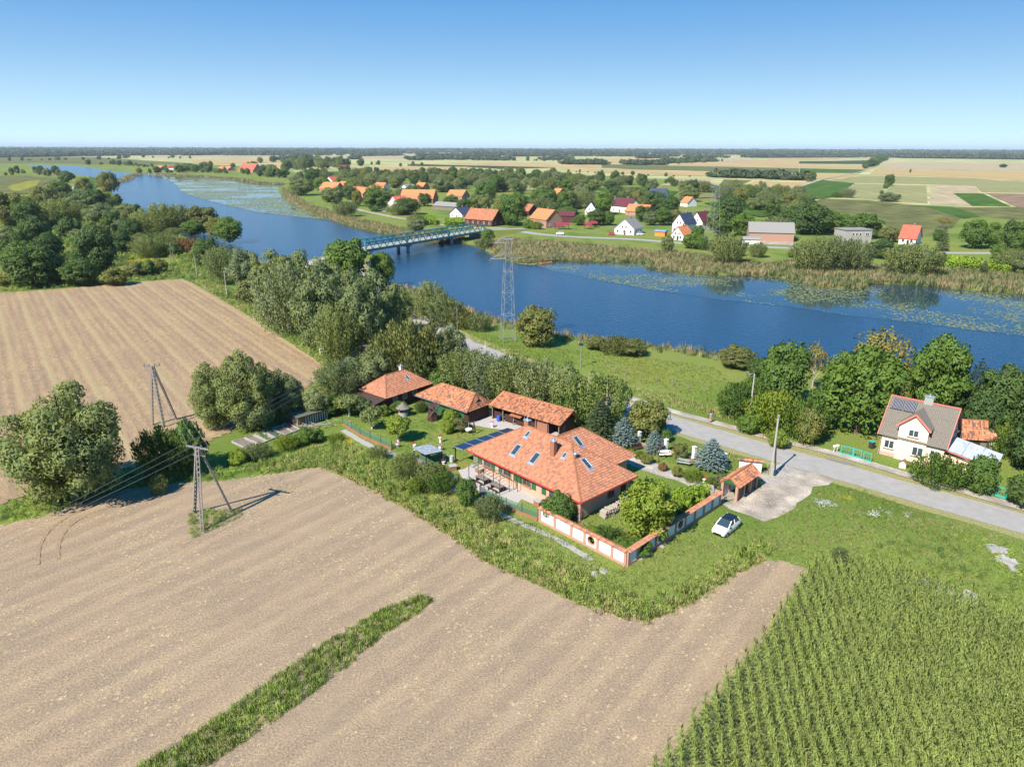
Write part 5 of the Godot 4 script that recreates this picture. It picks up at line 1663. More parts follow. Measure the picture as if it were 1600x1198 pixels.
func lines_and_poles() -> void:
	rng.seed = 51
	worn(mat("old_concrete", L(0.36, 0.33, 0.30), 0.9), T.fine, 1.5)
	worn(mat("pole_concrete", L(0.58, 0.56, 0.52), 0.9), T.fine, 2.0)
	worn(mat("pole_wood", L(0.34, 0.29, 0.23), 0.9), T.grain, 1.0)
	mat("galvanised", L(0.30, 0.31, 0.31), 0.6, 0.3)
	mat("rust_glass", L(0.20, 0.10, 0.06), 0.4)
	mat("cable", L(0.34, 0.34, 0.34), 0.5, 0.4)
	mat("bridge_teal", L(0.03, 0.20, 0.20), 0.5)
	mat("bridge_light", L(0.05, 0.27, 0.28), 0.5)
	# the three legged poles
	lattice_pole(Vector3(-35.26, 0, -73.18) + Vector3(0, 9.1, 0), [Vector2(-37.61, -74.84), Vector2(-34.79, -70.43), Vector2(-33.26, -75.18)], "three legged concrete power pole on a grass patch in the tilled field", Vector3(1.5, 0, 0.55))
	lattice_pole(Vector3(-54.61, 0, -102.77) + Vector3(0, 9.6, 0), [Vector2(-56, -102.76), Vector2(-53.71, -101.71), Vector2(-53.21, -104.98)], "three legged concrete power pole at the edge of the stubble field", Vector3(1.1, 0, -0.2))
	var a := Vector3(-35.26, 0, -73.18) + Vector3(0, 9.5, 0)
	var far := Vector3(-26.01, 0, -122.54) + Vector3(0, 7.6, 0)
	var b := Vector3(-54.61, 0, -102.77) + Vector3(0, 10.0, 0)
	for k in 3:
		var w: String = ["upper", "middle", "lower"][k]
		var s := Vector3(1.4, 0, 0.5) * (k - 1)
		cable(a + s, Vector3(-51.76, 8.3, -38.74) + Vector3(-0.5, 0, 1.2) * (k - 1), 0.3, w + " of the wires from the lattice pole to the left")
		cable(a + s, far + Vector3(0.5, 0, 0.3) * (k - 1), 0.8, w + " of the wires from the lattice pole over the vegetable beds", 0.012)
		cable(a + s, b + Vector3(0.9, 0, -0.2) * (k - 1), 0.4, w + " of the wires between the two lattice poles", 0.014)
	var fp := pole("wood_pole", Vector2(-26.01, -122.54), 7.6, 0.13, M.pole_wood, "wooden pole hidden in the belt of trees behind the cottage", "power pole", "wooden poles")
	boxp(Vector3(0, 7.5, 0), Vector3(1.4, 0.1, 0.1), "crossarm", M.steel, fp)
	# road side
	var o := pole("power_pole", Vector2(34.36, -85.35), 8.6, 0.17, M.pole_concrete, "concrete pole with dark strut at the gravel drive", "power pole")
	var st := MB.new()
	st.bar(Vector3(0.5, -0.1, 0.1), Vector3(0.16, 4.2, 0), 0.16)
	part(st, "strut", M.iron, o)
	boxp(Vector3(0, 0.9, 0), Vector3(0.42, 1.8, 0.42), "foot", M.pole_concrete, o)
	boxp(Vector3(0, 8.4, 0), Vector3(0.16, 0.3, 0.5), "bracket", M.steel, o)
	o = pole("street_lamp", Vector2(37.04, -103.2), 8.5, 0.15, M.pole_concrete, "street lamp on a concrete pole across the road", "street lamp")
	boxp(Vector3(-0.35, 8.55, 0), Vector3(0.9, 0.07, 0.07), "arm", M.steel, o)
	boxp(Vector3(-0.75, 8.5, 0), Vector3(0.55, 0.14, 0.24), "lamp_head", M.steel, o)
	o = pole("solar_lamp", Vector2(13.53, -134.07), 4.6, 0.07, M.galvanised, "slim lamp with solar panel on the dyke", "street lamp")
	boxp(Vector3(0, 4.7, 0), Vector3(0.9, 0.06, 0.6), "solar_panel", M.solar, o, Basis(Vector3(1, 0, 0), 0.5))
	o = pole("road_pole", Vector2(-13.04, -163.95), 5.4, 0.09, M.galvanised, "slim grey lamp post at the bend of the road", "post")
	boxp(Vector3(-0.3, 5.4, 0), Vector3(0.7, 0.08, 0.12), "lamp_head", M.steel, o)
	pole("marker_post", Vector2(-5.86, -148.6), 1.6, 0.07, M.white, "short white marker post beside the road bend", "post")
	# poles along the stubble field
	for k in 3: pole("telephone_pole", [Vector2(-105.35, -235.86), Vector2(-82.64, -202.8), Vector2(-62.42, -174.3)][k], [7.2, 7.6, 8.0][k], 0.14, M.pole_concrete, ["pale pole farthest along the stubble field edge", "pale pole at the middle of the stubble field edge", "pale pole beside the round olive bush"][k], "telephone pole", "poles along the stubble field")
	pole("telephone_pole", Vector2(-43.34, -149.25), 6.6, 0.16, M.pole_wood, "thick dark wooden pole at the willow row", "telephone pole", "poles along the stubble field")
	o = pole("transformer_pole", Vector2(-39.18, -142.71), 9.0, 0.16, M.pole_concrete, "concrete pole with crossarm and white box by the willow row", "power pole")
	boxp(Vector3(0, 8.9, 0), Vector3(2.0, 0.14, 0.14), "crossarm", M.steel, o)
	boxp(Vector3(-0.4, 0.9, 0.35), Vector3(1.1, 1.3, 0.6), "switch_box", M.white, o)
	for p in [[Vector2(-35.18, -146.74), 5.2, "narrow wooden A frame pole under the willow row"], [Vector2(-126.45, -264.62), 8.0, "wooden A frame pole in the clearing with yellow flowers"]]:
		o = thing("a_frame_pole", at2(p[0]), 0.2, p[2], "power pole", "A frame poles")
		for s in [-1, 1]:
			st = MB.new()
			st.tube(Vector3(s * 0.75, -0.1, 0), Vector3(s * 0.08, p[1], 0), 0.14, 0.1, 7)
			part(st, "leg", M.pole_wood, o)
	# pylons
	pylon(Vector2(-0.96, -154.04), 0.28, 22.6, 2.9, 1.15, 15, "nearer galvanised steel pylon standing on the near river bank")
	pylon(Vector2(84.94, -305.79), 0.5, 27.0, 5.2, 1.6, 13, "farther galvanised steel pylon standing behind the far reeds")
	var t1 := Vector3(-0.96, 0, -154.04)
	var t2 := Vector3(84.94, 0, -305.79)
	for k in 3:
		var h: float = [18.0, 18.0, 21.5][k]
		var s: float = [-3.8, 3.8, -2.9][k]
		cable(t1 + Vector3(s * 0.96, h, -s * 0.28), t2 + Vector3(s * 0.88, h + 3.0, -s * 0.48), 4.0, "wire between the two pylons at the " + ["left arm", "right arm", "upper arm"][k], 0.02)
	# fence posts on the dyke
	var fp2 := [Vector2(21.76, -129.14), Vector2(24.36, -127.17), Vector2(26.81, -124.88), Vector2(29.3, -122.66), Vector2(31.79, -120.87), Vector2(34.34, -119.12)]
	for k in 6: pole("fence_post", fp2[k], 1.5, 0.09, M.pole_wood, "%s grey fence post in the row on the dyke meadow counted from the left" % ["first", "second", "third", "fourth", "fifth", "sixth"][k], "fence post", "fence posts on the dyke")
	# white guard rail
	var ra := Vector2(-31.05, -186.28)
	var rb := Vector2(-17.97, -168.38)
	var d := rb - ra
	o = thing("guard_rail", at2(ra), atan2(-d.y, d.x), "white guard rail on the outside of the road bend", "railing")
	var n := 11
	for k in n: boxp(Vector3(d.length() * k / (n - 1), 0.55, 0), Vector3(0.12, 1.1, 0.12), "post", M.white, o)
	for y in [0.6, 1.08]: boxp(Vector3(d.length() / 2, y, 0.07), Vector3(d.length(), 0.14, 0.05), "rail", M.white, o)
	bridge()
	person()


func bridge() -> void:
	var len := 83.09
	var o := thing("truss_bridge", Vector3(-57.37, 0, -279.13), 1.0130, "teal steel truss road bridge across the river", "bridge")
	var wide := 8.6
	boxp(Vector3(len / 2, 3.0, -wide / 2), Vector3(len, 0.5, wide), "deck", M.pole_concrete, o)
	boxp(Vector3(len / 2, 2.55, -wide / 2), Vector3(len, 0.5, wide - 2.0), "girder", M.bridge_teal, o)
	boxp(Vector3(len / 2, 3.26, -wide / 2), Vector3(len, 0.03, 6.0), "carriageway", M.asphalt, o)
	for z in [0.0, -wide]:
		boxp(Vector3(len / 2, 6.1, z), Vector3(len, 0.42, 0.36), "top_chord", M.bridge_light, o)
		boxp(Vector3(len / 2, 3.2, z), Vector3(len, 0.5, 0.4), "bottom_chord", M.bridge_teal, o)
		var n := 20
		for k in n:
			var x0: float = len * k / n
			var x1: float = len * (k + 1) / n
			var xm := (x0 + x1) / 2
			for e in [x0, x1]:
				var st := MB.new()
				st.bar(Vector3(e, 3.4, z), Vector3(xm, 6.0, z), 0.26)
				part(st, "diagonal", M.bridge_teal, o)
		for k in [6, 13]: boxp(Vector3(len * k / n, 4.65, z), Vector3(0.5, 2.9, 0.5), "post", M.bridge_light, o)
		for x in [0.0, len]: boxp(Vector3(x, 4.65, z), Vector3(0.34, 2.9, 0.34), "end_post", M.bridge_light, o)
	for f in [0.33, 0.70]:
		for z in [-1.6, -wide + 1.6]:
			var st := MB.new()
			st.lathe([[0.75, -2.5], [0.75, 1.6], [0, 1.6]], 14)
			part(st, "pier", M.pier, o).position = Vector3(len * f, 0, z)
		boxp(Vector3(len * f, 1.95, -wide / 2), Vector3(1.7, 0.7, wide), "pier_cap", M.pier, o)
	for x in [0.5, len - 0.5]: boxp(Vector3(x, 0.6, -wide / 2), Vector3(2.5, 3.3, wide), "abutment", M.pier, o)
	# earth ramps at both ends
	var k := 0
	for e in [[0.0, -34.0], [len, len + 46.0]]:
		var st := MB.new()
		var x0: float = e[0]; var x1: float = e[1]
		var a := Vector3(x0, 3.2, 0.6); var b := Vector3(x0, 3.2, -wide - 0.6)
		var c := Vector3(x1, 0.05, 0.6); var d := Vector3(x1, 0.05, -wide - 0.6)
		var f0 := Vector3(x0, -0.3, 6.0); var f1 := Vector3(x0, -0.3, -wide - 6.0)
		var q := x1 > x0
		for t in [[a, c, d], [a, d, b], [f0, c, a], [b, d, f1], [f0, a, b], [f0, b, f1]]:
			if q: st.tri(t[0], t[1], t[2])
			else: st.tri(t[0], t[2], t[1])
		var m := part(st, "embankment", M.turf)
		m.position = o.position
		m.rotation = o.rotation
		m.set_meta("kind", "structure")
		st = MB.new()
		var up := Vector3(0, 0.04, 0)
		var s := 3.0
		st.quad(Vector3(x0, 3.2, -wide / 2 + s) + up, Vector3(x1, 0.05, -wide / 2 + s) + up, Vector3(x1, 0.05, -wide / 2 - s) + up, Vector3(x0, 3.2, -wide / 2 - s) + up)
		m = part(st, "ramp_road", M.asphalt)
		m.position = o.position
		m.rotation = o.rotation
		m.set_meta("kind", "structure")


func person() -> void:
	# a walker on the pavement, seen from behind: one skin of tapered limbs
	var o := thing("person", at2(Vector2(31.26, -104.24)) + Vector3(0, 0.10, 0), 2.2, "person in violet top and orange brown trousers walking on the pavement", "person")
	var bones := [[Vector3(-0.09, 0.07, 0.10), Vector3(-0.09, 0.48, 0.02), 0.055, 0.07], [Vector3(-0.09, 0.48, 0.02), Vector3(-0.08, 0.88, 0.0), 0.07, 0.095], [Vector3(0.09, 0.07, -0.16), Vector3(0.09, 0.48, -0.04), 0.055, 0.07], [Vector3(0.09, 0.48, -0.04), Vector3(0.08, 0.88, 0.0), 0.07, 0.095], [Vector3(0, 0.88, 0), Vector3(0, 1.12, 0), 0.15, 0.14], [Vector3(0, 1.12, 0), Vector3(0, 1.38, 0.01), 0.15, 0.16], [Vector3(0, 1.4, 0.01), Vector3(0, 1.52, 0.02), 0.06, 0.055], [Vector3(-0.19, 1.4, 0), Vector3(-0.24, 1.12, -0.05), 0.06, 0.05], [Vector3(-0.24, 1.12, -0.05), Vector3(-0.23, 0.88, 0.06), 0.045, 0.035], [Vector3(0.19, 1.4, 0), Vector3(0.24, 1.12, 0.05), 0.06, 0.05], [Vector3(0.24, 1.12, 0.05), Vector3(0.22, 0.88, 0.13), 0.045, 0.035], [Vector3(-0.09, 0.05, 0.08), Vector3(-0.09, 0.04, 0.24), 0.05, 0.04], [Vector3(0.09, 0.05, -0.18), Vector3(0.09, 0.04, -0.02), 0.05, 0.04], [Vector3(0, 1.60, 0.02), Vector3(0, 1.68, 0.03), 0.095, 0.1]]
	for s in [-1, 1]:
		var h := Vector3(s * 0.225, 0.84, 0.095 + s * 0.035)
		for f in 5: bones.append([h + Vector3(0, -0.03, (f - 2) * 0.016), h + Vector3(s * 0.01, -0.12 + absf(f - 2) * 0.012, (f - 2) * 0.02), 0.011, 0.008])
		bones.append([h + Vector3(0, 0.04, 0), h - Vector3(0, 0.05, 0), 0.03, 0.035])
	var body := body_mesh(bones, 0.02)
	var st := MB.new()
	part(body, "body", M.person_cloth, o)
	var hair := MB.new()
	hair.lathe([[0.105, 1.62], [0.115, 1.69], [0.09, 1.77], [0.0, 1.80]], 10, Vector3(0, 0, 0.02))
	part(hair, "hair", M.dark_wood, o)

func body_mesh(bones: Array, cell: float) -> MB:   # surface nets over a smooth union of tapered capsules, coloured by height
	var st := MB.new()
	st.tinted = true
	var field := {}
	for bo in bones:
		var r: float = maxf(bo[2], bo[3]) + cell * 2.5
		var lo: Vector3 = (bo[0].min(bo[1]) - Vector3.ONE * r) / cell
		var hi: Vector3 = (bo[0].max(bo[1]) + Vector3.ONE * r) / cell
		for x in range(floori(lo.x), ceili(hi.x)):
			for y in range(floori(lo.y), ceili(hi.y)):
				for z in range(floori(lo.z), ceili(hi.z)):
					var key := Vector3i(x, y, z)
					var p := Vector3(x, y, z) * cell
					var ab: Vector3 = bo[1] - bo[0]
					var t := clampf((p - bo[0]).dot(ab) / ab.length_squared(), 0, 1)
					var d: float = p.distance_to(bo[0] + ab * t) - lerpf(bo[2], bo[3], t)
					if field.has(key):
						var e: float = field[key]
						var k := maxf(0.03 - absf(d - e), 0.0) / 0.03
						d = minf(d, e) - k * k * 0.0075
					field[key] = d
	var pts := {}
	var off := [Vector3i(0, 0, 0), Vector3i(1, 0, 0), Vector3i(0, 1, 0), Vector3i(1, 1, 0), Vector3i(0, 0, 1), Vector3i(1, 0, 1), Vector3i(0, 1, 1), Vector3i(1, 1, 1)]
	for key in field:
		var sum := Vector3.ZERO
		var n := 0
		var ok := true
		for c in off:
			if not field.has(key + c):
				ok = false
				break
		if not ok: continue
		for i in 8:
			for j in [1, 2, 4]:
				if i & j: continue
				var p0: Vector3i = key + off[i]
				var p1: Vector3i = key + off[i | j]
				var d0: float = field[p0]
				var d1: float = field[p1]
				if (d0 < 0) != (d1 < 0):
					sum += (Vector3(p0).lerp(Vector3(p1), d0 / (d0 - d1))) * cell
					n += 1
		if n: pts[key] = sum / n
	var ax := [Vector3i(1, 0, 0), Vector3i(0, 1, 0), Vector3i(0, 0, 1)]
	for key in field:
		for a in 3:
			var nb: Vector3i = key + ax[a]
			if not field.has(nb) or (field[key] < 0) == (field[nb] < 0): continue
			var u: Vector3i = ax[(a + 1) % 3]
			var v: Vector3i = ax[(a + 2) % 3]
			var q := [key - u - v, key - v, key, key - u]
			if not (pts.has(q[0]) and pts.has(q[1]) and pts.has(q[2]) and pts.has(q[3])): continue
			var y: float = pts[q[0]].y
			st.col = Color(0.20, 0.17, 0.45) if y > 0.95 and y < 1.45 else Color(0.48, 0.20, 0.08) if y < 0.95 and y > 0.1 else Color(0.05, 0.05, 0.05) if y <= 0.1 else Color(0.55, 0.36, 0.27)
			if field[key] < 0: st.quad(pts[q[0]], pts[q[1]], pts[q[2]], pts[q[3]])
			else: st.quad(pts[q[0]], pts[q[3]], pts[q[2]], pts[q[1]])
	return st


# data: x, z, turn, length, depth, wall height, roof height, ridge along the front?, wall, roof, windows on the front, words
func cottage(a: Array) -> void:
	var o := thing(a[12] if a.size() > 12 else "house", Vector3(a[0], 0, a[1]), a[2], a[11], "house" if a.size() <= 12 else str(a[12]).replace("_", " "))
	var l: float = a[3] / 2.0
	var d: float = a[4] / 2.0
	var h: float = a[5]
	var r: float = a[6]
	var wm: Material = M[a[8]]
	var rm: Material = M[a[9]]
	walls(o, -l, l, -d, d, h, wm, r, a[7])
	if a[7]:
		for s in [1, -1]:
			var f := PackedVector3Array([Vector3(-l - 0.4, h - 0.2, d + 0.45), Vector3(l + 0.4, h - 0.2, d + 0.45), Vector3(l + 0.4, h + r + 0.1, 0), Vector3(-l - 0.4, h + r + 0.1, 0)])
			if s < 0:
				for i in 4: f[i] = Vector3(-f[i].x, f[i].y, -f[i].z)
			roof_face(o, f, [], rm, false, 0.2)
	else:
		for s in [1, -1]:
			var f := PackedVector3Array([Vector3(l + 0.45, h - 0.2, d + 0.4), Vector3(l + 0.45, h - 0.2, -d - 0.4), Vector3(0, h + r + 0.1, -d - 0.4), Vector3(0, h + r + 0.1, d + 0.4)])
			if s < 0:
				for i in 4: f[i] = Vector3(-f[i].x, f[i].y, -f[i].z)
			roof_face(o, f, [], rm, false, 0.2)
	var k: int = a[10]
	for i in k:
		window(o, Vector3(-l + 2 * l * (i + 0.5) / k, minf(1.7, h * 0.6), d), 1.1, 1.3, 0, M.white, 0)
	if k:
		if not a[7] and r > 3.0:
			for x in [-0.9, 0.9]: window(o, Vector3(x, h + 0.7, d), 0.9, 1.2, 0, M.white, 0)
		for i in 2: window(o, Vector3(l, minf(1.7, h * 0.6), d - 2 * d * (i + 0.5) / 2), 1.0, 1.3, 1, M.white, 0)
		panel(o, Vector3(0.3, 1.0, d + 0.01), 1.0, 2.0, 0, "door", M.dark_wood, 0.06)
		chimney(o, Vector3(l * 0.25 if a[7] else 0.0, h + r - 0.3, 0.0 if a[7] else -d * 0.2), 0.7, 0.6, h + r + 0.9, M.brick_red)

func small_car(at: Vector2, turn: float, label: String, paint: Material) -> void:
	car(at, turn, label, paint, paint)

func village() -> void:
	rng.seed = 61
	T.weather = noise_tex(256, 0.04, 3, 5, 92, [[0.0, Color(0.62, 0.56, 0.52)], [0.5, Color(0.92, 0.9, 0.88)], [1.0, Color(1, 1, 1)]])
	worn(mat("orange_roof", L(0.66, 0.235, 0.095), 0.85), T.weather, 7.0)
	worn(mat("red_roof", L(0.58, 0.13, 0.08), 0.8), T.weather, 8.0)
	worn(mat("old_tile_roof", L(0.56, 0.25, 0.14), 0.9), noise_tex(256, 0.03, 3, 4, 91, [[0.0, Color(0.55, 0.5, 0.48)], [1.0, Color(1, 0.95, 0.9)]]), 9.0)
	worn(mat("grey_roof", L(0.36, 0.35, 0.33), 0.9), T.fine, 3.0)
	worn(mat("blue_roof", L(0.055, 0.07, 0.12), 0.6), T.fine, 3.0)
	worn(mat("maroon_roof", L(0.17, 0.03, 0.045), 0.7), T.fine, 3.0)
	worn(mat("brown_boards", L(0.11, 0.035, 0.03), 0.8), T.fine, 2.0)
	worn(mat("crimson_roof", L(0.42, 0.03, 0.07), 0.6), T.fine, 2.0)
	worn(mat("village_brick", L(0.56, 0.33, 0.24), 0.9), T.fine, 2.5)
	mat("orange_paint", L(0.68, 0.22, 0.04), 0.7)
	mat("red_paint", L(0.5, 0.03, 0.05), 0.3)
	mat("blue_sheet", L(0.08, 0.30, 0.60), 0.5)
	var list := [
		[59.44, -368.56, -0.538, 10.53, 12, 3.2, 4.6, false, "white", "grey_roof", 3, "white gabled house with grey roof beside the village road"],
		[18.59, -401.12, -0.973, 15.16, 11, 4.6, 5.0, true, "village_brick", "orange_roof", 3, "brick house with bright orange roof at the bend of the village road"],
		[32.52, -427.63, -0.306, 9.22, 9, 4.2, 2.0, true, "brown_boards", "maroon_roof", 0, "dark brown boarded barn behind the village green", "barn"],
		[-15.86, -410.61, -0.641, 19.74, 11, 3.4, 5.4, true, "brown_boards", "old_tile_roof", 5, "old timber house with weathered tile roof at the bridge end"],
		[-31.81, -452.28, -0.792, 11.62, 9, 3.0, 3.6, false, "white", "blue_roof", 2, "white house with dark roof behind the clipped hedges"],
		[-43.18, -512.96, -0.636, 26.21, 10, 3.0, 2.2, true, "grey_wood", "grey_roof", 0, "long low grey roofed shed above the hedges", "shed"],
		[-73.49, -575.18, -0.217, 26.8, 14, 4.0, 6.4, true, "village_brick", "orange_roof", 0, "long barn with broad orange roof left of the grey shed", "barn"],
		[-81.48, -524.52, -0.909, 14.09, 10, 4.0, 4.6, false, "white", "red_roof", 2, "white house with red roof left of the long barn"],
		[-98.31, -694.38, -0.678, 14.89, 12, 4.0, 5.0, false, "white", "grey_roof", 2, "white house with grey roof above the long barn"],
		[-46.52, -626.1, -0.500, 15.53, 12, 3.2, 4.4, true, "village_brick", "orange_roof", 3, "house with orange roof right above the grey shed"],
		[-175.23, -712.59, -0.493, 20.21, 14, 4.0, 6.0, true, "village_brick", "orange_roof", 3, "leftmost orange roofed farmhouse on the far bank"],
		[-160.46, -735.1, -0.384, 26.34, 14, 3.6, 6.0, true, "brown_boards", "orange_roof", 0, "dark gabled barn with orange roof beside the leftmost farmhouse", "barn"],
		[-134.53, -650.61, -0.792, 23.51, 12, 3.4, 5.2, true, "village_brick", "orange_roof", 2, "vivid orange roofed house below the dark gabled barn"],
		[-124.8, -674.54, -0.521, 17.39, 12, 3.0, 5.0, true, "village_brick", "orange_roof", 0, "orange roofed outbuilding in the middle of the village trees", "barn"],
		[-109.3, -568.61, -0.832, 13.13, 10, 3.0, 4.4, false, "brown_boards", "orange_roof", 0, "narrow orange roofed shed beside the tall linden", "shed"],
		[-469.76, -1325.26, -0.713, 50.26, 20, 3.0, 12.0, true, "village_brick", "red_roof", 0, "house with steep red roof far upstream on the river"],
		[-342.21, -1500.73, 0.100, 13.96, 14, 4.0, 5.0, true, "village_brick", "crimson_roof", 0, "small crimson roofed house in the fields"],
		[54.55, -481.54, -0.568, 8.4, 12, 3.0, 5.2, false, "white", "blue_roof", 3, "white gabled house with blue roof behind the village green"],
		[77.51, -500.01, -1.003, 17.95, 11, 4.2, 5.0, true, "white", "maroon_roof", 3, "white house with maroon roof behind the grey roofed one"],
		[83.1, -474.83, -0.627, 15.09, 11, 2.8, 4.0, true, "village_brick", "orange_roof", 3, "low house with orange hipped looking roof above the white gabled house"],
		[128.51, -645.51, -0.563, 14.77, 12, 3.0, 5.4, true, "white", "blue_roof", 3, "white house with dark blue roof highest up the village"],
		[89.15, -374.71, -0.820, 7.81, 10, 4.6, 5.2, false, "white", "blue_roof", 3, "tall white house with blue roof left of the far pylon"],
		[81.05, -344.33, -0.769, 6.99, 8, 2.4, 4.0, false, "white", "orange_roof", 2, "small white cottage with orange roof right on the village road"],
		[103.07, -393.14, -0.897, 8.05, 10, 4.2, 5.0, false, "white", "maroon_roof", 2, "white house with maroon roof beside the far pylon"],
		[123.02, -343.87, -0.222, 20.02, 13, 4.2, 4.0, true, "village_brick", "grey_roof", 0, "long brick barn with grey roof right of the far pylon", "barn"],
		[109.4, -329.04, -0.288, 7.5, 5, 2.4, 0.8, true, "white", "grey_roof", 0, "low white shed in front of the long brick barn", "shed"],
		[183.44, -331.27, -0.703, 6.87, 11, 2.8, 5.4, true, "white", "red_roof", 2, "house with bright red roof at the right of the far bank"],
		[41.61, -660.91, -0.652, 6.92, 12, 3.0, 4.4, true, "village_brick", "orange_roof", 0, "orange roof peeping out behind the lindens"],
		[50.81, -573.2, -0.501, 6.52, 12, 5.0, 4.0, false, "cream", "grey_roof", 0, "cream gabled house half hidden by willows"],
		[74.05, -358.62, -0.533, 5.12, 4, 2.6, 0.3, true, "orange_paint", "blue_sheet", 0, "orange hut with flat blue roof by the road", "hut"],
		[106.37, -659.14, -0.689, 6.58, 12, 3.0, 3.4, true, "village_brick", "orange_roof", 0, "small orange roof above the maroon roofed house"],
		[-691.85, -1451.7, -0.737, 29.75, 12, 3.5, 4.0, true, "village_brick", "orange_roof", 0, "orange roofed house left on the far upstream bank"],
		[-674.95, -1466.47, 0.099, 9.71, 12, 3.5, 4.0, true, "white", "crimson_roof", 0, "crimson roofed house right on the far upstream bank"],
		[-546.54, -1412.51, -0.840, 51.43, 14, 3.5, 4.0, true, "village_brick", "orange_roof", 0, "low orange roofed house beside the steep red roof"],
		[-476.58, -1520.13, -0.735, 32.06, 14, 3.5, 4.0, true, "cream", "orange_roof", 0, "cream house with orange roof under the tall far trees"],
		[-135.97, -760.9, -0.460, 12.12, 12, 3.2, 4.4, true, "white", "orange_roof", 0, "pale house with orange roof above the dark gabled barn"],
		[-93.82, -762.67, -0.567, 10.23, 12, 3.2, 4.4, true, "village_brick", "orange_roof", 0, "orange roof above the long barn in the trees"],
		[-214.71, -880, -0.589, 13.14, 13, 4.0, 5.0, false, "white", "red_roof", 0, "white gabled house with red roof behind the leftmost farmhouse"],
		[-23.35, -541.74, -0.774, 8.34, 10, 3.0, 4.0, true, "village_brick", "orange_roof", 0, "orange roof above the old timber house"],
		[11.37, -473.6, -0.788, 6.36, 9, 3.0, 4.0, true, "brown_boards", "old_tile_roof", 0, "weathered shed behind the orange roofed brick house", "shed"],
		[74.75, -553.18, -0.711, 4.59, 10, 3.0, 4.2, false, "white", "grey_roof", 0, "narrow white house left of the maroon roof"],
		[133.46, -552.64, -1.000, 7.25, 10, 3.0, 4.0, true, "white", "orange_roof", 0, "white house with orange roof above the far pylon"],
		[-26.22, -3382.35, -0.890, 74.74, 30, 5.0, 6.0, true, "white", "grey_roof", 0, "pale farm building far off in the plain", "barn"],
	]
	for a in list: cottage(a)
	# the flat roofed block
	var o := thing("flat_roofed_block", at2(Vector2(156.66, -331.16)), 0.12, "grey flat roofed two storey block among the willows", "house")
	boxp(Vector3(0, 3.2, 0), Vector3(13, 6.6, 9), "wall", M.concrete, o)
	boxp(Vector3(0, 6.6, 0), Vector3(13.6, 0.3, 9.6), "roof", M.grey_roof, o)
	for x in [-2.6, -0.9, 0.8]: window(o, Vector3(x, 4.6, 4.5), 1.1, 1.3, 0, M.white, 0)
	window(o, Vector3(4.2, 4.6, 4.5), 1.8, 1.3, 0, M.white, 1)
	# picnic roofs
	for a in [[Vector2(26.61, -388.11), 8.0, "larger crimson picnic roof on the village green"], [Vector2(40.42, -388.47), 4.0, "small crimson picnic roof left of its twin"], [Vector2(44.41, -396.73), 4.0, "small crimson picnic roof right of its twin"]]:
		o = thing("picnic_shelter", at2(a[0]), 0.1, a[2], "shelter", "picnic shelters")
		var w: float = a[1] / 2
		hip_roof(o, -w, w, -2.0, 2.0, 2.4, 3.5, 0, 0, [], M.crimson_roof, false)
		for x in [-w + 0.4, w - 0.4]:
			for z in [-1.6, 1.6]: boxp(Vector3(x, 1.2, z), Vector3(0.2, 2.5, 0.2), "post", M.dark_wood, o)
		boxp(Vector3(0, 0.75, 0), Vector3(w, 0.1, 0.9), "table", M.light_wood, o)
	# clipped hedges
	var hed := [[V([-53.28, -413.2, -42.7, -406.35, -45.36, -432.36, -56.25, -440.09]), "left clipped green hedge by the village road"], [V([-37.46, -396.23, -27.52, -399.86, -29.2, -425.04, -39.73, -420.95]), "right clipped green hedge by the village road"], [V([154.44, -260.58, 161.77, -256.34, 169.96, -270.01, 162.38, -274.69]), "left length of yellow green hedge behind the right reeds"], [V([162.24, -256.35, 166.81, -252.21, 175.11, -265.45, 170.45, -270.02]), "middle length of yellow green hedge behind the right reeds"], [V([167.8, -249.48, 171.74, -244.22, 180.99, -258.12, 177.03, -263.96]), "right length of yellow green hedge behind the right reeds"]]
	for a in hed:
		var f: PackedVector2Array = a[0]
		var c := (f[0] + f[2]) / 2
		o = thing("hedge", at2(c), 0, a[1], "hedge", "clipped hedges")
		var g := Leaves.new()
		var loc := PackedVector2Array()
		for q in f: loc.append(q - c)
		for q in scatter(loc, 9.0, 4000):
			for j in 3:
				var y := 3.0 * sqrt(rng.randf())
				var nn := (ball() + Vector3(0, 0.5, 0)).normalized()
				g.leaf(Vector3(q.x, y, q.y), nn, nn.cross(ball()).normalized(), 0.7, 0.5, tone(0.25), (nn + Vector3(0, 0.3, 0.3)).normalized())
		inst(g.done(), "foliage", M.hedge_leaf, o)
	small_car(Vector2(24, -363.17), 3.05, "white car driving on the village road", M.white_paint)
	small_car(Vector2(49.46, -360.44), 3.1, "red car parked beside the white gabled house", M.red_paint)
	small_car(Vector2(64.27, -360.8), 0.4, "white car parked at the right wall of the white gabled house", M.white_paint)
	small_car(Vector2(-86.47, -491.69), 2.7, "silver car parked under the willows left of the bridge", M.steel)
	# village road and its branch
	var rd := smooth(V([-16.77, -388.58, -9.31, -393.66, -1.6, -385.47, 14.34, -363.78, 33.89, -351.42, 56.25, -344.45, 70.63, -335.16, 79.73, -328.07, 92.08, -322.89, 101.58, -320, 123.98, -312.76, 142.66, -306.97, 159.05, -301.36, 176.51, -299.77, 198.71, -299.64, 222, -302.63, 263.89, -307.45]), 10.0)
	land("village_road", ribbon(rd, 3.0), 0.05, M.asphalt)
	land("village_lane", ribbon(smooth(V([-15.11, -390.24, -23.18, -398.28, -35.88, -406.54, -49.32, -416.96, -56.78, -432.03, -72.13, -452.25, -86.03, -474.49, -101.33, -498.95, -112.45, -520.44, -128.33, -549.96]), 8.0), 2.2), 0.04, M.dust)
	land("barn_yard", V([110.98, -327.83, 126.96, -323.65, 132.26, -337.75, 117.31, -339.86]), 0.03, M.dust)
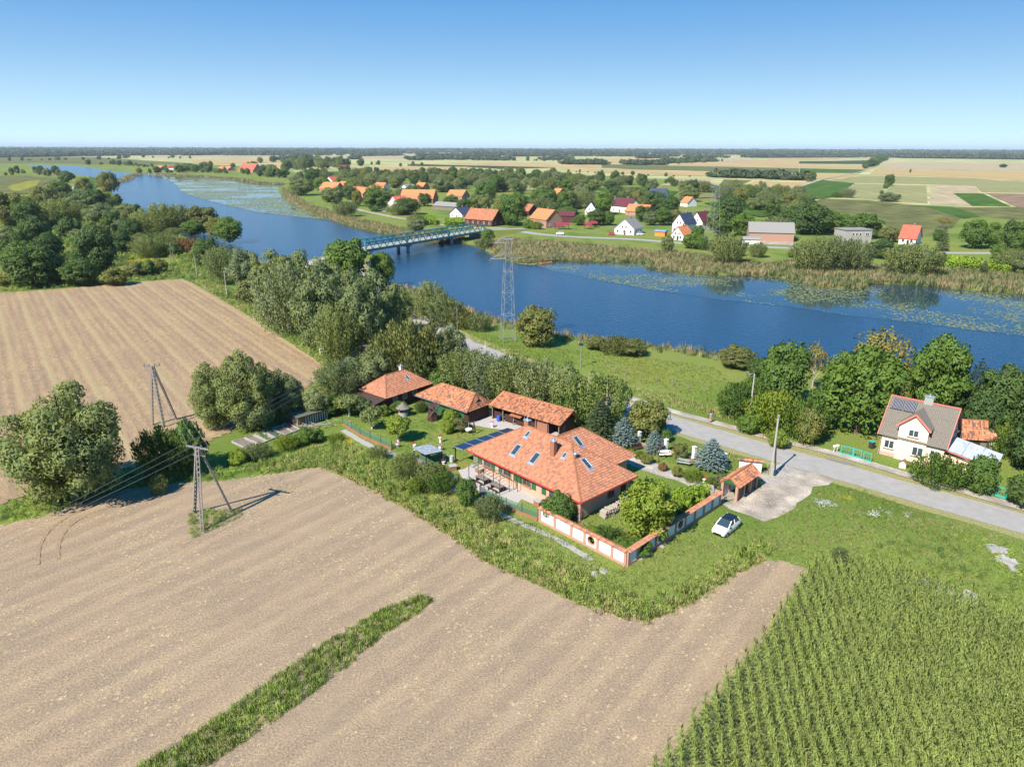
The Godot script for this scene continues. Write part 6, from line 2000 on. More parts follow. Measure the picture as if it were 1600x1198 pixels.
	land("village_green", V([18.25, -378.54, 50.88, -359.09, 56.97, -409.07, 37.15, -423.13, 25.26, -411.76]), 0.02, M.meadow_turf)
	land("bank_meadow", V([-0.23, -381.13, 15.67, -356.88, 33.64, -345.45, 55.61, -338.45, 70.32, -329.25, 90.27, -316.29, 123.28, -306.58, 134.55, -300.86, 123.38, -280.62, 97.7, -271.87, 78.92, -294.03, 55.16, -309.24, 28.92, -326.03, 8.96, -342.35, -1.8, -357.83]), 0.02, M.meadow_turf)
	grove([
		["d", 0.83, -407.54, 18.5, 9.4], ["o", -5.39, -414.52, 13.5, 6.6], ["m", 20.03, -503.01, 15.8, 10.2], ["b", 8.77, -390.86, 5.4, 3.5], ["B", 12.83, -387.75, 5.0, 3.1], ["g", 50.12, -531.93, 14.9, 8.4], ["m", 60.48, -479.15, 15.5, 7.2], ["k", 131.12, -437.48, 15.7, 8.9], ["d", 114.57, -360.63, 11.9, 6.4], ["k", 151.46, -367.13, 15.8, 10.8], ["d", 164.68, -379.2, 11.2, 8.4], ["k", 153.32, -401.31, 12.1, 6.0], ["k", 156.5, -438.21, 14.6, 5.0], ["d", -93.48, -499.21, 15.3, 8.8], ["k", -68.97, -475.03, 10.9, 9.2], ["w", -74.9, -470.13, 8.1, 5.4], ["w", -54.18, -406.04, 6.7, 4.3], ["k", -135.78, -613.29, 11.4, 7.0], ["w", -137.74, -569.33, 14.4, 9.0], ["d", -147.08, -582.89, 11.8, 6.6], ["w", -105.8, -460.02, 10.2, 6.1], ["o", -116.01, -544.13, 12.0, 4.3], ["k", -66.05, -545.95, 10.2, 6.2], ["w", -194.05, -671.03, 15.2, 12.9], ["k", -230.67, -846.93, 19.8, 11.1], ["d", -186.44, -721.96, 14.5, 8.8], ["w", -70.38, -727.56, 14.6, 11.4], ["d", -20.53, -573.8, 16.5, 10.1], ["k", -16.46, -730.17, 17.1, 9.6], ["w", -27.33, -529.2, 11.2, 6.0], ["k", -33.41, -501.22, 8.6, 5.3], ["d", -46.8, -528.52, 8.6, 4.2], ["w", -7.11, -512.88, 10.5, 5.4], ["k", 26.71, -464.12, 8.8, 5.7], ["d", 33.52, -434.65, 8.6, 6.9], ["d", 38.09, -408.56, 6.3, 4.3], ["k", 47.52, -408.82, 9.2, 6.2], ["d", 54.06, -408.99, 7.8, 4.0], ["k", 77.22, -431.96, 9.7, 5.0], ["w", 78.08, -409.65, 8.5, 4.7], ["d", 85, -409.84, 10.6, 5.4], ["k", 98.17, -457.42, 13.7, 8.1], ["w", 144.54, -601.63, 13.7, 9.0], ["o", 92.76, -417.25, 8.6, 4.8], ["d", 86.26, -334.31, 8.2, 3.3], ["d", 108.07, -383.9, 12.6, 6.1], ["k", 103.36, -354.93, 9.3, 5.1], ["w", 124.68, -355.43, 9.3, 5.1], ["w", 129.17, -350.26, 11.0, 6.2], ["w", 81.05, -268.39, 11.9, 5.6], ["w", 97.95, -285.34, 6.1, 2.8], ["w", 64.35, -297.52, 8.1, 2.9], ["b", 79.29, -311.82, 7.4, 5.9], ["b", 82.43, -307.76, 5.4, 3.6], ["w", 106.5, -251.18, 12.5, 6.6], ["w", 112.9, -251.29, 13.0, 5.2], ["w", 120.68, -251.42, 12.5, 5.4], ["w", 137.64, -243.66, 11.8, 7.7], ["k", 146.63, -282.78, 8.0, 4.6], ["h", 176.09, -336.33, 6.5, 5.1], ["s", 178.05, -351.4, 8.6, 3.1], ["d", 171.72, -351.25, 12.8, 9.4], ["d", 174.89, -379.46, 9.2, 6.7], ["y", 238.35, -400.2, 5.9, 5.0], ["s", 183.73, -305.81, 10.7, 2.5], ["d", 201.98, -341.78, 6.0, 2.7], ["m", 202.16, -314.4, 12.9, 6.2], ["m", 210.14, -314.57, 11.6, 5.6], ["k", 219.26, -314.76, 12.7, 5.1], ["d", 208.66, -291.06, 10.3, 5.2], ["k", 201.76, -273.79, 14.5, 6.2], ["w", 175.56, -250.98, 9.0, 4.5], ["w", 176.65, -244.3, 8.3, 4.4], ["d", 192.29, -281.93, 6.3, 3.3], ["s", 164.27, -246.73, 5.1, 1.6], ["b", -11.52, -334.51, 6.2, 3.9], ["H", -12.36, -309.9, 4.9, 3.9], ["g", -50, -373.79, 7.8, 5.0], ["H", -35.13, -357.02, 4.4, 3.2], ["B", 112.65, -285.62, 3.6, 2.8], ["w", 91.82, -288.78, 4.1, 2.6]], {"d": "fresh green tree among the village houses", "o": "olive brown tree among the village houses", "m": "yellow flecked tree among the village houses", "b": "green bush on the village bank", "B": "bright bush on the village bank", "g": "silvery willow on the village bank", "k": "dark green tree among the village houses", "w": "grey willow among the village houses and the far bank", "h": "olive bush beside the red roofed house", "s": "dark conifer on the right part of the far bank", "y": "thin yellowish tree behind the red roofed house", "H": "grey willow bush at the bridge end"}, "village trees")
	# the belt of trees behind and between the houses
	var belt := [V([-263.59, -875.9, -297.41, -1068.12, -278.71, -1233.15, -215.52, -1238.35, -130.43, -1245.35, -42.25, -1191.88, 20.79, -1257.8, 75.12, -1094.76, 134.08, -969.86, 174.96, -840.31, 121.5, -579.21, 98.25, -592.47, 53.94, -621.07, 17.35, -680.53, -37.6, -707.83, -72.52, -750.02, -108.29, -772.16, -151.04, -822.46, -200.54, -819.76]), V([-228.67, -818.22, -152.12, -723.62, -108.05, -614.43, -86.65, -615.31, -50.62, -572.65, -18.77, -523.71, -0.33, -502.33, 31.98, -525.48, 60.31, -576.88, 103.48, -592.68, 106.49, -505.9, 92.49, -457.24, 77.04, -551.16, 47.92, -550.1, 32.46, -464.3, -0.29, -454.43, -50.62, -572.65, -102.91, -584.62, -143.61, -629.1]), V([160.6, -738.71, 212.88, -741.24, 254.7, -663.27, 214.8, -509.53, 174.11, -438.72, 169.48, -508.01, 163.85, -625.58])]
	var kinds := ["w", "w", "k", "d", "w", "g", "k", "o"]
	var seen := PackedVector2Array()
	for a in list: seen.append(Vector2(a[0], a[1]))
	var words := {"w": "grey green willow in the wooded belt through the village", "k": "dark tree in the wooded belt through the village", "d": "mid green tree in the wooded belt through the village", "g": "silvery willow in the wooded belt through the village", "o": "brownish tree in the wooded belt through the village"}
	for b in 3:
		var put := 0
		for q in scatter(belt[b], [0.0040, 0.0060, 0.0034][b], 1500):
			var free := true
			for s in seen:
				if s.distance_to(q) < 14.0 or (q.x > s.x - 10.0 and q.x < s.x + 10.0 and q.y > s.y and q.y < s.y + 34.0): free = false
			if not free or put > [230, 85, 55][b]: continue
			put += 1
			var k: String = kinds[rng.randi() % kinds.size()]
			tree(k, q.x, q.y, rng.randf_range(8, 15), rng.randf_range(4.5, 8.5), words[k].replace("wooded belt through the village", sector(q)), "wooded belt of the village")


func sector(q: Vector2) -> String:   # which stretch of the wooded belt, by what stands near it
	var t := q.x / -q.y
	var stops := [-0.30, -0.24, -0.19, -0.14, -0.09, -0.04, 0.01, 0.06, 0.10, 0.14, 0.18, 0.24, 0.32]
	var near := ["leftmost farmhouses", "vivid orange roofed house", "red roofed house", "long barn", "grey roofed shed", "old timber house", "road bend", "orange roofed brick house", "brown boarded barn", "village green", "maroon roofed house", "blue roofed houses", "far pylon"]
	for i in stops.size():
		if t < stops[i]: return "belt above the " + near[i]
	return "belt above the long brick barn"

func field(called: String, f: PackedVector2Array, y: float, m: String) -> void:
	land(called, f, y, M[m])

func crop_mat(called: String, c: Color, row: float, turn: Vector2) -> void:
	var m := worn(mat(called, c, 0.95), T.crop, row)
	m.metallic_specular = 0.2
	m.detail_enabled = true
	m.detail_blend_mode = BaseMaterial3D.BLEND_MODE_MUL
	m.detail_albedo = T.cloud
	m.detail_uv_layer = BaseMaterial3D.DETAIL_UV_2
	m.uv2_triplanar = true
	m.uv2_world_triplanar = true
	m.uv2_scale = Vector3(turn.x, 0.01, turn.y)

func row_of(line: PackedVector2Array, gap: float, spread: float, lo: float, hi: float, kinds: String, words: String, skip := 0.25) -> void:
	for i in line.size() - 1:
		var n := maxi(1, int(line[i].distance_to(line[i + 1]) / gap))
		for k in n:
			if rng.randf() < skip: continue
			var q := line[i].lerp(line[i + 1], (k + rng.randf()) / n) + Vector2(rng.randf_range(-spread, spread), rng.randf_range(-spread, spread))
			var h := lerpf(lo * 0.7, hi * 1.15, pow(rng.randf(), 1.5))
			var t := tree(kinds[rng.randi() % kinds.length()], q.x, q.y, h, h * rng.randf_range(0.32, 0.6), words, words.replace("tree in the ", ""))
			t.set_meta("category", "tree")

func far_country() -> void:
	rng.seed = 62
	T.crop = noise_tex(512, 0.03, 3, 5, 95, greys(0.78, 1.0))
	crop_mat("straw", L(0.78, 0.57, 0.26), 24.0, Vector2(0.002, 0.02))
	crop_mat("pale_straw", L(0.72, 0.59, 0.36), 24.0, Vector2(0.03, 0.004))
	crop_mat("pale_crop", L(0.48, 0.47, 0.20), 24.0, Vector2(0.045, 0.002))
	crop_mat("olive_crop", L(0.24, 0.25, 0.085), 20.0, Vector2(0.01, 0.01))
	crop_mat("green_crop", L(0.11, 0.22, 0.03), 20.0, Vector2(0.01, 0.01))
	crop_mat("dark_crop", L(0.085, 0.125, 0.04), 20.0, Vector2(0.01, 0.02))
	crop_mat("earth_field", L(0.44, 0.30, 0.20), 24.0, Vector2(0.01, 0.02))
	crop_mat("yellow_crop", L(0.42, 0.42, 0.06), 20.0, Vector2(0.02, 0.01))
	var F := [
		["olive_crop", V([248.54, -602.02, 273.9, -646.66, 302.4, -623.27, 316.63, -566.35, 284.82, -460.44, 243.76, -400.34, 208.24, -360.13, 203.21, -380.17, 222.07, -440.11, 226.17, -509.91])],
		["green_crop", V([315.83, -563.07, 334.32, -554.2, 304.07, -470.4, 283.54, -455.63, 302.11, -514.07])],
		["olive_crop", V([330.72, -544.84, 410.23, -556.94, 325.52, -439.1, 305.81, -461.51, 309.81, -482.25])],
		["pale_crop", V([291.63, -664.87, 434.02, -930.39, 466.2, -918.72, 316.98, -631.86])],
		["pale_crop", V([322.81, -640.3, 464.61, -902.18, 504.59, -896.46, 334.25, -587.33, 321.75, -596.82])],
		["pale_straw", V([508.91, -895.12, 548.44, -869.63, 466.76, -731.48, 444.76, -741.28, 353.73, -561.24, 332.14, -580.32])],
		["green_crop", V([440.15, -732.37, 465.65, -725.07, 381.47, -557.79, 354.23, -561.26])],
		["earth_field", V([472.68, -731.76, 522.59, -713.24, 401.15, -544.31, 380.88, -549.67])],
		["pale_crop", V([449.07, -1040.75, 584.64, -1229.09, 661.44, -1175.73, 705.74, -968.02, 538.11, -734.83, 478.69, -748.44, 556.75, -883.76, 520.29, -921.89, 443.57, -952.07])],
		["straw", V([632, -1308.11, 807.95, -1649.32, 1054.96, -1453.82, 734.34, -1007.8, 694.99, -1114.41, 677.42, -1204.47])],
		["pale_straw", V([836.79, -1695.13, 1253.66, -2498.14, 1780.67, -2463.36, 1103.13, -1520.83])],
		["straw", V([827.29, -2136.64, 980.11, -2032.59, 792.2, -1658.19, 677.11, -1746.26])],
		["green_crop", V([658.72, -1698.44, 765.32, -1604.38, 637.72, -1356.92, 539.61, -1388.82])],
		["straw", V([526.43, -1354.57, 625.08, -1334.71, 540.15, -1166.76, 465.54, -1075.04, 438.55, -1096.46, 456.99, -1174.04])],
		["dark_crop", V([864.38, -2648.04, 1051.56, -2719.63, 1451.45, -3016.72, 1062.63, -2212.85, 879.83, -2273.22, 739.45, -2263.3])],
		["straw", V([275.9, -875.63, 329.85, -1001.87, 390.83, -967.12, 299.37, -793.07, 238.57, -720.78])],
		["olive_crop", V([231.93, -829.31, 301.57, -1052.63, 333, -1022.51, 237.62, -802.72])],
		["earth_field", V([215.45, -920.78, 267.01, -997.82, 249.62, -922.82, 207.95, -871.78])],
		["pale_straw", V([171.63, -860.63, 235.63, -1072.95, 284.1, -1062.61, 267.01, -997.82, 208.35, -903.59])],
		["olive_crop", V([252.2, -2103.41, 341.91, -1991.25, 520.97, -1834.26, 657.19, -1698.28, 530.98, -1369.48, 408.65, -1435.76, 267.47, -1554.63, 204.9, -1706.15])],
		["straw", V([438.97, -2043.62, 912.1, -3302.52, 1109.19, -2875.87, 692.46, -1790.17, 542.86, -1911.91, 482.17, -1933.33])],
		["straw", V([113.52, -1662.24, 257.08, -1493.66, 397.23, -1395.25, 508.82, -1314.7, 415.73, -1071.62, 365.72, -1145.99, 219.66, -1274.17, 120.79, -1409.41])],
		["green_crop", V([300.21, -780.65, 439.71, -1055.34, 438.52, -942.85, 286.3, -655.79, 250.83, -621.18])],
		["straw", V([-364.36, -1616.08, -303.85, -1751.19, -113.45, -1729.82, -56.95, -1433.68, -173.25, -1326.2, -303.22, -1431.31])],
		["green_crop", V([-368.64, -1327.05, -298.94, -1410.89, -170.98, -1308.63, -55.36, -1393.29, -44.38, -1252.44, -196.03, -1125.21, -298.46, -1144.04])],
		["straw", V([-189.73, -2179.68, -22, -2327.6, 182.62, -2138.48, 233.8, -1977.5, 201.91, -1705.82, 110.7, -1731.03, -41.1, -1834.67])],
		["dark_crop", V([-287.85, -2073.6, -32.83, -1815.48, 101.08, -1694.73, -28.47, -1573.59, -110.92, -1761.03, -252.31, -1816.02])],
		["straw", V([212.42, -3046.44, 587.03, -3428.99, 627.28, -2950.15, 409.77, -2169.8, 275.32, -2297.54])],
		["straw", V([-1195.26, -2770.96, -935.58, -3207.58, -681.96, -2313.89, -792.94, -2038.59, -936.53, -2168.29])],
		["pale_straw", V([-2780.23, -5088.34, -2545.1, -5915.31, -1517.49, -5210.82, -1034.79, -3549.1, -1301.8, -3355.36, -1561.24, -3293.47])],
		["pale_straw", V([-3409.27, -4717.67, -2638.13, -4789.81, -1990.91, -3555.76, -2162.29, -3481.8, -2350.28, -3248.1])],
		["olive_crop", V([-2194.09, -3031.36, -1957.08, -3199.04, -1811.32, -3233.81, -1214.87, -2469.7, -897.67, -2077.76, -965.48, -1861.48, -1346.05, -2106.61, -1449.65, -1998.29])],
		["olive_crop", V([-824.37, -1130.59, -735.78, -1110.57, -631.94, -1032.75, -555.51, -874.72, -477.03, -729.9, -451.16, -678.51, -477.46, -649.18])],
		["yellow_crop", V([-555.47, -807.2, -610.45, -922.8, -622.43, -969.58, -529.22, -815.65, -483.47, -718.44, -497.98, -728.86])],
		["pale_straw", V([-1145.93, -4152.93, -803.9, -5813.86, -171.68, -4873.65, -311.94, -3591.5, -616.78, -2973.61, -861.15, -3117.61])],
		["pale_straw", V([-617.19, -11792.21, 670.8, -12222.09, 460.4, -9095.42, -434.61, -8582.17])],
		["pale_straw", V([1055.6, -6177.48, 2549.83, -9617.59, 2293.22, -7048.36, 1275, -4651.12, 688.35, -3830.12])],
		["straw", V([2371.56, -5179.39, 2490.96, -5077.83, 1839.66, -3773.07, 1757.64, -3806.36])],
		["straw", V([1514.04, -4415.05, 1993.21, -4468.61, 1439.3, -3286.54, 1051.96, -3063.33])],
		["pale_straw", V([789.29, -3067.09, 1069.79, -3464.15, 1011.52, -3021.09, 718.49, -2534.99])],
		["green_crop", V([-626.63, -1093.01, -537.51, -965.27, -430.92, -755.61, -377.77, -644.66, -314.69, -543.09, -289.7, -487.52, -350.36, -574.96, -477.98, -804.57])],
		["green_crop", V([152.27, -580.39, 197.13, -626.94, 219.37, -582.95, 201.18, -509.07, 157.69, -459.22, 149.75, -486.86])],
		["earth_field", V([148.14, -658.67, 198.06, -688.66, 242.19, -694.54, 236.22, -677.07, 190.12, -660.48, 141.74, -624.67])],
		["pale_straw", V([235.45, -658.01, 254.54, -665.96, 246.89, -645.52, 229, -636.4])],
		["green_crop", V([88.06, -782.23, 152.79, -839.1, 167.12, -739.03, 130.71, -624.22, 96.48, -693.82])],
		["pale_crop", V([-22.29, -829.51, 22.62, -892.69, 33.4, -779.43, -0.53, -730.94])],
	]
	var plain := worn(mat("plain_mix", Color(1, 1, 1), 0.95), noise_tex(1024, 0.012, 3, 5, 97, [[0.0, L(0.13, 0.19, 0.05)], [0.4, L(0.24, 0.27, 0.09)], [0.6, L(0.42, 0.36, 0.15)], [1.0, L(0.66, 0.50, 0.24)]]), 1400.0)
	plain.uv1_scale = Vector3(1.0 / 1800.0, 0.001, 1.0 / 500.0)
	land("plain", V([-351.78, -1227.13, -293.22, -1298.03, -110.39, -1263.08, 108.55, -1265.03, 215, -1035.87, 234.91, -873.3, 235.15, -710.24, 252.91, -629.23, 380.12, -515.06, 6000, -900, 16000, -3000, 16000, -16000, -16000, -16000, -6500, -4500, -2584.43, -3573.03, -1936.06, -3457.44, -861.9, -1994.44, -507.6, -1627.75]), 0.06, plain)
	for i in F.size(): field("crop_field", F[i][1], 0.10 + 0.012 * i, F[i][0])
	land("farm_track", ribbon(smooth(V([287.36, -767.92, 331.91, -848.9, 390.48, -957.88, 440.67, -1051.01, 492.1, -1137.17, 597.88, -1305.31, 704.45, -1483.81, 846.39, -1747.1, 1045, -2122.21, 1393.72, -2776.39]), 30.0), 2.6), 0.75, M.dust)
	land("dyke_path", ribbon(smooth(V([-368.56, -603.75, -415.32, -690.12, -459.67, -766.38, -530.32, -892.8]), 10.0), 1.2), 0.7, M.dust)
	# hedgerows and single trees in the fields
	row_of(V([96.26, -1407.17, 175.03, -1270.5, 239.97, -1157.82, 304.54, -1136.33]), 16, 8, 4, 8, "wkb", "tree in the near hedgerow behind the village")
	row_of(V([212.04, -842.34, 240.41, -790.05, 258.91, -743.46, 266.5, -663.78, 269.72, -629.92]), 11, 8, 4, 8, "wbh", "tree in the hedgerow below the striped fields")
	row_of(V([194.74, -936.92, 191.61, -787.54, 200.86, -698.58]), 12, 8, 6, 10, "wkd", "tree in the copse behind the blue roofed house")
	row_of(V([337.71, -1221.66, 378.14, -1092.23, 413.51, -1049.19]), 22, 8, 5, 9, "wkb", "tree in the hedgerow above the golden field")
	row_of(V([321.09, -640.23, 452.35, -885.62]), 26, 2, 3, 6, "b", "tree in the ditch between the striped fields", 0.5)
	row_of(V([789.19, -1657.88, 1055.63, -2166.85, 1567.2, -3123.7]), 34, 8, 14, 20, "dk", "tree in the avenue on the farm track", 0.0)
	row_of(V([356.07, -2074.29, 486.96, -2180.44, 756.75, -2670.72]), 30, 30, 10, 18, "wkd", "tree in the copse on the plain right of the village", 0.1)
	row_of(V([-363.04, -2618.57, -195.1, -2798.3, -2.25, -2681.63, 220.21, -2581.71]), 24, 40, 9, 16, "wkd", "tree in the long copse beyond the village fields", 0.15)
	row_of(V([-277.06, -1773.46, -228.9, -1881.79]), 26, 12, 8, 13, "wk", "tree in the small clump left in the straw field", 0.1)
	row_of(V([-430.95, -1440.36, -528.98, -1880.5, -489.7, -1885.5, -373.49, -1538.02]), 14, 25, 14, 24, "wk", "tree in the tall clump above the upstream village", 0.1)
	row_of(V([-602.06, -1206.53, -595.73, -1271.81, -583.09, -1344.98, -510.54, -1279.19, -424.15, -1221.17, -333.68, -1065.53]), 11, 14, 8, 13, "wkd", "tree in the far upstream bank gardens", 0.1)
	row_of(V([-605.46, -1342.93, -655.72, -1611.45, -588.76, -1618.82, -436.05, -1358.44]), 18, 14, 8, 14, "wd", "tree in the gardens behind the upstream bank", 0.2)
	row_of(V([-1043.43, -1815.09, -1054.25, -1967.92, -774.73, -1598.36]), 22, 25, 7, 12, "wkb", "tree in the scrub beside the far river bend", 0.1)
	row_of(V([-1576.54, -2283.64, -1540.45, -2412.8, -1539.72, -2550.03, -1460.18, -2564.72]), 30, 30, 8, 14, "wk", "tree in the line left of the far river bend", 0.1)
	row_of(V([-782.5, -1133.87, -830.2, -1251.48, -756.16, -1193.84, -666.54, -1090.02]), 16, 12, 7, 12, "wkh", "tree in the row beside the left river arm", 0.05)
	row_of(V([-1440.15, -2568.41, -1649.81, -3272.34, -1265.16, -2933.79]), 60, 30, 10, 18, "wk", "tree in the field line above the river bend", 0.3)
	row_of(V([-398, -1639.81, -357.72, -2063.97]), 40, 25, 10, 18, "wk", "tree in the row behind the crimson roof", 0.2)
	row_of(V([-692.29, -2107.33, -672.99, -2433.53, -510.81, -2460.44]), 40, 30, 12, 20, "wk", "tree in the row above the straw field", 0.2)
	row_of(V([733.87, -1465.53, 812.75, -1173.49]), 90, 10, 4, 6, "b", "tree in the line of low scrub on the right plain", 0.5)
	for a in [["d", Vector2(409.34, -1007), 13, 6, "lone tree at the bend of the farm track"], ["o", Vector2(395.94, -986.41), 12, 5, "brownish lone tree left of the farm track bend"], ["k", Vector2(449.14, -877.71), 14, 6, "lone dark tree between the striped fields"], ["g", Vector2(299.74, -656.37), 9, 6, "round grey bush at the foot of the striped field"], ["b", Vector2(290.97, -655.99), 6, 5, "small bush at the foot of the striped field"], ["w", Vector2(313.96, -608.32), 8, 10, "broad willow bush under the second striped field"], ["k", Vector2(1202.38, -1815.91), 10, 9, "lone round tree far right on the plain"]]:
		tree(a[0], a[1].x, a[1].y, a[2], a[3], a[4])
	# woods that read as one mass
	var tuft := lumpy_crown(1.0, 0.0, 9, 22, 0.22, 0.42)
	var wood := leaf_mat("wood_leaf", 1, 1, 1, 0.3)
	var deep := [Color(0.055, 0.085, 0.032), Color(0.07, 0.10, 0.04), Color(0.045, 0.07, 0.03)]
	var bands := [[-4200.0, -4700.0, 900, "first line of woods on the plain"], [-5600.0, -6400.0, 1500, "second line of woods on the plain"], [-7600.0, -9000.0, 2400, "third line of woods on the plain"], [-10500.0, -14000.0, 3600, "farthest woods under the horizon"]]
	var no := FastNoiseLite.new()
	no.frequency = 0.0011
	for b in bands.size():
		var spots := PackedVector2Array()
		for k in int(bands[b][2]) * 3:
			var z := rng.randf_range(bands[b][1], bands[b][0])
			var q := Vector2(rng.randf_range(z * 0.95, -z * 0.95), z)
			if no.get_noise_2d(q.x, q.y * 2.0 + b * 3000.0) > [0.12, 0.02, -0.15, -0.35][b]: spots.append(q)
		tag(stuff("woodland", tuft, wood, spots, 12 + 5 * b, 21 + 8 * b, deep), bands[b][3], "woodland")
	var right := PackedVector2Array()
	for k in 700: right.append(Vector2(2066.03, -4011.85).lerp(Vector2(2440.15, -3380.77), rng.randf()) + Vector2(rng.randf_range(-60, 60), rng.randf_range(-90, 90)))
	tag(stuff("woodland", tuft, wood, right, 13, 20, deep), "dark edge of the wood on the right of the plain", "woodland")
	right.clear()
	for k in 420: right.append(Vector2(1245.94, -3823.1).lerp(Vector2(1869.99, -4112.01), rng.randf()) + Vector2(rng.randf_range(-60, 60), rng.randf_range(-60, 60)))
	tag(stuff("woodland", tuft, wood, right, 12, 18, deep), "wood left of the farm track on the plain", "woodland")
	right.clear()
	for k in 500: right.append(Vector2(-2216.36, -3137.19).lerp(Vector2(-2030.58, -5018.06), rng.randf()) + Vector2(rng.randf_range(-60, 60), rng.randf_range(-200, 200)))
	tag(stuff("woodland", tuft, wood, right, 10, 17, deep), "scattered scrub on the left of the plain", "woodland")
	# belts of wood and hedge across the plain
	var belts := [
		[V([-841.14, -4060, -623.62, -4507.2, -138.16, -3920.12, 145.35, -4335.57]), "wood belt behind the straw fields above the village"],
		[V([-383.05, -2763.6, -252.35, -2903.09, -26, -2751.41, 226.83, -2960.22]), "wood belt nearest above the village fields"],
		[V([228.88, -4513.7, 582.3, -4875.55, 827.08, -4604.96]), "wood belt right above the village"],
		[V([-1819.41, -4141.94, -1752.05, -4843.51, -1549.53, -5450.02]), "wood belt above the upstream houses"],
		[V([-811.55, -2610.35, -762.76, -2944.16, -606.01, -2921.43]), "hedge belt behind the tall upstream clump"],
		[V([587.03, -3428.99, 862.22, -3871.6, 1062.17, -3754.27]), "wood belt left of the golden fields"],
		[V([468.61, -2274.46, 579.24, -2453.42, 713.43, -2663.53]), "copse standing in the golden fields"],
		[V([-1643.22, -6811.22, -683.59, -7884.97, 687.16, -8088.1, 1998.42, -7787.18]), "long far wood belt in the middle of the plain"],
		[V([-3976.4, -5571.09, -3673.85, -6282.65, -3046.87, -7084.15, -2585.02, -7904.82]), "long far wood belt on the left of the plain"],
		[V([1642.55, -6397.99, 2411.38, -6254.47, 2867.53, -5573.57, 3501.09, -4856.65]), "long far wood belt on the right of the plain"],
		[V([141.77, -2079.84, 280.88, -2047.66, 419.16, -2032.93]), "hedge belt along the green crop strip"],
		[V([307.34, -1146.92, 362.72, -1103.11, 404.57, -1037.8]), "hedge along the top of the golden field"],
	]
	for b in belts:
		var line: PackedVector2Array = b[0]
		var spots := PackedVector2Array()
		var far := -line[0].y
		for k in int(60.0 + far * 0.055):
			var i := rng.randi() % (line.size() - 1)
			var q := line[i].lerp(line[i + 1], rng.randf())
			if no.get_noise_2d(q.x * 3.0, q.y) > -0.28: spots.append(q + Vector2(rng.randf_range(-10, 10), rng.randf_range(-0.02, 0.02) * far))
		tag(stuff("woodland", tuft, wood, spots, 4.0 + far * 0.0018, 9.0 + far * 0.0026, deep), b[1], "woodland")
	# wind turbines on the horizon
	var tx := [-8400, -7300, -3100, -2500, -1900, -1500, -1000, -400, 300, 700, 1300, 1700, 2600]
	for k in tx.size():
		var o := thing("wind_turbine", Vector3(tx[k], 0, -14500 - 400 * (k % 3)), 0.3, "white wind turbine far away on the horizon", "wind turbine", "wind turbines on the horizon")
		var st := MB.new()
		st.tube(Vector3.ZERO, Vector3(0, 110, 0), 3.2, 1.8, 8)
		part(st, "tower", M.white, o)
		boxp(Vector3(0, 111, 1), Vector3(4, 4, 10), "nacelle", M.white, o)
		for j in 3:
			var t := TAU * j / 3 + k
			st = MB.new()
			st.bar(Vector3(0, 111, 6.5), Vector3(sin(t) * 52, 111 + cos(t) * 52, 6.5), 2.6, 1.0)
			part(st, "blade", M.white, o)


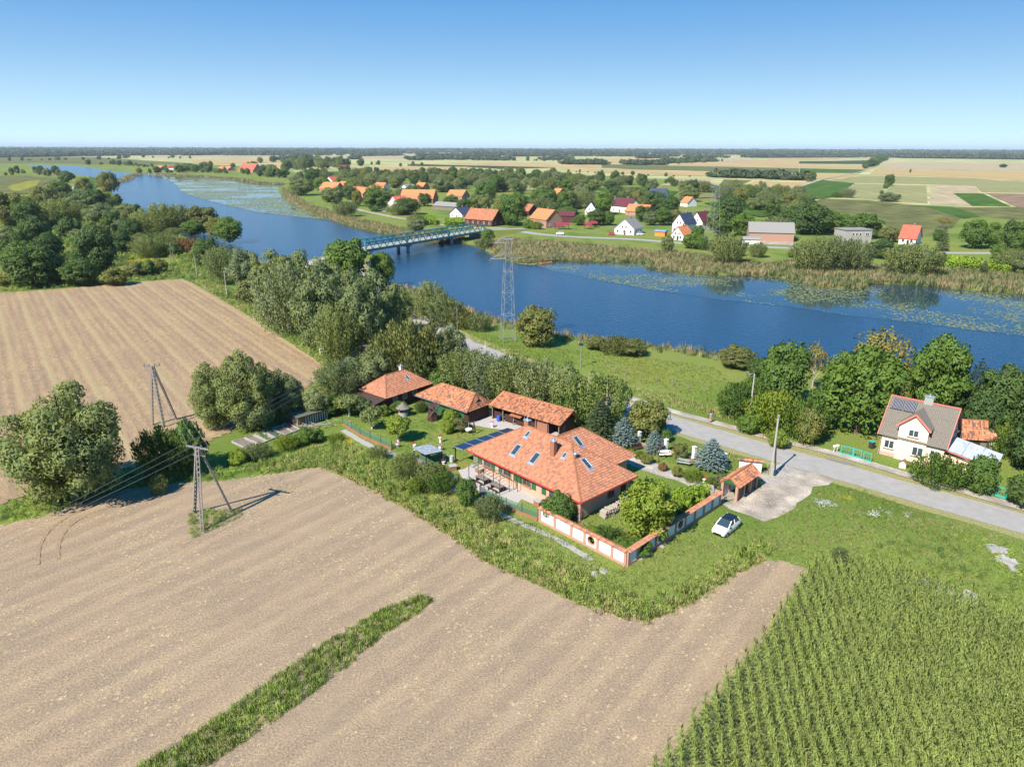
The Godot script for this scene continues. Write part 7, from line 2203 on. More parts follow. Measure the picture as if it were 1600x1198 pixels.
func woods() -> void:
	rng.seed = 77
	# trees that stand out, each with its own words
	var own := [
		["W", -53.36, -77.81, 14.8, 7.0, "big_round_grey_green_willow_on_the_field_edge_at_the_left"], ["b", -45.42, -85.03, 7.8, 3.2, "dark_leafy_bush_left_of_the_lattice_pole_in_the_field"], ["b", -42.55, -85.83, 7.0, 2.6, "leafy_bush_right_behind_the_lattice_pole_in_the_field"], ["W", -45.25, -101.78, 10.5, 4.1, "leftmost_willow_of_the_clump_above_the_vegetable_beds"], ["W", -39.95, -100.77, 12.7, 4.5, "tallest_willow_of_the_clump_above_the_vegetable_beds"], ["W", -35.98, -105.11, 8.4, 3.4, "rightmost_willow_of_the_clump_above_the_vegetable_beds"], ["g", -31.61, -106.28, 5.4, 2.6, "small_pale_willow_between_the_bed_shed_and_the_stubble_field"], ["k", -29.43, -107.45, 3.3, 2.1, "dark_low_tree_left_of_the_thin_blue_spruce"], ["S", -28.1, -113.58, 3.5, 1.4, "thin_blue_spruce_left_of_the_rearmost_tiled_house"], ["S", -12.16, -119.07, 3.5, 1.6, "blue_spruce_behind_the_gap_between_the_two_tiled_barns"], ["S", -5.5, -115.06, 3.4, 1.4, "blue_spruce_behind_the_left_end_of_the_open_shed"], ["S", 16.25, -95.24, 4.6, 2.1, "leftmost_blue_spruce_of_the_front_garden"], ["S", 20.29, -92.98, 3.5, 1.6, "middle_blue_spruce_of_the_front_garden"], ["S", 26.87, -87.47, 4.6, 2.3, "biggest_blue_spruce_beside_the_gate_house"], ["s", 12.87, -96.65, 6.8, 2.7, "dense_dark_green_conifer_behind_the_house_wing"], ["v", 14.5, -102.22, 9.8, 3.6, "tall_drooping_tree_behind_the_dark_conifer"], ["h", 20.41, -98.66, 5.5, 3.6, "wide_olive_bush_beside_the_road_behind_the_spruces"], ["f", 15.08, -69.18, 7.6, 3.5, "bright_green_walnut_inside_the_white_garden_wall"], ["d", 5.39, -73.11, 3.8, 2.1, "dark_green_round_tree_at_the_house_corner"], ["q", -26.2, -106.9, 4.0, 2.4, "orchard_tree_left_of_the_brown_lean_to"], ["q", -21.56, -101.43, 3.9, 2.1, "orchard_tree_with_white_trunk_by_the_fence_corner"], ["Q", -16.75, -96.44, 4.0, 2.1, "bright_orchard_tree_on_the_lawn"], ["q", -24.46, -107.49, 2.9, 1.8, "orchard_tree_half_hidden_beside_the_brown_lean_to"], ["d", -50.04, -215.11, 16.4, 8.0, "dark_green_oak_at_the_left_end_of_the_bridge"], ["d", -40.8, -221.67, 10.8, 4.2, "smaller_dark_green_tree_beside_the_oak_at_the_bridge"], ["h", -72.97, -193.98, 7.3, 4.3, "round_olive_bush_on_the_edge_of_the_stubble_field"], ["h", -18.98, -124.85, 13.2, 7.0, "broad_olive_domed_tree_behind_the_rearmost_tiled_house"], ["g", -11.71, -127.23, 10.8, 3.7, "feathery_pale_willow_beside_the_bend_of_the_road"], ["a", -14.85, -129.61, 2.6, 1.2, "small_rusty_red_bush_behind_the_rearmost_tiled_house"], ["o", 5.31, -150.3, 8.8, 4.9, "reddish_green_bush_beside_the_nearer_pylon"], ["m", 52.56, -100.42, 14.4, 6.2, "great_chestnut_with_yellow_flecks_left_of_the_cream_house"], ["y", 63.21, -116.3, 12.6, 5.8, "thin_yellowing_tree_top_against_the_river"], ["d", 68.35, -107.64, 13.7, 4.6, "round_dark_green_tree_above_the_cream_house"], ["m", 44.84, -110.42, 12.2, 4.7, "yellow_flecked_tree_left_of_the_great_chestnut"], ["y", 53.42, -119.64, 9.3, 2.5, "slim_pale_yellow_tree_beside_the_flecked_tree"], ["o", 44.35, -134.36, 4.7, 3.7, "brownish_bush_on_the_near_river_bank"], ["s", 74.51, -107.68, 9.5, 2.4, "dark_pointed_conifer_right_of_the_round_green_tree"], ["b", 55.15, -83.02, 4.3, 3.2, "wide_dark_bush_in_front_of_the_cream_house"], ["b", 58.89, -80.53, 4.9, 2.1, "round_dark_bush_beside_the_turquoise_fence"], ["k", 61.86, -76.85, 4.9, 2.2, "dark_bush_at_the_right_edge_by_the_road"]]
	for a in own: tree(a[0], a[1], a[2], a[3], a[4], a[5].replace("_", " "))
	grove([
		["w", -90.94, -223.12, 13.2, 5.1], ["g", -79.27, -208.61, 14.7, 5.5], ["w", -65.7, -192.38, 15.7, 6.4], ["w", -55.16, -181.32, 18.2, 6.2], ["g", -47.01, -174.14, 17.2, 5.8], ["w", -37.04, -156.48, 17.4, 6.1], ["w", -28.42, -145.79, 18.3, 5.9], ["w", -30.24, -137.18, 17.4, 5.3], ["w", -40.95, -145.66, 18.5, 5.9], ["g", -52.1, -161.04, 17.3, 6.3], ["w", -34.06, -133.61, 13.3, 4.0], ["w", -26.26, -161.33, 12.1, 3.4]], {"w": "olive grey willow in the tall row beside the stubble field", "g": "paler silvery willow in the tall row beside the stubble field"}, "willow row beside the stubble field")
	grove([
		["w", -8.18, -119.11, 8.5, 4.2], ["g", -3.76, -115.74, 8.7, 4.1], ["w", 0.66, -112.54, 9.4, 4.1], ["g", 4.89, -110.1, 9.3, 3.9], ["w", 8.79, -108.34, 9.3, 3.7], ["v", 11.94, -104.37, 9.9, 3.3], ["v", 8.79, -108.34, 8.5, 3.0], ["d", 5.36, -111.33, 6.1, 2.9], ["d", 0.01, -115.77, 5.1, 2.8], ["d", -5.48, -119.83, 4.5, 2.6], ["g", -26.82, -116.88, 7.7, 4.1], ["w", -29.4, -113.57, 7.7, 3.4], ["w", -24.23, -121.1, 7.9, 4.0], ["b", -11.36, -119.08, 4.4, 3.4], ["b", -16.52, -124.11, 4.7, 3.5], ["b", -2.25, -117.77, 3.1, 2.8], ["h", 4.33, -112.57, 4.3, 3.0], ["b", 8.7, -107.17, 4.8, 2.6], ["b", 11.08, -103.82, 4.3, 2.2], ["B", -16.83, -121.89, 2.4, 2.0], ["B", -22.78, -126.35, 2.8, 2.2], ["b", -29.59, -109.82, 3.4, 2.1], ["B", -30.72, -108.02, 2.6, 1.6], ["h", -6.97, -121.97, 5.3, 3.3]], {"w": "grey green willow in the dense belt behind the barns", "g": "silvery willow in the dense belt behind the barns", "b": "green bush at the foot of the belt behind the barns", "B": "bright green bush at the foot of the belt behind the barns", "h": "olive bush at the foot of the belt behind the barns", "v": "bright drooping tree at the right end of the belt behind the barns", "d": "green tree in front of the belt behind the barns"}, "belt of trees behind the barns")
	grove([
		["o", -269.17, -386.79, 19.6, 8.9], ["k", -247.26, -368.82, 16.5, 6.9], ["w", -210.87, -297.73, 11.0, 7.2], ["K", -205.87, -309.99, 12.5, 5.8], ["h", -251.01, -380.89, 13.8, 7.1], ["k", -148.41, -217.86, 14.5, 8.3], ["k", -135.1, -220.23, 9.2, 5.6], ["k", -138.12, -236.57, 17.6, 6.4], ["h", -144.94, -224.53, 10.1, 5.1], ["h", -157.71, -219.88, 5.2, 4.0], ["h", -126.22, -236.76, 5.1, 4.5], ["k", -157.94, -289.33, 9.9, 4.4], ["k", -181.36, -342.99, 9.6, 5.8], ["w", -227.75, -401.3, 13.1, 10.3], ["w", -258.63, -414.77, 14.2, 11.4], ["k", -368.18, -596.11, 15.6, 9.4], ["h", -344, -535.82, 13.6, 9.9], ["w", -275.17, -463.82, 14.2, 10.2], ["k", -145.97, -291.42, 9.2, 5.5], ["o", -156.48, -298.85, 7.4, 5.6], ["a", -133.53, -291.67, 7.2, 7.6], ["k", -108.41, -253.08, 11.7, 5.0], ["d", -158.24, -356.79, 7.1, 7.0], ["o", -156.67, -365.26, 13.9, 7.8], ["w", -175.84, -359.13, 15.5, 9.9], ["w", -169.51, -364.94, 14.5, 9.1], ["g", -179.97, -402.61, 9.7, 7.8], ["d", -130.09, -329.46, 11.5, 7.1], ["o", -141.71, -343.92, 10.8, 5.2], ["w", -232.92, -438.97, 9.8, 8.5], ["h", -381.22, -691.72, 18.6, 10.9], ["k", -300.52, -525.39, 13.4, 9.7], ["K", -549.94, -908.78, 12.9, 10.3], ["h", -415.18, -710.92, 13.1, 9.3], ["k", -175.27, -251.91, 10.8, 6.8], ["h", -124.37, -220.39, 6.0, 4.0], ["b", -123.19, -239.35, 5.6, 3.7], ["K", -210.59, -342.31, 10.7, 6.7], ["w", -178.81, -302.35, 10.6, 6.8], ["h", -120.53, -241.98, 5.7, 3.3], ["b", -135.43, -284.35, 5.5, 3.8], ["h", -343.91, -490.84, 10.1, 6.5], ["k", -179.13, -276.58, 10.3, 5.5]], {"o": "brown tinged tree in the thicket left of the river", "k": "dark green tree in the thicket left of the river", "w": "grey green willow in the thicket left of the river", "K": "dark round bush in the thicket left of the river", "h": "olive bush in the thicket left of the river", "a": "rusty brown bush in the thicket left of the river", "d": "fresh green tree on the bank in the thicket left of the river", "g": "pale willow on the bank in the thicket left of the river", "b": "green bush beside the yellow flowers in the thicket"}, "thicket left of the river")
	# the rest of the thicket
	var gap := V([-393.26, -559.59, -427.88, -660.52, -370.62, -603.66, -392.2, -712.03, -261.06, -493.61, -181.2, -370.49, -132.82, -315.83, -112.63, -284.8, -98.86, -239.75, -111.36, -246.11, -142.17, -287.82, -142.99, -264.32, -140.2, -226.9, -164.66, -226.52])
	for q in scatter(gap, 0.0042, 70):
		var k: String = ["k", "w", "h", "K", "d", "w", "k", "b"][rng.randi() % 8]
		tree(k, q.x, q.y, rng.randf_range(4.5, 10.0), rng.randf_range(2.5, 5.0), {"k": "low dark tree", "w": "low grey willow", "h": "low olive bush", "K": "low dark bush", "d": "low green tree", "b": "low green bush"}[k] + " filling the thicket by the river", "filling of the thicket")
	grove([
		["h", -24.57, -177.27, 8.2, 4.3], ["g", -20.67, -174.46, 10.4, 3.7], ["H", -16.51, -167.74, 8.2, 4.2], ["h", -12.38, -166.49, 5.3, 3.5], ["H", -7.95, -164.01, 4.3, 3.0], ["h", 21.9, -144.31, 4.2, 3.5], ["o", 25.37, -142.4, 3.9, 2.7], ["h", 17.9, -147.29, 2.8, 2.5], ["b", 36.11, -106.81, 6.7, 2.9], ["B", 39.82, -100.84, 7.4, 3.6], ["b", 43.36, -98.33, 7.3, 3.2], ["b", 40.37, -110.38, 6.2, 3.4], ["h", 43.36, -95.91, 5.4, 2.2], ["k", 45.94, -123.92, 5.4, 2.9], ["d", 54.23, -110.5, 10.2, 3.2], ["o", 69.08, -114.38, 5.7, 3.1], ["m", 67.58, -117.01, 6.3, 3.1], ["k", 71.34, -107.08, 7.0, 3.1], ["k", 75.67, -103.22, 10.0, 3.7], ["k", 78.6, -101.65, 10.1, 3.9], ["k", 80.65, -97.13, 11.9, 4.6], ["k", 69.21, -97.05, 8.4, 2.8], ["B", 70.41, -94.23, 4.5, 2.6], ["b", 70.31, -90.25, 5.0, 2.2], ["k", 70.1, -86.16, 9.1, 3.8], ["m", 48.74, -102.48, 7.5, 3.0], ["b", 36.12, -100.3, 3.7, 2.0], ["B", 38.44, -94.47, 2.8, 1.6], ["h", -46.27, -211.07, 5.0, 3.8], ["b", 59.42, -104.73, 3.7, 2.0]], {"h": "olive bush between the near river bank and the road", "g": "pale willow between the near river bank and the road", "H": "grey willow bush between the near river bank and the road", "o": "brownish tree between the near river bank and the road", "b": "dark green bush in the growth around the cream house", "B": "bright green bush in the growth around the cream house", "k": "dark green tree in the growth around the cream house", "d": "green tree in the growth around the cream house", "m": "yellow flecked tree in the growth around the cream house"}, "growth along the near bank")
	grove([
		["H", -13.91, -84.46, 3.7, 1.6], ["H", -10.18, -82.61, 3.1, 1.8], ["b", -8.79, -80.12, 3.2, 1.6], ["b", -5.47, -77.1, 3.3, 1.6], ["H", -2.64, -73.36, 3.3, 1.6], ["B", -11.84, -80.1, 2.5, 1.0], ["H", -18.7, -90.51, 1.9, 1.3], ["H", -43.85, -79.56, 2.8, 1.0], ["B", -37.32, -88.28, 2.5, 1.5], ["H", -35.42, -90.4, 2.3, 1.7], ["B", -32.27, -93.52, 2.6, 1.6], ["b", -30.04, -95.39, 2.4, 1.6], ["b", -28.7, -96.35, 2.2, 1.3], ["H", 34.2, -64.42, 1.9, 0.9]], {"H": "grey green shrub in the weedy strip along the tilled field", "b": "dark green shrub in the weedy strip along the tilled field", "B": "bright green shrub in the weedy strip along the tilled field"}, "shrubs along the tilled field")
	grove([
		["b", -18.31, -109.31, 1.9, 1.3], ["b", -19.05, -108.71, 1.8, 1.0], ["B", -20.64, -106.94, 1.8, 1.0], ["b", -14.97, -108.74, 2.1, 0.9], ["B", -9.67, -104.21, 2.1, 1.3], ["B", -9.71, -99.96, 2.3, 1.3], ["h", -8.23, -101, 2.1, 1.7], ["h", 13.81, -92.26, 1.1, 0.9], ["h", 14.27, -91.6, 1.2, 0.7], ["B", 17.82, -90.76, 1.2, 0.8], ["h", 18.5, -89.06, 1.7, 1.0], ["a", 20.33, -86.83, 1.2, 0.7], ["h", 21.8, -84.88, 1.6, 0.8], ["B", 23.51, -83.56, 1.8, 1.2], ["h", 26.64, -81.39, 2.0, 1.1], ["K", 25.99, -81.39, 1.1, 0.3], ["o", 23.36, -90.36, 2.5, 1.2], ["B", 25.64, -82.84, 1.1, 0.5], ["B", 12.31, -66.79, 1.7, 1.4], ["b", 10.58, -68.35, 1.8, 1.8], ["B", 8.55, -69.15, 1.4, 1.4], ["b", 11.65, -66.03, 1.6, 1.2], ["b", 13.69, -66.04, 1.9, 1.4], ["B", 18.21, -101.2, 2.1, 1.5], ["b", 22.7, -96.72, 1.8, 1.0], ["B", -25.88, -96.37, 1.4, 1.1]], {"b": "dark green garden shrub beside lawn or house", "B": "bright green garden shrub beside lawn or house", "h": "grey olive garden shrub along the drive", "a": "red leaved shrub along the drive", "K": "small dark cone shrub beside the gate house", "o": "half bare dark shrub in front of the white posts"}, "shrubs in the garden")


# ---------- plants nobody could count ----------
func stuff(called: String, mesh: Mesh, m: Material, spots: PackedVector2Array, lo: float, hi: float, palette: Array, y := 0.0) -> MultiMeshInstance3D:
	var tr := []
	var cs := PackedColorArray()
	var patchy := FastNoiseLite.new()
	patchy.seed = spots.size()
	patchy.frequency = 0.07
	for q in spots:
		var s := rng.randf_range(lo, hi)
		tr.append(Transform3D(spin(rng.randf() * TAU, s, s * rng.randf_range(0.75, 1.25)), at2(q, y)))
		var w := patchy.get_noise_2d(q.x, q.y) * 0.9 + 0.5 + rng.randf_range(-0.38, 0.38)
		var c: Color = palette[clampi(int(w * palette.size()), 0, palette.size() - 1)]
		var k := rng.randf_range(0.8, 1.2)
		cs.append(Color(c.r * k, c.g * k, c.b * k))
	return many(mesh, called, m, tr, cs)

func plant_mat(called: String, through := 0.5) -> StandardMaterial3D:
	var m := leaf_mat(called, 1, 1, 1, through)
	m.roughness = 0.7
	return m

func water_plants() -> void:
	rng.seed = 5
	var m := plant_mat("plants")
	# reeds: straw below, green or brown plumes
	var reed := tuft_mesh(30, 2.0, 0.9, 0.07, 0.16)
	var straw := [Color(0.36, 0.28, 0.17), Color(0.29, 0.25, 0.13), Color(0.22, 0.23, 0.10), Color(0.38, 0.29, 0.19)]
	var green := [Color(0.16, 0.20, 0.08), Color(0.20, 0.225, 0.10), Color(0.14, 0.175, 0.07), Color(0.25, 0.24, 0.115)]
	var mixed := straw + green
	var r1 := V([-3.29, -347.16, 14.75, -335.1, 37.17, -321.7, 54.81, -307.19, 64.61, -301.4, 78.44, -292.17, 89.89, -278.3, 96.61, -268.68, 87.77, -242.83, 76.46, -243.95, 65.61, -246.41, 55.77, -255.94, 50.12, -261.7, 51.61, -272.64, 23.52, -277.05, 18.39, -278.64, 12.17, -273.53, 3.03, -270.13, -5.26, -285.11, -10.56, -305.83, -8.95, -327.49])
	tag(stuff("reeds", reed, m, scatter(r1, 1.1, 16000), 0.6, 1.0, mixed, -0.5), "brown and green reeds on the far bank right of the bridge", "reeds")
	var r2 := V([96.61, -268.68, 120.84, -280.58, 140.69, -260.33, 160.91, -254.91, 174.87, -241.69, 202.13, -232.29, 174.86, -199.09, 154.54, -211.99, 150.42, -213.95, 140.24, -220.07, 129.72, -226.52, 117.51, -229.78, 108.7, -218.53, 96.71, -223.77, 93.39, -237.84, 87.77, -242.83])
	tag(stuff("reeds", reed, m, scatter(r2, 1.1, 14000), 0.7, 1.1, green + [straw[0]], -0.5), "green reeds on the far bank at the right", "reeds")
	var r3 := V([-256.71, -816.68, -217.51, -720.46, -159.98, -568.48, -123.11, -498.22, -94.19, -443.1, -68.14, -405.66, -45.7, -373.9, -24.4, -362.83, -22.23, -329.52, -40.41, -329.12, -61.02, -361.93, -75.94, -379.2, -96.15, -412, -113.47, -446.72, -126.31, -463.91, -174.87, -581.81, -205.82, -652.19])
	tag(stuff("reeds", reed, m, scatter(r3, 0.9, 14000), 0.6, 1.0, mixed, -0.5), "pale reeds on the far bank left of the bridge", "reeds")
	var near := smooth(V([-40.78, -223.89, -28.72, -209.34, -17.76, -193.02, -6.52, -175.34, 4.55, -164.78, 11.04, -158.76, 20.04, -153.71, 31.32, -148.99, 42.53, -142.57, 49.4, -139.8]), 4.0)
	tag(stuff("reeds", reed, m, along(near, 4.0, 5.0), 0.5, 0.85, mixed, -0.4), "brown reeds along the near bank under the pylon", "reeds")
	var up := smooth(V([-579.34, -1025.23, -497.87, -929.91, -610.1, -1205.87, -516.43, -1154.72, -395.48, -1038.1, -324.03, -922.79, -267.34, -875.68]), 8.0)
	tag(stuff("reeds", reed, m, along(up, 9.0, 1.6), 0.9, 1.6, mixed, -0.4), "reeds along the river far upstream", "reeds")
	# water lilies: flat pads, each a disc with a notch
	var st := MB.new()
	for k in 7:
		var a := 0.25 + (TAU - 0.5) * k / 7.0
		var b := 0.25 + (TAU - 0.5) * (k + 1) / 7.0
		st.tri(Vector3.ZERO, Vector3(cos(b), 0.02, -sin(b)) * 0.5 + Vector3(0, 0.02, 0), Vector3(cos(a), 0.02, -sin(a)) * 0.5 + Vector3(0, 0.02, 0))
	var pad := st.done()
	var lily := [Color(0.20, 0.25, 0.07), Color(0.27, 0.29, 0.10), Color(0.16, 0.21, 0.06), Color(0.30, 0.28, 0.12)]
	var pm := mat("lily_pad", Color(1, 1, 1), 0.55)
	pm.vertex_color_use_as_albedo = true
	var clump := FastNoiseLite.new()
	clump.frequency = 0.028
	var spots := PackedVector2Array()
	for q in scatter(V([9.19, -272.66, 12.24, -275.18, 18.5, -280.34, 23.66, -278.74, 51.91, -274.27, 50.39, -263.22, 56.07, -257.39, 65.95, -247.76, 76.85, -245.27, 88.22, -244.14, 93.86, -239.1, 97.17, -224.9, 109.2, -219.6, 118.08, -230.97, 130.34, -227.67, 140.9, -221.15, 151.1, -214.98, 155.23, -213.01, 176.35, -200.9, 133.71, -149.02, 120.16, -161.77, 114.47, -166.05, 103.94, -174.58, 88.77, -183.15, 77.36, -194.64, 71.5, -196.81, 59.05, -204.8, 44.87, -217.57, 34.08, -229.64, 25.15, -240.51, 15.16, -252.4, 9.01, -267.08]), 2.2, 70000):
		if clump.get_noise_2d(q.x, q.y) * 1.4 + rng.randf_range(-0.3, 0.3) > 0.1: spots.append(q)
	tag(stuff("lily_pads", pad, pm, spots, 0.3, 0.65, lily, -0.555), "water lily pads floating off the far bank", "lily pads")
	spots.clear()
	for q in scatter(V([-641.12, -1267.87, -541.54, -1211.51, -412.71, -1083.89, -336.54, -958.92, -279.94, -914.95, -249.28, -777.34, -208.58, -661.1, -176.96, -588.92, -127.51, -468.47, -112.45, -442.56, -138.47, -463.53, -170.81, -491.46, -222.59, -562.73, -253.59, -608.46, -291.88, -666.63, -338.73, -748.38, -397.24, -868.06, -472.96, -1010.74]), 0.75, 42000):
		if clump.get_noise_2d(q.x * 0.3, q.y * 0.6) + rng.randf_range(-0.4, 0.4) > -0.06: spots.append(q)
	tag(stuff("lily_pads", pad, pm, spots, 0.9, 1.9, lily, -0.535), "pale lily carpet on the river upstream of the bridge", "lily pads")
	tag(stuff("lily_pads", pad, pm, scatter(V([5.15, -280.09, 8.1, -287.15, 14.97, -280.27, 15.12, -273.59, 11.55, -270.29, 7.25, -273.44]), 2.0), 0.8, 1.4, [Color(0.42, 0.13, 0.05), Color(0.36, 0.12, 0.05), Color(0.40, 0.17, 0.07)], -0.5), "patch of reddish water plants behind the pylon", "water plants")
	tag(stuff("lily_pads", pad, pm, scatter(V([-16.78, -320.53, -10.97, -301.82, -4.72, -283.36, 3.5, -268.55, 9.01, -267.08, 12.1, -271.91, 3.03, -270.13, -5.26, -285.11, -11.65, -305.81]), 1.2), 0.8, 1.5, lily, -0.5), "water plants at the reed edge right of the bridge", "water plants")

func growth() -> void:
	rng.seed = 6
	var m: StandardMaterial3D = M.plants
	var weed := weed_mesh(80, 0.75, 0.10)
	var grass := tuft_mesh(16, 0.42, 0.42, 0.05, 0.75)
	var tall := tuft_mesh(20, 0.8, 0.4, 0.05, 0.45)
	var greens := [Color(0.075, 0.125, 0.03), Color(0.10, 0.16, 0.035), Color(0.14, 0.21, 0.04), Color(0.19, 0.27, 0.05), Color(0.24, 0.31, 0.06), Color(0.30, 0.34, 0.09), Color(0.20, 0.24, 0.06)]
	var brights := [Color(0.23, 0.33, 0.05), Color(0.18, 0.28, 0.035), Color(0.29, 0.37, 0.07)]
	var drys := [Color(0.36, 0.33, 0.13), Color(0.28, 0.30, 0.08), Color(0.44, 0.37, 0.18), Color(0.20, 0.26, 0.06)]
	# the weedy strip between the farm fence and the tilled field
	var band := V([-25.88, -96.37, -22.1, -94.05, -16.61, -88.62, -11.41, -81.88, -6.13, -76.45, -1.41, -71.46, 2.79, -66.49, 6.62, -63.1, 9.23, -60.3, 12.36, -58.22, 16.28, -59.27, 22.09, -64.36, 27.59, -68.84, 29.12, -68.18, 27.1, -65.36, 22.9, -62.6, 17.16, -57.73, 13.68, -55.57, 12.4, -55, 9.56, -55.74, 6.2, -58.09, 1.98, -61.37, -1.95, -64.24, -7.15, -70.44, -12.23, -75.93, -19.88, -83.29, -23.81, -86.54, -26.01, -87.74, -32.16, -85.31, -35.97, -86.46, -32.11, -90.63, -28.55, -94])
	tag(stuff("weeds", weed, m, scatter(band, 3.6), 0.45, 1.15, greens + brights + drys.slice(0, 2), 0.0), "tangled green weeds between the farm fence and the tilled field", "weeds")
	tag(stuff("tall_grass", tall, m, scatter(band, 3.0), 0.7, 1.2, greens + drys), "rough grass among the weeds along the tilled field", "grass")
	var rim := smooth(V([-25.96, -87.53, -23.77, -86.34, -19.84, -83.11, -12.21, -75.78, -7.14, -70.3, -1.94, -64.12, 1.98, -61.26, 6.19, -57.98, 9.55, -55.64, 12.38, -54.9, 13.67, -55.47, 17.14, -57.63, 22.86, -62.49, 27.06, -65.24]), 1.0)
	tag(stuff("dry_grass", tall, m, along(rim, 0.8, 6.0), 0.5, 0.9, drys), "dry grass rim of the tilled field", "grass")
	var west := V([-61.66, -76.45, -58.62, -78.95, -53.2, -77.81, -50.84, -85.38, -45.59, -85.03, -39.38, -86.44, -33.41, -89.14, -31.69, -86.49, -37.56, -83.93, -43.14, -83.33, -48.73, -81.29, -52.32, -77.65, -55.37, -73.82, -58.62, -72.01])
	tag(stuff("weeds", weed, m, scatter(west, 3.4), 0.5, 1.2, brights + greens), "bright green verge under the big willow", "weeds")
	tag(stuff("weeds", weed, m, scatter(V([-8.87, -58.32, -7.47, -57.82, -8.3, -56.14, -11.3, -52.73, -14.15, -47.86, -17.09, -43.66, -19.41, -40.58, -21.32, -38.44, -22.6, -36.38, -26.02, -36.36, -25.82, -38.54, -23.42, -41.27, -20.28, -45.81, -16.58, -51.17, -11.92, -56.31]), 7.0), 0.3, 0.65, brights + greens + [Color(0.07, 0.13, 0.03)]), "long green strip of grass left standing in the tilled field", "grass")
	tag(stuff("tall_grass", tall, m, scatter(V([-8.87, -58.32, -7.47, -57.82, -8.3, -56.14, -11.3, -52.73, -14.15, -47.86, -17.09, -43.66, -19.41, -40.58, -21.32, -38.44, -22.6, -36.38, -26.02, -36.36, -25.82, -38.54, -23.42, -41.27, -20.28, -45.81, -16.58, -51.17, -11.92, -56.31]), 14.0), 0.5, 0.85, brights + greens), "grass blades of the strip in the tilled field", "grass")
	tag(stuff("weeds", weed, m, scatter(V([-38, -74.53, -35.82, -75.48, -31.73, -75.35, -31.92, -73.2, -33.84, -70.58, -35.23, -68.78, -36.43, -70.56]), 9.0), 0.35, 0.8, brights + greens), "patch of grass under the lattice pole", "grass")
	# the rough meadow right of the drive
	var mead := V([12.4, -64.31, 18.55, -69.47, 23.05, -73.06, 26.91, -72.34, 29.9, -73.55, 36.42, -78.34, 40.47, -82.74, 44.6, -81.86, 48.03, -76.77, 51.66, -72.48, 56.37, -68.59, 63.35, -63.38, 49.13, -46.08, 46.1, -53.59, 42.89, -57.85, 38.67, -61.55, 32.86, -63, 30.71, -62.87, 30.12, -64.4, 27.1, -65.36, 28.77, -68.18, 22.09, -64.36, 16.28, -59.27, 12.36, -58.22])
	tag(stuff("meadow_grass", grass, m, scatter(mead, 7.0), 0.3, 0.65, greens.slice(2) + brights + drys + drys), "meadow grass between the drive, the road and the maize", "grass")
	var wild := V([36.03, -65.66, 42.46, -68.92, 48.93, -70.33, 53.37, -68.31, 55.79, -65.76, 62.4, -62.22, 49.13, -46.08, 46.1, -53.59, 42.89, -57.85, 38.67, -61.55, 32.71, -62.65, 33.46, -64.42])
	tag(stuff("weeds", weed, m, scatter(wild, 1.8), 0.4, 0.9, greens + brights), "high weeds between the meadow and the maize", "weeds")
	tag(stuff("worn_grass", grass, m, along(smooth(V([26.58, -67.91, 30.17, -68.19, 35.78, -69.84, 40.75, -71.27, 46.64, -72.75, 51.48, -72.19, 54.07, -69.39]), 2.0), 1.6, 26.0), 0.3, 0.55, [Color(0.34, 0.36, 0.12), Color(0.40, 0.37, 0.16), Color(0.28, 0.33, 0.09)]), "pale worn track across the meadow", "grass")
	var bloom := weed_mesh(30, 0.5, 0.07)
	tag(stuff("white_flowers", bloom, m, scatter(V([37.48, -79.02, 39.42, -78.36, 39.49, -76.72, 37.99, -75.91, 36.68, -77.02]), 3.2), 0.8, 1.3, [Color(0.62, 0.62, 0.66)]), "white flowers nearest the gravel drive", "flowers")
	tag(stuff("white_flowers", bloom, m, scatter(V([41.19, -77.05, 44.69, -76.27, 47.74, -75.49, 46.37, -73.64, 42.63, -73.62, 40.71, -75.14]), 1.6), 0.8, 1.3, [Color(0.62, 0.62, 0.64), Color(0.15, 0.2, 0.05)]), "white flowers in the middle of the meadow", "flowers")
	tag(stuff("yellow_flowers", bloom, m, scatter(V([41.12, -80.07, 42.41, -79.39, 41.64, -78.04, 40.61, -78.37]), 2.6), 0.8, 1.2, [Color(0.55, 0.40, 0.03)]), "yellow flowers in the meadow beside the road", "flowers")
	tag(stuff("yellow_flowers", bloom, m, scatter(V([-25.71, -96.85, -24.03, -97.84, -23.14, -95.44, -24.3, -93.57]), 2.2), 0.8, 1.3, [Color(0.68, 0.42, 0.01)]), "yellow flowers in the weeds left of the farm fence", "flowers")
	tag(stuff("yellow_flowers", bloom, m, scatter(V([-152.94, -278.78, -144.28, -284.18, -138.12, -274.01, -144.58, -267.42]), 1.3), 1.0, 1.8, [Color(0.62, 0.46, 0.02)]), "yellow flowers in the clearing above the stubble field", "flowers")
	tag(stuff("yellow_flowers", bloom, m, scatter(V([-133.43, -258.44, -129.75, -261.5, -112.78, -255.87, -111.99, -250.21, -123.03, -247.27]), 0.5), 0.8, 1.5, [Color(0.62, 0.46, 0.02), Color(0.16, 0.2, 0.03)]), "scattered yellow flowers beside the telephone pole", "flowers")
	tag(stuff("yellow_flowers", bloom, m, scatter(V([13.61, -43.26, 15.2, -43.4, 14.93, -42.01, 13.5, -41.4]), 3.0), 0.5, 0.9, [Color(0.60, 0.45, 0.02), Color(0.14, 0.2, 0.03)]), "yellow flowers at the corner of the maize", "flowers")
	# lawns and the dyke meadow
	tag(stuff("meadow_grass", grass, m, scatter(V([-8.07, -81, -3, -75.2, 3.2, -71.92, 11.78, -62.89, 13.55, -61.42, 12.36, -58.22, 9.23, -60.3, 6.62, -63.1, 2.79, -66.49, -1.41, -71.46]), 5.0), 0.4, 0.9, greens + drys), "short grass between the garden wall and the weeds", "grass")
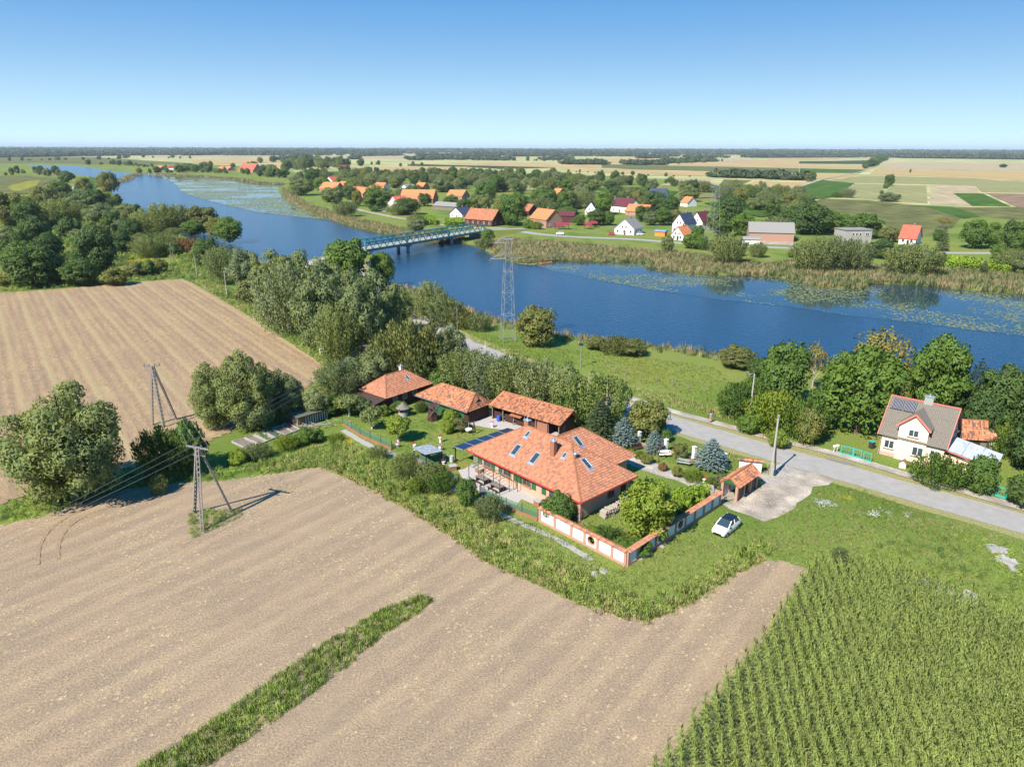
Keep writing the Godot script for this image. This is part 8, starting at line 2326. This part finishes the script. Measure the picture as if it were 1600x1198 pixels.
	tag(stuff("lawn_grass", grass, m, scatter(V([8.39, -73.43, 12.44, -76.88, 15.27, -75.3, 24.35, -79.45, 25.09, -77.77, 12.03, -64.55, 4.52, -73.4, 6.07, -74.32]), 5.0), 0.4, 0.8, brights + drys), "grass inside the white garden wall", "grass")
	tag(stuff("weeds", weed, m, scatter(V([-393.26, -559.59, -427.88, -660.52, -370.62, -603.66, -392.2, -712.03, -261.06, -493.61, -181.2, -370.49, -132.82, -315.83, -112.63, -284.8, -98.86, -239.75, -111.36, -246.11, -142.17, -287.82, -142.99, -264.32, -140.2, -226.9, -164.66, -226.52]), 0.35), 1.2, 3.0, greens + brights), "undergrowth of the thicket left of the river", "weeds")
	tag(stuff("lawn_grass", grass, m, scatter(V([-22.94, -101.94, -20.54, -106.37, -16.92, -109.92, -11.35, -107.01, -7.78, -100.23, -3.75, -96.53, -5.72, -89.74, -8.97, -91.44, -13.03, -88.03, -18.22, -92.93, -23.09, -98.85]), 5.0), 0.35, 0.6, brights + [Color(0.2, 0.24, 0.06)]), "mown lawn of the farm garden", "grass")
	tag(stuff("lawn_grass", grass, m, scatter(V([12.25, -96.16, 17.13, -94.32, 24.13, -86.85, 31.02, -85.52, 28.02, -82.48, 24.27, -83.94, 20.89, -87.84, 16.84, -92.5, 13.08, -95.22]), 5.0), 0.35, 0.6, brights), "mown grass of the front garden", "grass")
	tag(stuff("meadow_grass", grass, m, scatter(V([-12.7, -171.11, -1.48, -155.73, 11.04, -147.74, 26.71, -142.41, 40.42, -133.89, 41.22, -123.88, 33.98, -110.33, 28.64, -120.13, 21.17, -123.7, 12.79, -135.81, -0.02, -142.14, -8.58, -152.85]), 4.0), 0.4, 0.85, brights + greens.slice(3)), "green meadow on the dyke under the pylon", "grass")
	tag(stuff("dry_grass", grass, m, scatter(V([20.89, -121.85, 28.27, -118.38, 33.98, -110.33, 37.86, -96.83, 45.41, -94.52, 40.7, -96.85, 33.21, -105.65, 26.8, -111.5, 20.86, -117.97]), 3.0), 0.7, 1.3, drys), "dry grass between the dyke and the pavement", "grass")
	tag(stuff("dry_grass", grass, m, scatter(V([23.18, -96.72, 29.32, -93.26, 35.4, -88.35, 33.8, -84.96, 28.42, -89.97, 23.82, -93.22]), 4.0), 0.6, 1.1, drys), "dry grass between the front garden and the road", "grass")
	tag(stuff("weeds", weed, m, scatter(V([-103.36, -227.48, -97.2, -227.58, -66.03, -189.05, -44.94, -161.12, -31.58, -139.93, -31.33, -127.06, -37.04, -134.45, -64.31, -173.93]), 1.6), 0.8, 1.8, greens + drys), "weeds between the willow row and the stubble field", "weeds")
	tag(stuff("weeds", weed, m, scatter(V([-164.66, -226.52, -133.41, -245.74, -123.09, -267.81, -99.94, -239.73, -102.87, -226.33, -109.05, -233.34, -123.85, -227.16, -137.71, -215.89, -152.32, -208.53]), 0.8), 1.0, 2.2, greens), "weeds between the thicket and the stubble field", "weeds")
	# maize in rows
	var g := Leaves.new()
	for k in 12:
		var h := 0.25 + 1.55 * k / 12.0
		var t := k * 2.6 + rng.randf()
		var out := Vector3(cos(t), 0, sin(t))
		var side := Vector3(-sin(t), 0, cos(t))
		var tint := tone(0.2)
		var dirs := [(out * 0.7 + Vector3(0, 1.0, 0)).normalized(), (out + Vector3(0, 0.1, 0)).normalized(), (out * 0.8 - Vector3(0, 0.6, 0)).normalized()]
		var p := Vector3(0, h, 0)
		for j in 3:
			var dir: Vector3 = dirs[j]
			var nrm := side.cross(dir).normalized()
			if nrm.y < 0: nrm = -nrm
			g.leaf(p + dir * 0.14, nrm, dir, 0.36, [0.07, 0.085, 0.06][j], tint, (nrm * 0.4 + Vector3.UP).normalized())
			p += dir * 0.27
	for k in 9:
		var dir := (Vector3.UP + ball() * 0.55).normalized()
		g.leaf(Vector3(0, 1.95, 0) + dir * 0.2, dir.cross(ball()).normalized(), dir, 0.42, 0.045, Color(2.4, 1.9, 2.2), Vector3.UP)
	var maize := g.done()
	var crop := V([30.57, -62.52, 32.61, -62.42, 38.5, -61.21, 42.59, -57.35, 45.8, -53.15, 48.84, -45.73, 75, -34, 26, -34, 8.05, -35.41, 10.79, -38.55, 14.65, -43.14, 18.31, -47.25, 22.12, -51.59, 25.25, -55.62])
	var tr := []
	var cs := PackedColorArray()
	var row := (Vector2(37.54, -55.86) - Vector2(34.14, -38.74)).normalized()
	var across := Vector2(-row.y, row.x)
	for i in range(-120, 120):
		for j in range(-520, 520):
			var q := Vector2(26.52, -48.18) + across * (i * 0.9 + rng.randf_range(-0.07, 0.07)) + row * (j * 0.15 + rng.randf_range(-0.08, 0.08))
			if Geometry2D.is_point_in_polygon(q, crop) and rng.randf() < 0.94:
				var s := rng.randf_range(0.8, 1.12)
				tr.append(Transform3D(spin(rng.randf() * TAU, s * 0.84, s * 1.18), at2(q)))
				var k := rng.randf_range(0.65, 1.3)
				cs.append(Color(0.245 * k, 0.30 * k, 0.075 * k))
	tag(many(maize, "maize", m, tr, cs), "maize standing in rows in the lower right corner", "maize")
	land("bare_soil", crop, 0.02, M.soil)
